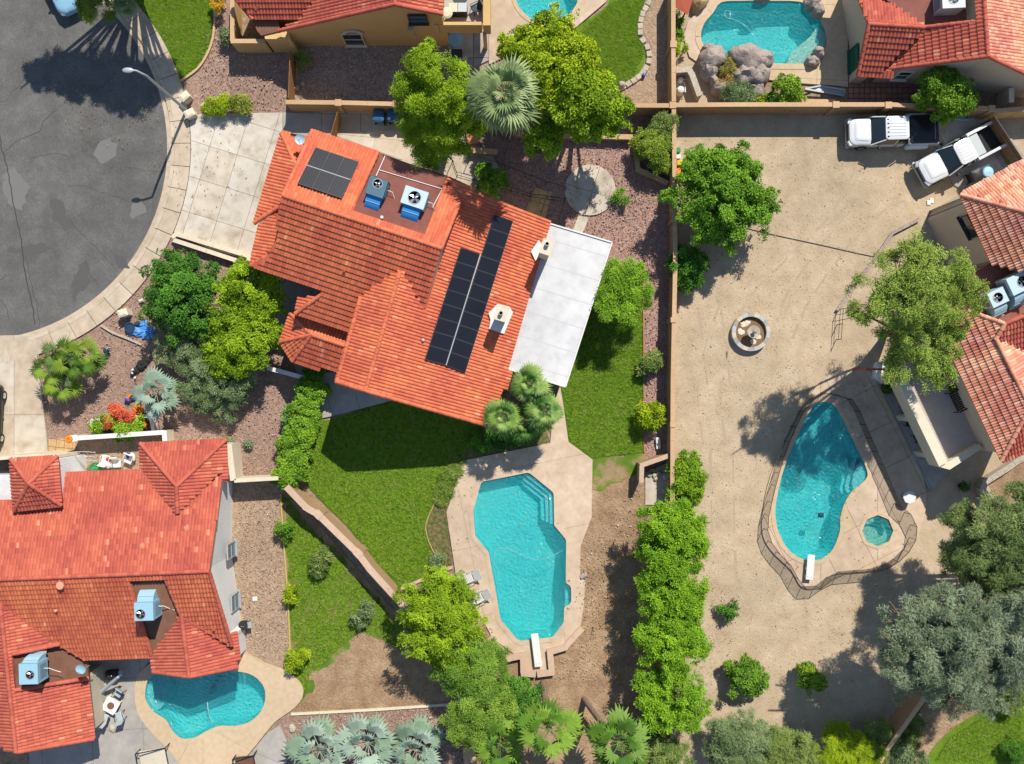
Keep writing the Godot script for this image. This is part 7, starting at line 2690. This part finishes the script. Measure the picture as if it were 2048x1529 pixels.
	# loose stones in the gravel yards, too many and small to count
	var pts = []
	var tints = []
	var areas = [[gw([95, 880, 70, 700, 200, 645, 330, 500, 430, 500, 560, 600, 640, 760, 560, 955, 470, 950, 450, 880]), 2800], [gw([400, 110, 430, 10, 470, 90, 570, 95, 570, 220, 400, 220]), 1000], [gw([980, 285, 1265, 285, 1335, 370, 1337, 900, 1292, 900, 1290, 560, 1225, 480, 1095, 440]), 3200], [gw([475, 975, 560, 975, 575, 1300, 490, 1300]), 900], [gw([600, 110, 890, 110, 930, 200, 600, 200]), 1300], [gw([590, 1430, 920, 1412, 930, 1525, 590, 1525]), 2200], [gw([1352, 275, 1680, 275, 1850, 400, 1680, 620, 1600, 800, 1520, 1050, 1600, 1210, 1750, 1180, 1700, 1400, 1352, 1500]), 3500], [gw([1160, 1100, 1280, 960, 1280, 1400, 1110, 1360]), 900]]
	var pal = [C(.40, .29, .25), C(.25, .16, .14), C(.52, .44, .38), C(.30, .21, .18), C(.35, .22, .19)]
	var sandp = [C(.55, .45, .33), C(.42, .32, .23), C(.62, .54, .42), C(.46, .36, .25)]
	for ai in areas.size():
		var poly = areas[ai][0]
		var lo = Vector2(1e9, 1e9)
		var hi = -lo
		for p in poly:
			lo = lo.min(p)
			hi = hi.max(p)
		var got = 0
		while got < areas[ai][1]:
			var p = Vector2(rng.randf_range(lo.x, hi.x), rng.randf_range(lo.y, hi.y))
			if not Geometry2D.is_point_in_polygon(p, poly):
				continue
			got += 1
			var s = (rng.randf_range(.012, .026) if ai == 6 else rng.randf_range(.018, .042)) * (1.7 if rng.randf() < .05 else 1.0)
			pts.append(Transform3D(Basis(Vector3(rng.randfn(), rng.randfn(), rng.randfn()).normalized(), rng.randf() * TAU) * Basis.from_scale(Vector3(s * 1.5, s * .7, s)), Vector3(p.x, .1 + s * .2, p.y)))
			tints.append((sandp if ai == 6 else pal)[rng.randi() % (4 if ai == 6 else 5)])
	mb = MB.new()
	mb.blob(Vector3(), Vector3.ONE, 4, .3, 3, 5)
	var gm = mat(1, 1, 1, .9)
	gm.vertex_color_use_as_albedo = true
	var gv = scatter(self, "gravel", pts, tints, mb.mesh(), gm)
	gv.name = numbered("gravel")
	tag(gv, "loose stones scattered over the gravel and sand yards", "gravel", "", "stuff")

func greenery():
	var bright = [C(.05, .10, .006), C(.19, .275, .014)]
	var yellow = [C(.055, .10, .005), C(.225, .285, .012)]
	var deep = [C(.018, .055, .010), C(.065, .16, .018)]
	var mid = [C(.03, .08, .010), C(.115, .22, .018)]
	var greyg = [C(.05, .08, .03), C(.14, .185, .085)]
	var olive = [C(.055, .08, .045), C(.15, .185, .115)]
	var dull = [C(.05, .085, .02), C(.15, .19, .05)]
	# trees
	var TR = {"tree": true}
	plant("round_tree", "dense dark green round tree between the street and the red roof", "tree", [366, 596], [[362, 585, 3.2, 2.0, 1.6], [340, 605, 2.6, 1.5], [390, 612, 2.7, 1.6], [352, 555, 2.7, 1.3], [385, 565, 2.9, 1.3], [365, 630, 2.4, 1.5]], deep, {"tree": true, "kind": "broad"})
	plant("leafy_tree", "yellow green tree touching the lower left roof corner", "tree", [505, 608], [[500, 570, 3.6, 1.5], [525, 600, 3.4, 1.4], [480, 590, 3.4, 1.4], [510, 630, 3.2, 1.4], [540, 625, 3.0, 1.0], [470, 620, 2.8, 1.2]], bright, TR)
	plant("leafy_tree", "yellow green tree below its twin at the house corner", "tree", [482, 684], [[470, 665, 3.0, 1.4], [500, 690, 3.0, 1.5], [455, 695, 2.6, 1.3], [515, 665, 2.6, 1.1], [480, 715, 2.6, 1.2]], bright, TR)
	plant("feathery_shrub", "large grey green feathery shrub on the front gravel", "shrub", [430, 755], [[400, 720, 1.7, 1.5, 1.2], [440, 760, 1.8, 1.7, 1.3], [410, 775, 1.4, 1.3], [470, 750, 1.5, 1.3], [430, 800, 1.0, 1.2], [475, 775, 1.2, 1.1]], greyg, {"kind": "fine", "size": 1.0})
	plant("feathery_shrub", "smaller grey green shrub with reddish tips beside the yellow tree", "shrub", [362, 702], [[350, 690, 1.3, 1.0], [372, 705, 1.2, 1.0], [345, 710, 1.0, .8], [395, 690, 1.3, .9]], [C(.08, .10, .045), C(.23, .24, .12)], {"kind": "fine"})
	plant("leafy_tree", "tall bright green tree leaning over the path behind the coolers", "tree", [895, 300], [[870, 130, 9.5, 1.0, 1.1], [850, 180, 8.4, 1.3], [885, 185, 8.6, 1.5], [920, 210, 7.8, 1.5], [840, 205, 7.4, 1.1], [825, 185, 8.0, .9], [870, 240, 6.8, 1.6], [910, 260, 6.2, 1.6], [845, 265, 5.8, 1.2], [935, 250, 6.0, 1.0], [880, 295, 4.6, 1.3], [835, 285, 5.0, .9]], bright, {"tree": true, "kind": "fine", "size": 1.15, "trunk": .2})
	plant("leafy_tree", "wide bright green tree above the block wall, upper part over the lawn", "tree", [1110, 190], [[1100, 90, 7.2, 1.5], [1060, 110, 6.6, 1.5], [1130, 120, 7.0, 1.6], [1085, 145, 7.2, 1.7], [1040, 100, 5.8, 1.0], [1155, 110, 5.8, 1.0], [1110, 70, 6.0, .9], [1150, 150, 6.4, 1.3]], yellow, {"tree": true, "size": 1.1, "trunk": .2})
	plant("leafy_tree", "wide bright green tree hanging over the wall beside the palm", "tree", [1160, 215], [[1170, 190, 6.4, 1.7], [1135, 210, 6.0, 1.5], [1205, 215, 5.4, 1.3], [1190, 240, 5.0, 1.2], [1120, 180, 6.4, 1.3], [1085, 265, 4.2, 1.0], [1090, 290, 3.6, .8], [1150, 245, 4.8, 1.0], [1220, 235, 4.4, .9]], bright, {"tree": true, "size": 1.1, "trunk": .2})
	plant("round_tree", "big rounded mid green tree standing on the sand lot", "tree", [1432, 398], [[1440, 385, 4.0, 2.1, 1.8], [1395, 365, 3.4, 1.6], [1480, 380, 3.4, 1.6], [1480, 335, 3.6, 1.2], [1425, 345, 3.7, 1.6], [1400, 420, 3.2, 1.7], [1460, 435, 3.0, 1.6], [1510, 415, 2.8, 1.1], [1430, 455, 2.6, 1.2]], mid, {"tree": true, "trunk": .16})
	plant("clipped_shrub", "dark round clipped shrub against the wall below the big tree", "shrub", [1373, 541], [[1375, 535, 1.2, 1.1, 1.1], [1376, 520, 1.1, .9], [1374, 555, 1.0, .9]], deep, {"kind": "tuft", "clump": .2})
	plant("clipped_shrub", "bright oval clipped shrub against the wall above the tree row", "shrub", [1374, 962], [[1378, 940, 1.3, 1.05], [1378, 965, 1.3, 1.15], [1374, 985, 1.1, .9]], [C(.045, .10, .008), C(.15, .24, .016)], {"kind": "tuft", "clump": .2})
	var row = [["topmost tree of the bright row along the block wall", [1336, 1068], [[1322, 1048, 4.2, 1.35], [1362, 1046, 4.2, 1.35], [1340, 1080, 4.4, 1.55], [1378, 1082, 3.8, 1.0], [1300, 1075, 3.6, .9], [1315, 1102, 3.6, 1.0], [1372, 1106, 3.6, 1.0]]], ["second tree from the top of the bright row", [1342, 1185], [[1340, 1168, 4.2, 1.5], [1378, 1180, 3.8, 1.05], [1308, 1172, 3.6, 1.05], [1330, 1205, 4.0, 1.3], [1370, 1212, 3.7, 1.05]]], ["third tree from the top of the bright row", [1338, 1290], [[1310, 1284, 3.9, 1.2], [1348, 1276, 4.2, 1.4], [1380, 1292, 3.7, 1.0], [1332, 1308, 4.0, 1.3], [1295, 1270, 3.4, .75], [1372, 1262, 3.6, .8]]], ["lowest tree of the bright row along the block wall", [1336, 1395], [[1312, 1390, 3.8, 1.25], [1354, 1384, 4.0, 1.45], [1380, 1402, 3.5, .9], [1330, 1424, 3.8, 1.3], [1366, 1434, 3.4, 1.0], [1304, 1368, 3.3, .8]]]]
	for r in row:
		plant("leafy_tree", r[0], "tree", r[1], r[2], [C(.05, .115, .008), C(.15, .265, .016)], {"tree": true, "group": "bright trees in a row along the block wall", "kind": "tuft"})
	plant("leafy_tree", "bright round tree beside the two white loungers", "tree", [885, 1240], [[880, 1200, 4.4, 1.8], [840, 1215, 3.8, 1.4], [920, 1220, 4.0, 1.6], [880, 1250, 4.4, 1.9], [935, 1255, 3.4, 1.2], [835, 1245, 3.2, 1.0], [900, 1290, 3.6, 1.5], [860, 1290, 3.2, 1.1], [885, 1172, 3.2, 1.0]], bright, {"tree": true, "kind": "tuft"})
	plant("leafy_tree", "duller green tree below the bright one by the loungers", "tree", [940, 1350], [[930, 1325, 3.6, 1.5], [965, 1340, 3.4, 1.4], [905, 1345, 3.0, 1.1], [950, 1375, 3.2, 1.3], [975, 1310, 2.8, 1.0]], [C(.04, .09, .01), C(.13, .21, .03)], {"tree": true, "kind": "fine"})
	plant("leafy_tree", "olive green tree at the lower end of the dirt yard", "tree", [955, 1430], [[945, 1410, 3.2, 1.3], [980, 1400, 3.2, 1.3], [930, 1440, 2.8, 1.1], [965, 1445, 3.0, 1.3], [1000, 1425, 2.8, 1.1]], [C(.045, .095, .012), C(.14, .215, .03)], {"tree": true, "kind": "fine"})
	plant("leafy_shrub", "dark leafy shrub left of the palm trunks at the bottom", "shrub", [1035, 1395], [[1020, 1385, 1.6, 1.1], [1050, 1395, 1.6, 1.1], [1035, 1420, 1.4, 1.1], [1010, 1420, 1.3, .9]], deep, {})
	plant("leafy_shrub", "green shrub under the end of the bright tree row", "shrub", [1300, 1480], [[1290, 1470, 1.6, 1.2], [1320, 1495, 1.6, 1.2], [1270, 1500, 1.4, 1.0], [1345, 1510, 1.5, 1.0]], dull, {"kind": "fine"})
	# mesquite over the tall house
	plant("mesquite_tree", "spreading mesquite tree overhanging the pale tiled house", "tree", [1772, 668], [[1850, 545, 11.2, 1.7, 1.1], [1795, 565, 10.8, 1.3, 0.9], [1905, 560, 8.0, 1.4, 1.0], [1938, 590, 8.0, 1.0, 0.8], [1755, 595, 10.5, 1.2, 0.8], [1722, 625, 10.1, 0.8, 0.6], [1840, 600, 11.0, 1.6, 1.0], [1895, 615, 8.0, 1.2, 0.9], [1800, 630, 10.5, 1.0, 0.8], [1815, 690, 7.6, 1.3, 0.9], [1862, 655, 6.9, 1.1, 0.8], [1850, 725, 6.9, 1.1, 0.8], [1790, 745, 7.6, 0.7, 0.6], [1905, 655, 6.9, 0.8, 0.6], [1885, 700, 6.9, 1.0, 0.7], [1825, 510, 10.5, 0.8, 0.7], [1880, 745, 6.9, 0.7, 0.6], [1770, 665, 7.6, 0.5, 0.5]], [C(.06, .10, .015), C(.18, .24, .045)], {"tree": true, "kind": "fine", "size": 1.15, "per": 15, "trunk": .14, "limbs": 5, "clumps": .72})
	plant("grey_tree", "big silvery grey tree over the lower right wall", "tree", [1890, 1380], [[1850, 1240, 8.4, 1.8], [1900, 1260, 9.2, 2.0], [1950, 1240, 8.7, 1.7], [1830, 1290, 7.9, 1.6], [1880, 1310, 9.0, 2.0], [1930, 1330, 8.2, 1.8], [1850, 1345, 7.4, 1.6], [1905, 1385, 7.2, 1.6], [1960, 1390, 6.7, 1.2], [1805, 1240, 9.0, 1.2, 0.8], [1915, 1200, 8.2, 1.3], [1800, 1335, 8.4, 1.2, 0.9], [1790, 1290, 9.0, 0.8, 0.7]], olive, {"tree": true, "clumps": .8, "per": 17, "kind": "needle", "size": 1.25, "trunk": .22})
	plant("grey_tree", "silvery tree right of the big grey one at the right edge", "tree", [2030, 1300], [[2000, 1250, 8.2, 1.7], [2040, 1230, 8.5, 1.7], [1990, 1290, 7.5, 1.5], [2035, 1290, 8.0, 1.7], [2010, 1330, 6.8, 1.3], [2060, 1270, 7.8, 1.6]], [C(.06, .085, .052), C(.165, .20, .135)], {"tree": true, "kind": "needle", "size": 1.25, "trunk": .2})
	plant("green_tree", "feathery green tree above the silvery trees, right edge", "tree", [2010, 1120], [[1980, 1050, 8.1, 1.7], [2030, 1060, 8.7, 1.8], [1940, 1085, 7.0, 1.4], [1990, 1110, 8.1, 1.9], [2040, 1120, 8.4, 1.8], [1950, 1130, 6.7, 1.4], [2000, 1160, 7.3, 1.5], [1920, 1110, 5.9, 1.0], [1965, 1165, 6.2, 1.2], [1925, 1035, 6.4, 1.0], [2050, 1010, 8.1, 1.2]], [C(.045, .075, .022), C(.13, .17, .06)], {"tree": true, "kind": "needle", "size": 1.25, "trunk": .2})
	plant("street_tree", "tall street tree beyond the top edge shading the road", "tree", [290, -55], [[120, -200, 9.0, 1.5, .8], [165, -225, 9.4, 1.4, .8], [210, -200, 9.4, 1.5, .8], [255, -185, 9.2, 1.4, .8], [300, -190, 9.0, 1.3, .8], [150, -165, 8.4, 1.4, .8], [195, -150, 8.4, 1.5, .8], [245, -140, 8.4, 1.4, .8], [290, -140, 8.2, 1.3, .8], [335, -160, 8.4, 1.0, .7], [200, -105, 7.6, 1.2, .7], [240, -95, 7.4, 1.2, .7], [285, -90, 7.2, 1.0, .7], [320, -110, 7.4, .9, .6], [95, -180, 8.6, 1.0, .6], [60, -195, 8.8, 1.0, .6], [28, -180, 8.6, .8, .5], [75, -225, 9.2, 1.0, .6], [200, 2, 4.4, .9, .8], [180, 12, 3.8, .7, .6]], [C(.05, .085, .012), C(.16, .20, .03)], {"tree": true, "kind": "fine", "size": 1.1, "clumps": .8, "trunk": .2, "limbs": 5})
	plant("shaded_tree", "dark leafy tree in the side yard of the beige house", "tree", [1872, 186], [[1880, 165, 3.2, 1.0], [1905, 185, 3.0, 1.1], [1860, 185, 2.6, .9], [1890, 205, 2.6, 1.0], [1885, 228, 2.4, .6], [1925, 200, 2.4, .7], [1850, 200, 2.2, .5]], [C(.035, .085, .01), C(.12, .20, .016)], {"tree": true, "per": 16})
	plant("leafy_tree", "green tree beside the white patio roof and lawn", "tree", [1245, 600], [[1245, 558, 3.2, 1.05], [1225, 590, 3.2, .95], [1266, 588, 3.0, .95], [1240, 618, 3.1, 1.0], [1212, 625, 3.5, .6], [1268, 545, 2.7, .7]], [C(.045, .105, .008), C(.14, .24, .018)], {"tree": true, "kind": "fine", "size": 1.1, "trunk": .1})
	# smaller shrubs: [label, foot, lobes, tone, kind]
	var sh = [
		["left one of the two shrubs at the driveway corner", [436, 216], [[430, 213, .7, .5], [446, 220, .7, .5], [452, 203, .6, .4]], yellow, "fine"],
		["right one of the two shrubs at the driveway corner", [484, 213], [[482, 209, .8, .52], [488, 216, .6, .4]], [C(.07, .10, .015), C(.22, .24, .04)], "fine"],
		["small green bush at the round pad's right", [1242, 401], [[1242, 399, .5, .42]], mid, "tuft"],
		["yellow green bush on the gravel strip by the lawn, upper one", [1296, 738], [[1294, 728, .9, .55], [1306, 724, .8, .45], [1288, 738, .6, .4]], dull, "tuft"],
		["yellow green bush on the gravel strip by the lawn, lower one", [1300, 840], [[1300, 830, 1.1, .75], [1310, 826, 1.0, .5], [1292, 842, .8, .5]], yellow, "tuft"],
		["wall shrub with arching stems in the planter corner, upper one", [1318, 262], [[1320, 255, 1.4, .7], [1335, 240, 1.8, .5], [1330, 270, 1.3, .5]], dull, "fine"],
		["wall shrub with arching stems in the planter corner, lower one", [1306, 305], [[1300, 285, 1.5, .8], [1315, 300, 1.6, .9], [1290, 300, 1.2, .6], [1325, 320, 1.3, .6], [1275, 285, 1.0, .5]], [C(.055, .095, .01), C(.17, .22, .03)], "fine"],
		["tiny round bush alone on the sand lot", [1457, 1226], [[1461, 1221, .6, .5, .5]], deep, "tuft"],
		["big round bush low on the sand lot", [1484, 1362], [[1490, 1348, 1.3, 1.0], [1480, 1365, 1.1, .9], [1508, 1362, 1.0, .9], [1480, 1338, 1.0, .7]], [C(.03, .075, .01), C(.10, .19, .018)], "broad"],
		["round bush at the edge of the big tree shadow", [1618, 1364], [[1622, 1354, 1.1, .8], [1634, 1362, .9, .6], [1612, 1348, .9, .6]], [C(.05, .10, .01), C(.15, .22, .02)], "broad"],
		["bush at the left foot of the gravel edging, topmost", [566, 1062], [[564, 1056, .8, .5], [572, 1070, .6, .4]], mid, "tuft"],
		["bush beside the slanting wall, darker one", [640, 1128], [[646, 1112, .9, .5], [640, 1125, .8, .5], [635, 1140, .6, .4]], dull, "tuft"],
		["small yellow bush halfway down the board edging", [582, 1192], [[584, 1186, .7, .45]], yellow, "tuft"],
		["pale sprawling bush in the middle of the patchy lawn", [726, 1236], [[732, 1218, .8, .45], [724, 1232, .6, .4], [720, 1245, .5, .35]], greyg, "tuft"],
		["bush at the tip of the kidney pool deck", [592, 1328], [[590, 1315, .8, .55], [605, 1310, .7, .45], [585, 1330, .6, .4]], yellow, "tuft"],
		["upright shrub by the boulder pool wall", [1577, 190], [[1575, 178, 1.3, .7], [1582, 192, 1.0, .6], [1568, 200, .8, .5], [1585, 168, 1.2, .4]], [C(.04, .09, .01), C(.14, .22, .02)], "broad"],
		["grey green shrub at the foot of the boulder heap", [1475, 190], [[1470, 186, 1.0, .8], [1485, 196, .9, .6], [1458, 196, .7, .5]], greyg, "needle"],
		["bronze grass tuft between the boulders, upper", [1455, 142], [[1456, 138, .9, .55]], [C(.10, .09, .02), C(.22, .19, .05)], "needle"],
		["bronze grass tuft between the boulders, lower", [1452, 162], [[1452, 162, .7, .6]], [C(.16, .10, .03), C(.34, .22, .07)], "needle"],
		["lime bush beside the grey shrub at the wall", [1518, 200], [[1518, 199, .5, .35]], yellow, "tuft"],
		["dark rounded bush right of the lime bush", [1540, 198], [[1540, 196, .6, .42]], deep, "tuft"],
		["topmost bush on the left rim strip of the boulder pool", [1353, 42], [[1354, 40, .6, .32]], mid, "tuft"],
		["middle bush on the left rim strip of the boulder pool", [1355, 66], [[1356, 64, .6, .36]], mid, "tuft"],
		["lowest bush on the left rim strip of the boulder pool", [1358, 96], [[1358, 94, .6, .38]], yellow, "tuft"],
		["agave like rosette at the end of the garden hose", [876, 1124], [[876, 1122, .35, .4]], greyg, "tuft"],
		["low creeping plants along the pool deck", [900, 975], [[918, 932, .12, .35, .12], [908, 948, .12, .45, .12], [897, 966, .12, .5, .12], [888, 985, .12, .5, .12], [880, 1000, .12, .4, .12]], [C(.05, .10, .012), C(.14, .18, .04)], "fine"],
		["leafy ground plants in the shade under the palms", [990, 880], [[960, 885, .4, .7, .4], [1000, 870, .4, .8, .4], [1040, 872, .4, .7, .4], [1070, 865, .4, .5, .4]], deep, "broad"],
		["small bush in the dark gravel beside the wooden gate", [602, 120], [[602, 118, .6, .5]], dull, "fine"],
		["tiny blue green tuft on the gravel by the left house", [496, 886], [[496, 885, .15, .2]], olive, "tuft"],
		["grassy tuft at the top of the cream wall", [456, 886], [[456, 884, .4, .25]], dull, "needle"],
		["orange flowered bush beside the courtyard at the top", [436, 10], [[436, 8, .8, .45]], [C(.20, .12, .01), C(.35, .22, .02)], "tuft"],
		["round bush at the foot of the tan courtyard wall", [455, 72], [[454, 72, .6, .4]], greyg, "tuft"],
		["dark green spiky bush in the bottom right corner", [2035, 1505], [[2035, 1505, .7, .8]], deep, "needle"],
		["mixed low plants by the bottom right lawn", [2015, 1390], [[2000, 1370, .8, .9], [2035, 1385, .9, .9], [2025, 1410, .7, .7]], dull, "fine"],
		["low plants at the foot of the slanting wall", [1820, 1470], [[1810, 1480, .6, .8], [1830, 1450, .5, .5]], dull, "fine"],
		["shaded shrub behind the metal railing", [985, 355], [[970, 345, .8, .6], [995, 358, .7, .6], [980, 370, .6, .5]], mid, "broad"],
	]
	for s in sh:
		plant("shrub", s[0], "shrub", s[1], s[2], s[3], {"kind": s[4], "clump": .19, "per": 18})
	var bottom = [["grey green bush in the bottom row, leftmost under the sand lot", [1480, 1490], [[1465, 1470, 2.0, 1.3], [1500, 1480, 2.2, 1.4], [1450, 1500, 1.8, 1.2], [1480, 1515, 2.0, 1.4]], greyg], ["yellow green bush in the bottom row, middle", [1570, 1510], [[1550, 1495, 1.9, 1.3], [1590, 1500, 2.0, 1.3], [1530, 1510, 1.8, 1.2], [1570, 1525, 2.0, 1.4]], dull], ["sprawling yellow green bush in the bottom row, right of the middle", [1690, 1500], [[1675, 1475, 1.6, .9], [1705, 1490, 1.7, 1.0], [1660, 1505, 1.6, 1.0], [1730, 1500, 1.5, .9], [1690, 1525, 1.7, 1.1]], yellow], ["small bush in the bottom row by the slanting wall", [1760, 1470], [[1755, 1460, 1.2, .7], [1775, 1475, 1.1, .6], [1745, 1510, 1.3, .9]], dull], ["bush at the bottom edge below the slanting wall", [1800, 1515], [[1790, 1512, 1.0, .9], [1820, 1520, 1.0, .8]], greyg]]
	for s in bottom:
		plant("bushy_shrub", s[0], "shrub", s[1], s[2], s[3], {"kind": "fine", "group": "bushes along the bottom edge"})
	# the clipped hedge
	var hl = []
	for i in 9:
		var t = i / 8.0
		var x = lerpf(624, 576, t)
		var y = lerpf(782, 955, t)
		hl.append([x - 9, y - 3, 1.1, .62, .6])
		hl.append([x + 10, y + 3, 1.1, .62, .6])
	plant("hedge", "long clipped green hedge between the gravel and the lawn", "hedge", [600, 870], hl, [C(.04, .10, .01), C(.13, .22, .018)], {"clump": .2, "kind": "broad", "limbs": 1, "trunk": .04})
	plant("leafy_shrub", "dark shaded bush at the upper end of the hedge", "shrub", [628, 764], [[630, 757, .9, .6], [622, 770, .8, .5]], deep, {"clump": .2})
	plant("leafy_shrub", "pale bush swelling from the left side of the hedge", "shrub", [590, 838], [[585, 835, .8, .6]], [C(.06, .12, .03), C(.16, .24, .07)], {"clump": .2})
	# flowers of the courtyard planter
	plant("flower_bed", "green leafy planter flowers behind the white wall", "flowers", [240, 852], [[195, 852, .9, .45], [222, 848, 1.0, .5], [245, 855, 1.0, .5], [270, 852, .9, .5], [240, 868, .8, .35], [262, 866, .8, .35]], [C(.06, .13, .01), C(.17, .26, .02)], {"clump": .2, "kind": "broad"})
	plant("red_flowers", "red and rust flowers among the planter leaves", "flowers", [236, 842], [[214, 846, 1.2, .22], [238, 826, 1.2, .35], [258, 834, 1.2, .3], [230, 815, 1.2, .18]], [C(.25, .04, .02), C(.48, .12, .06)], {"clump": .14, "kind": "tuft", "size": .8})
	# palms
	var fan = [C(.21, .28, .12), C(.28, .35, .17), C(.15, .22, .09)]
	var blue = [C(.24, .33, .26), C(.30, .39, .32), C(.19, .28, .20)]
	var fresh = [C(.10, .21, .025), C(.16, .27, .035), C(.07, .15, .02)]
	palm("fan_palm", "tall grey green fan palm rising above the block wall", [1008, 268], [1010, 188, 11.5], 11.5, 26, 2.75, fan, {"trunk": .24, "low": -42, "high": 75})
	var cl = [["fan palm touching the white patio roof, topmost of the cluster", [1050, 812], [1058, 768, 4.6]], ["fan palm at the roof corner, leftmost of the cluster", [1036, 835], [1006, 834, 4.4]], ["fan palm at the right of the cluster by the deck", [1066, 838], [1090, 822, 4.2]], ["lower fan palm hidden in the middle of the cluster", [1050, 848], [1050, 850, 3.0]]]
	for c in cl:
		palm("fan_palm", c[0], c[1], c[2], c[2][2], 22, 1.6, [C(.16, .27, .06), C(.23, .34, .10), C(.08, .18, .04)], {"trunk": .13, "group": "fan palms at the roof corner", "spread": .1})
	palm("fan_palm", "clump of green fan palms on the front gravel", [118, 738], [[112, 712, 2.8], [138, 722, 3.0], [96, 735, 2.5], [120, 765, 2.3], [165, 712, 2.6]], 2.7, 8, 1.75, [C(.07, .14, .02), C(.16, .25, .03), C(.11, .18, .05)], {"trunk": .08, "low": -28, "high": 60})
	palm("blue_fan_palm", "silvery blue fan palm on the front gravel by the pumpkins", [322, 800], [312, 786, 2.2], 2.2, 11, 1.75, blue, {"trunk": .1, "low": -12, "high": 48, "kind": "broad"})
	var bp = [["silvery blue fan palm at the bottom, leftmost of three", [652, 1500], [640, 1502, 1.6]], ["silvery blue fan palm at the bottom, middle of three", [738, 1490], [735, 1487, 1.8]], ["silvery blue fan palm at the bottom, rightmost of three", [830, 1500], [832, 1500, 1.5]]]
	for c in bp:
		palm("blue_fan_palm", c[0], c[1], c[2], c[2][2], 14, 2.3, blue, {"trunk": .16, "low": -8, "high": 52, "kind": "broad", "group": "blue fan palms at the bottom edge"})
	palm("tropical_palm", "bright green fan palm with a ringed trunk, bottom left of two", [1086, 1366], [1098, 1462, 6.5], 6.5, 17, 2.2, fresh, {"trunk": .19, "low": -30, "high": 46, "kind": "broad"})
	palm("tropical_palm", "bright green fan palm with a ringed trunk, bottom right of two", [1168, 1398], [1238, 1488, 7.5], 7.5, 16, 2.2, [C(.09, .19, .025), C(.14, .24, .05), C(.06, .13, .02)], {"trunk": .17, "low": -30, "high": 46, "kind": "broad"})
	palm("tropical_palm", "green palm cut off by the bottom edge, left of the trunks", [1020, 1440], [1000, 1490, 4.0], 4.0, 15, 2.0, fresh, {"trunk": .16, "low": -25, "kind": "broad"})
	var st = MB.new()
	var p0 = P(1168, 1440, 0)
	var p1 = P(1186, 1480, 4.0)
	st.tube([p0, p0.lerp(p1, .5) + Vector3(0, .2, 0), p1], .2, .17, 9)
	for i in 14:
		var q = p0.lerp(p1, (i + .5) / 14)
		st.tube([q, q + (p1 - p0) * .03], .24, .2, 9, false)
	solo("palm_stump", st, M.palm_trunk, p0, "bare ringed palm trunk leaning between the two palms", "tree trunk")
	palm("fan_palm", "small fan palm at the top edge by the sidewalk", [246, 30], [247, 8, 4.5], 4.5, 24, 1.0, fan, {"trunk": .14})
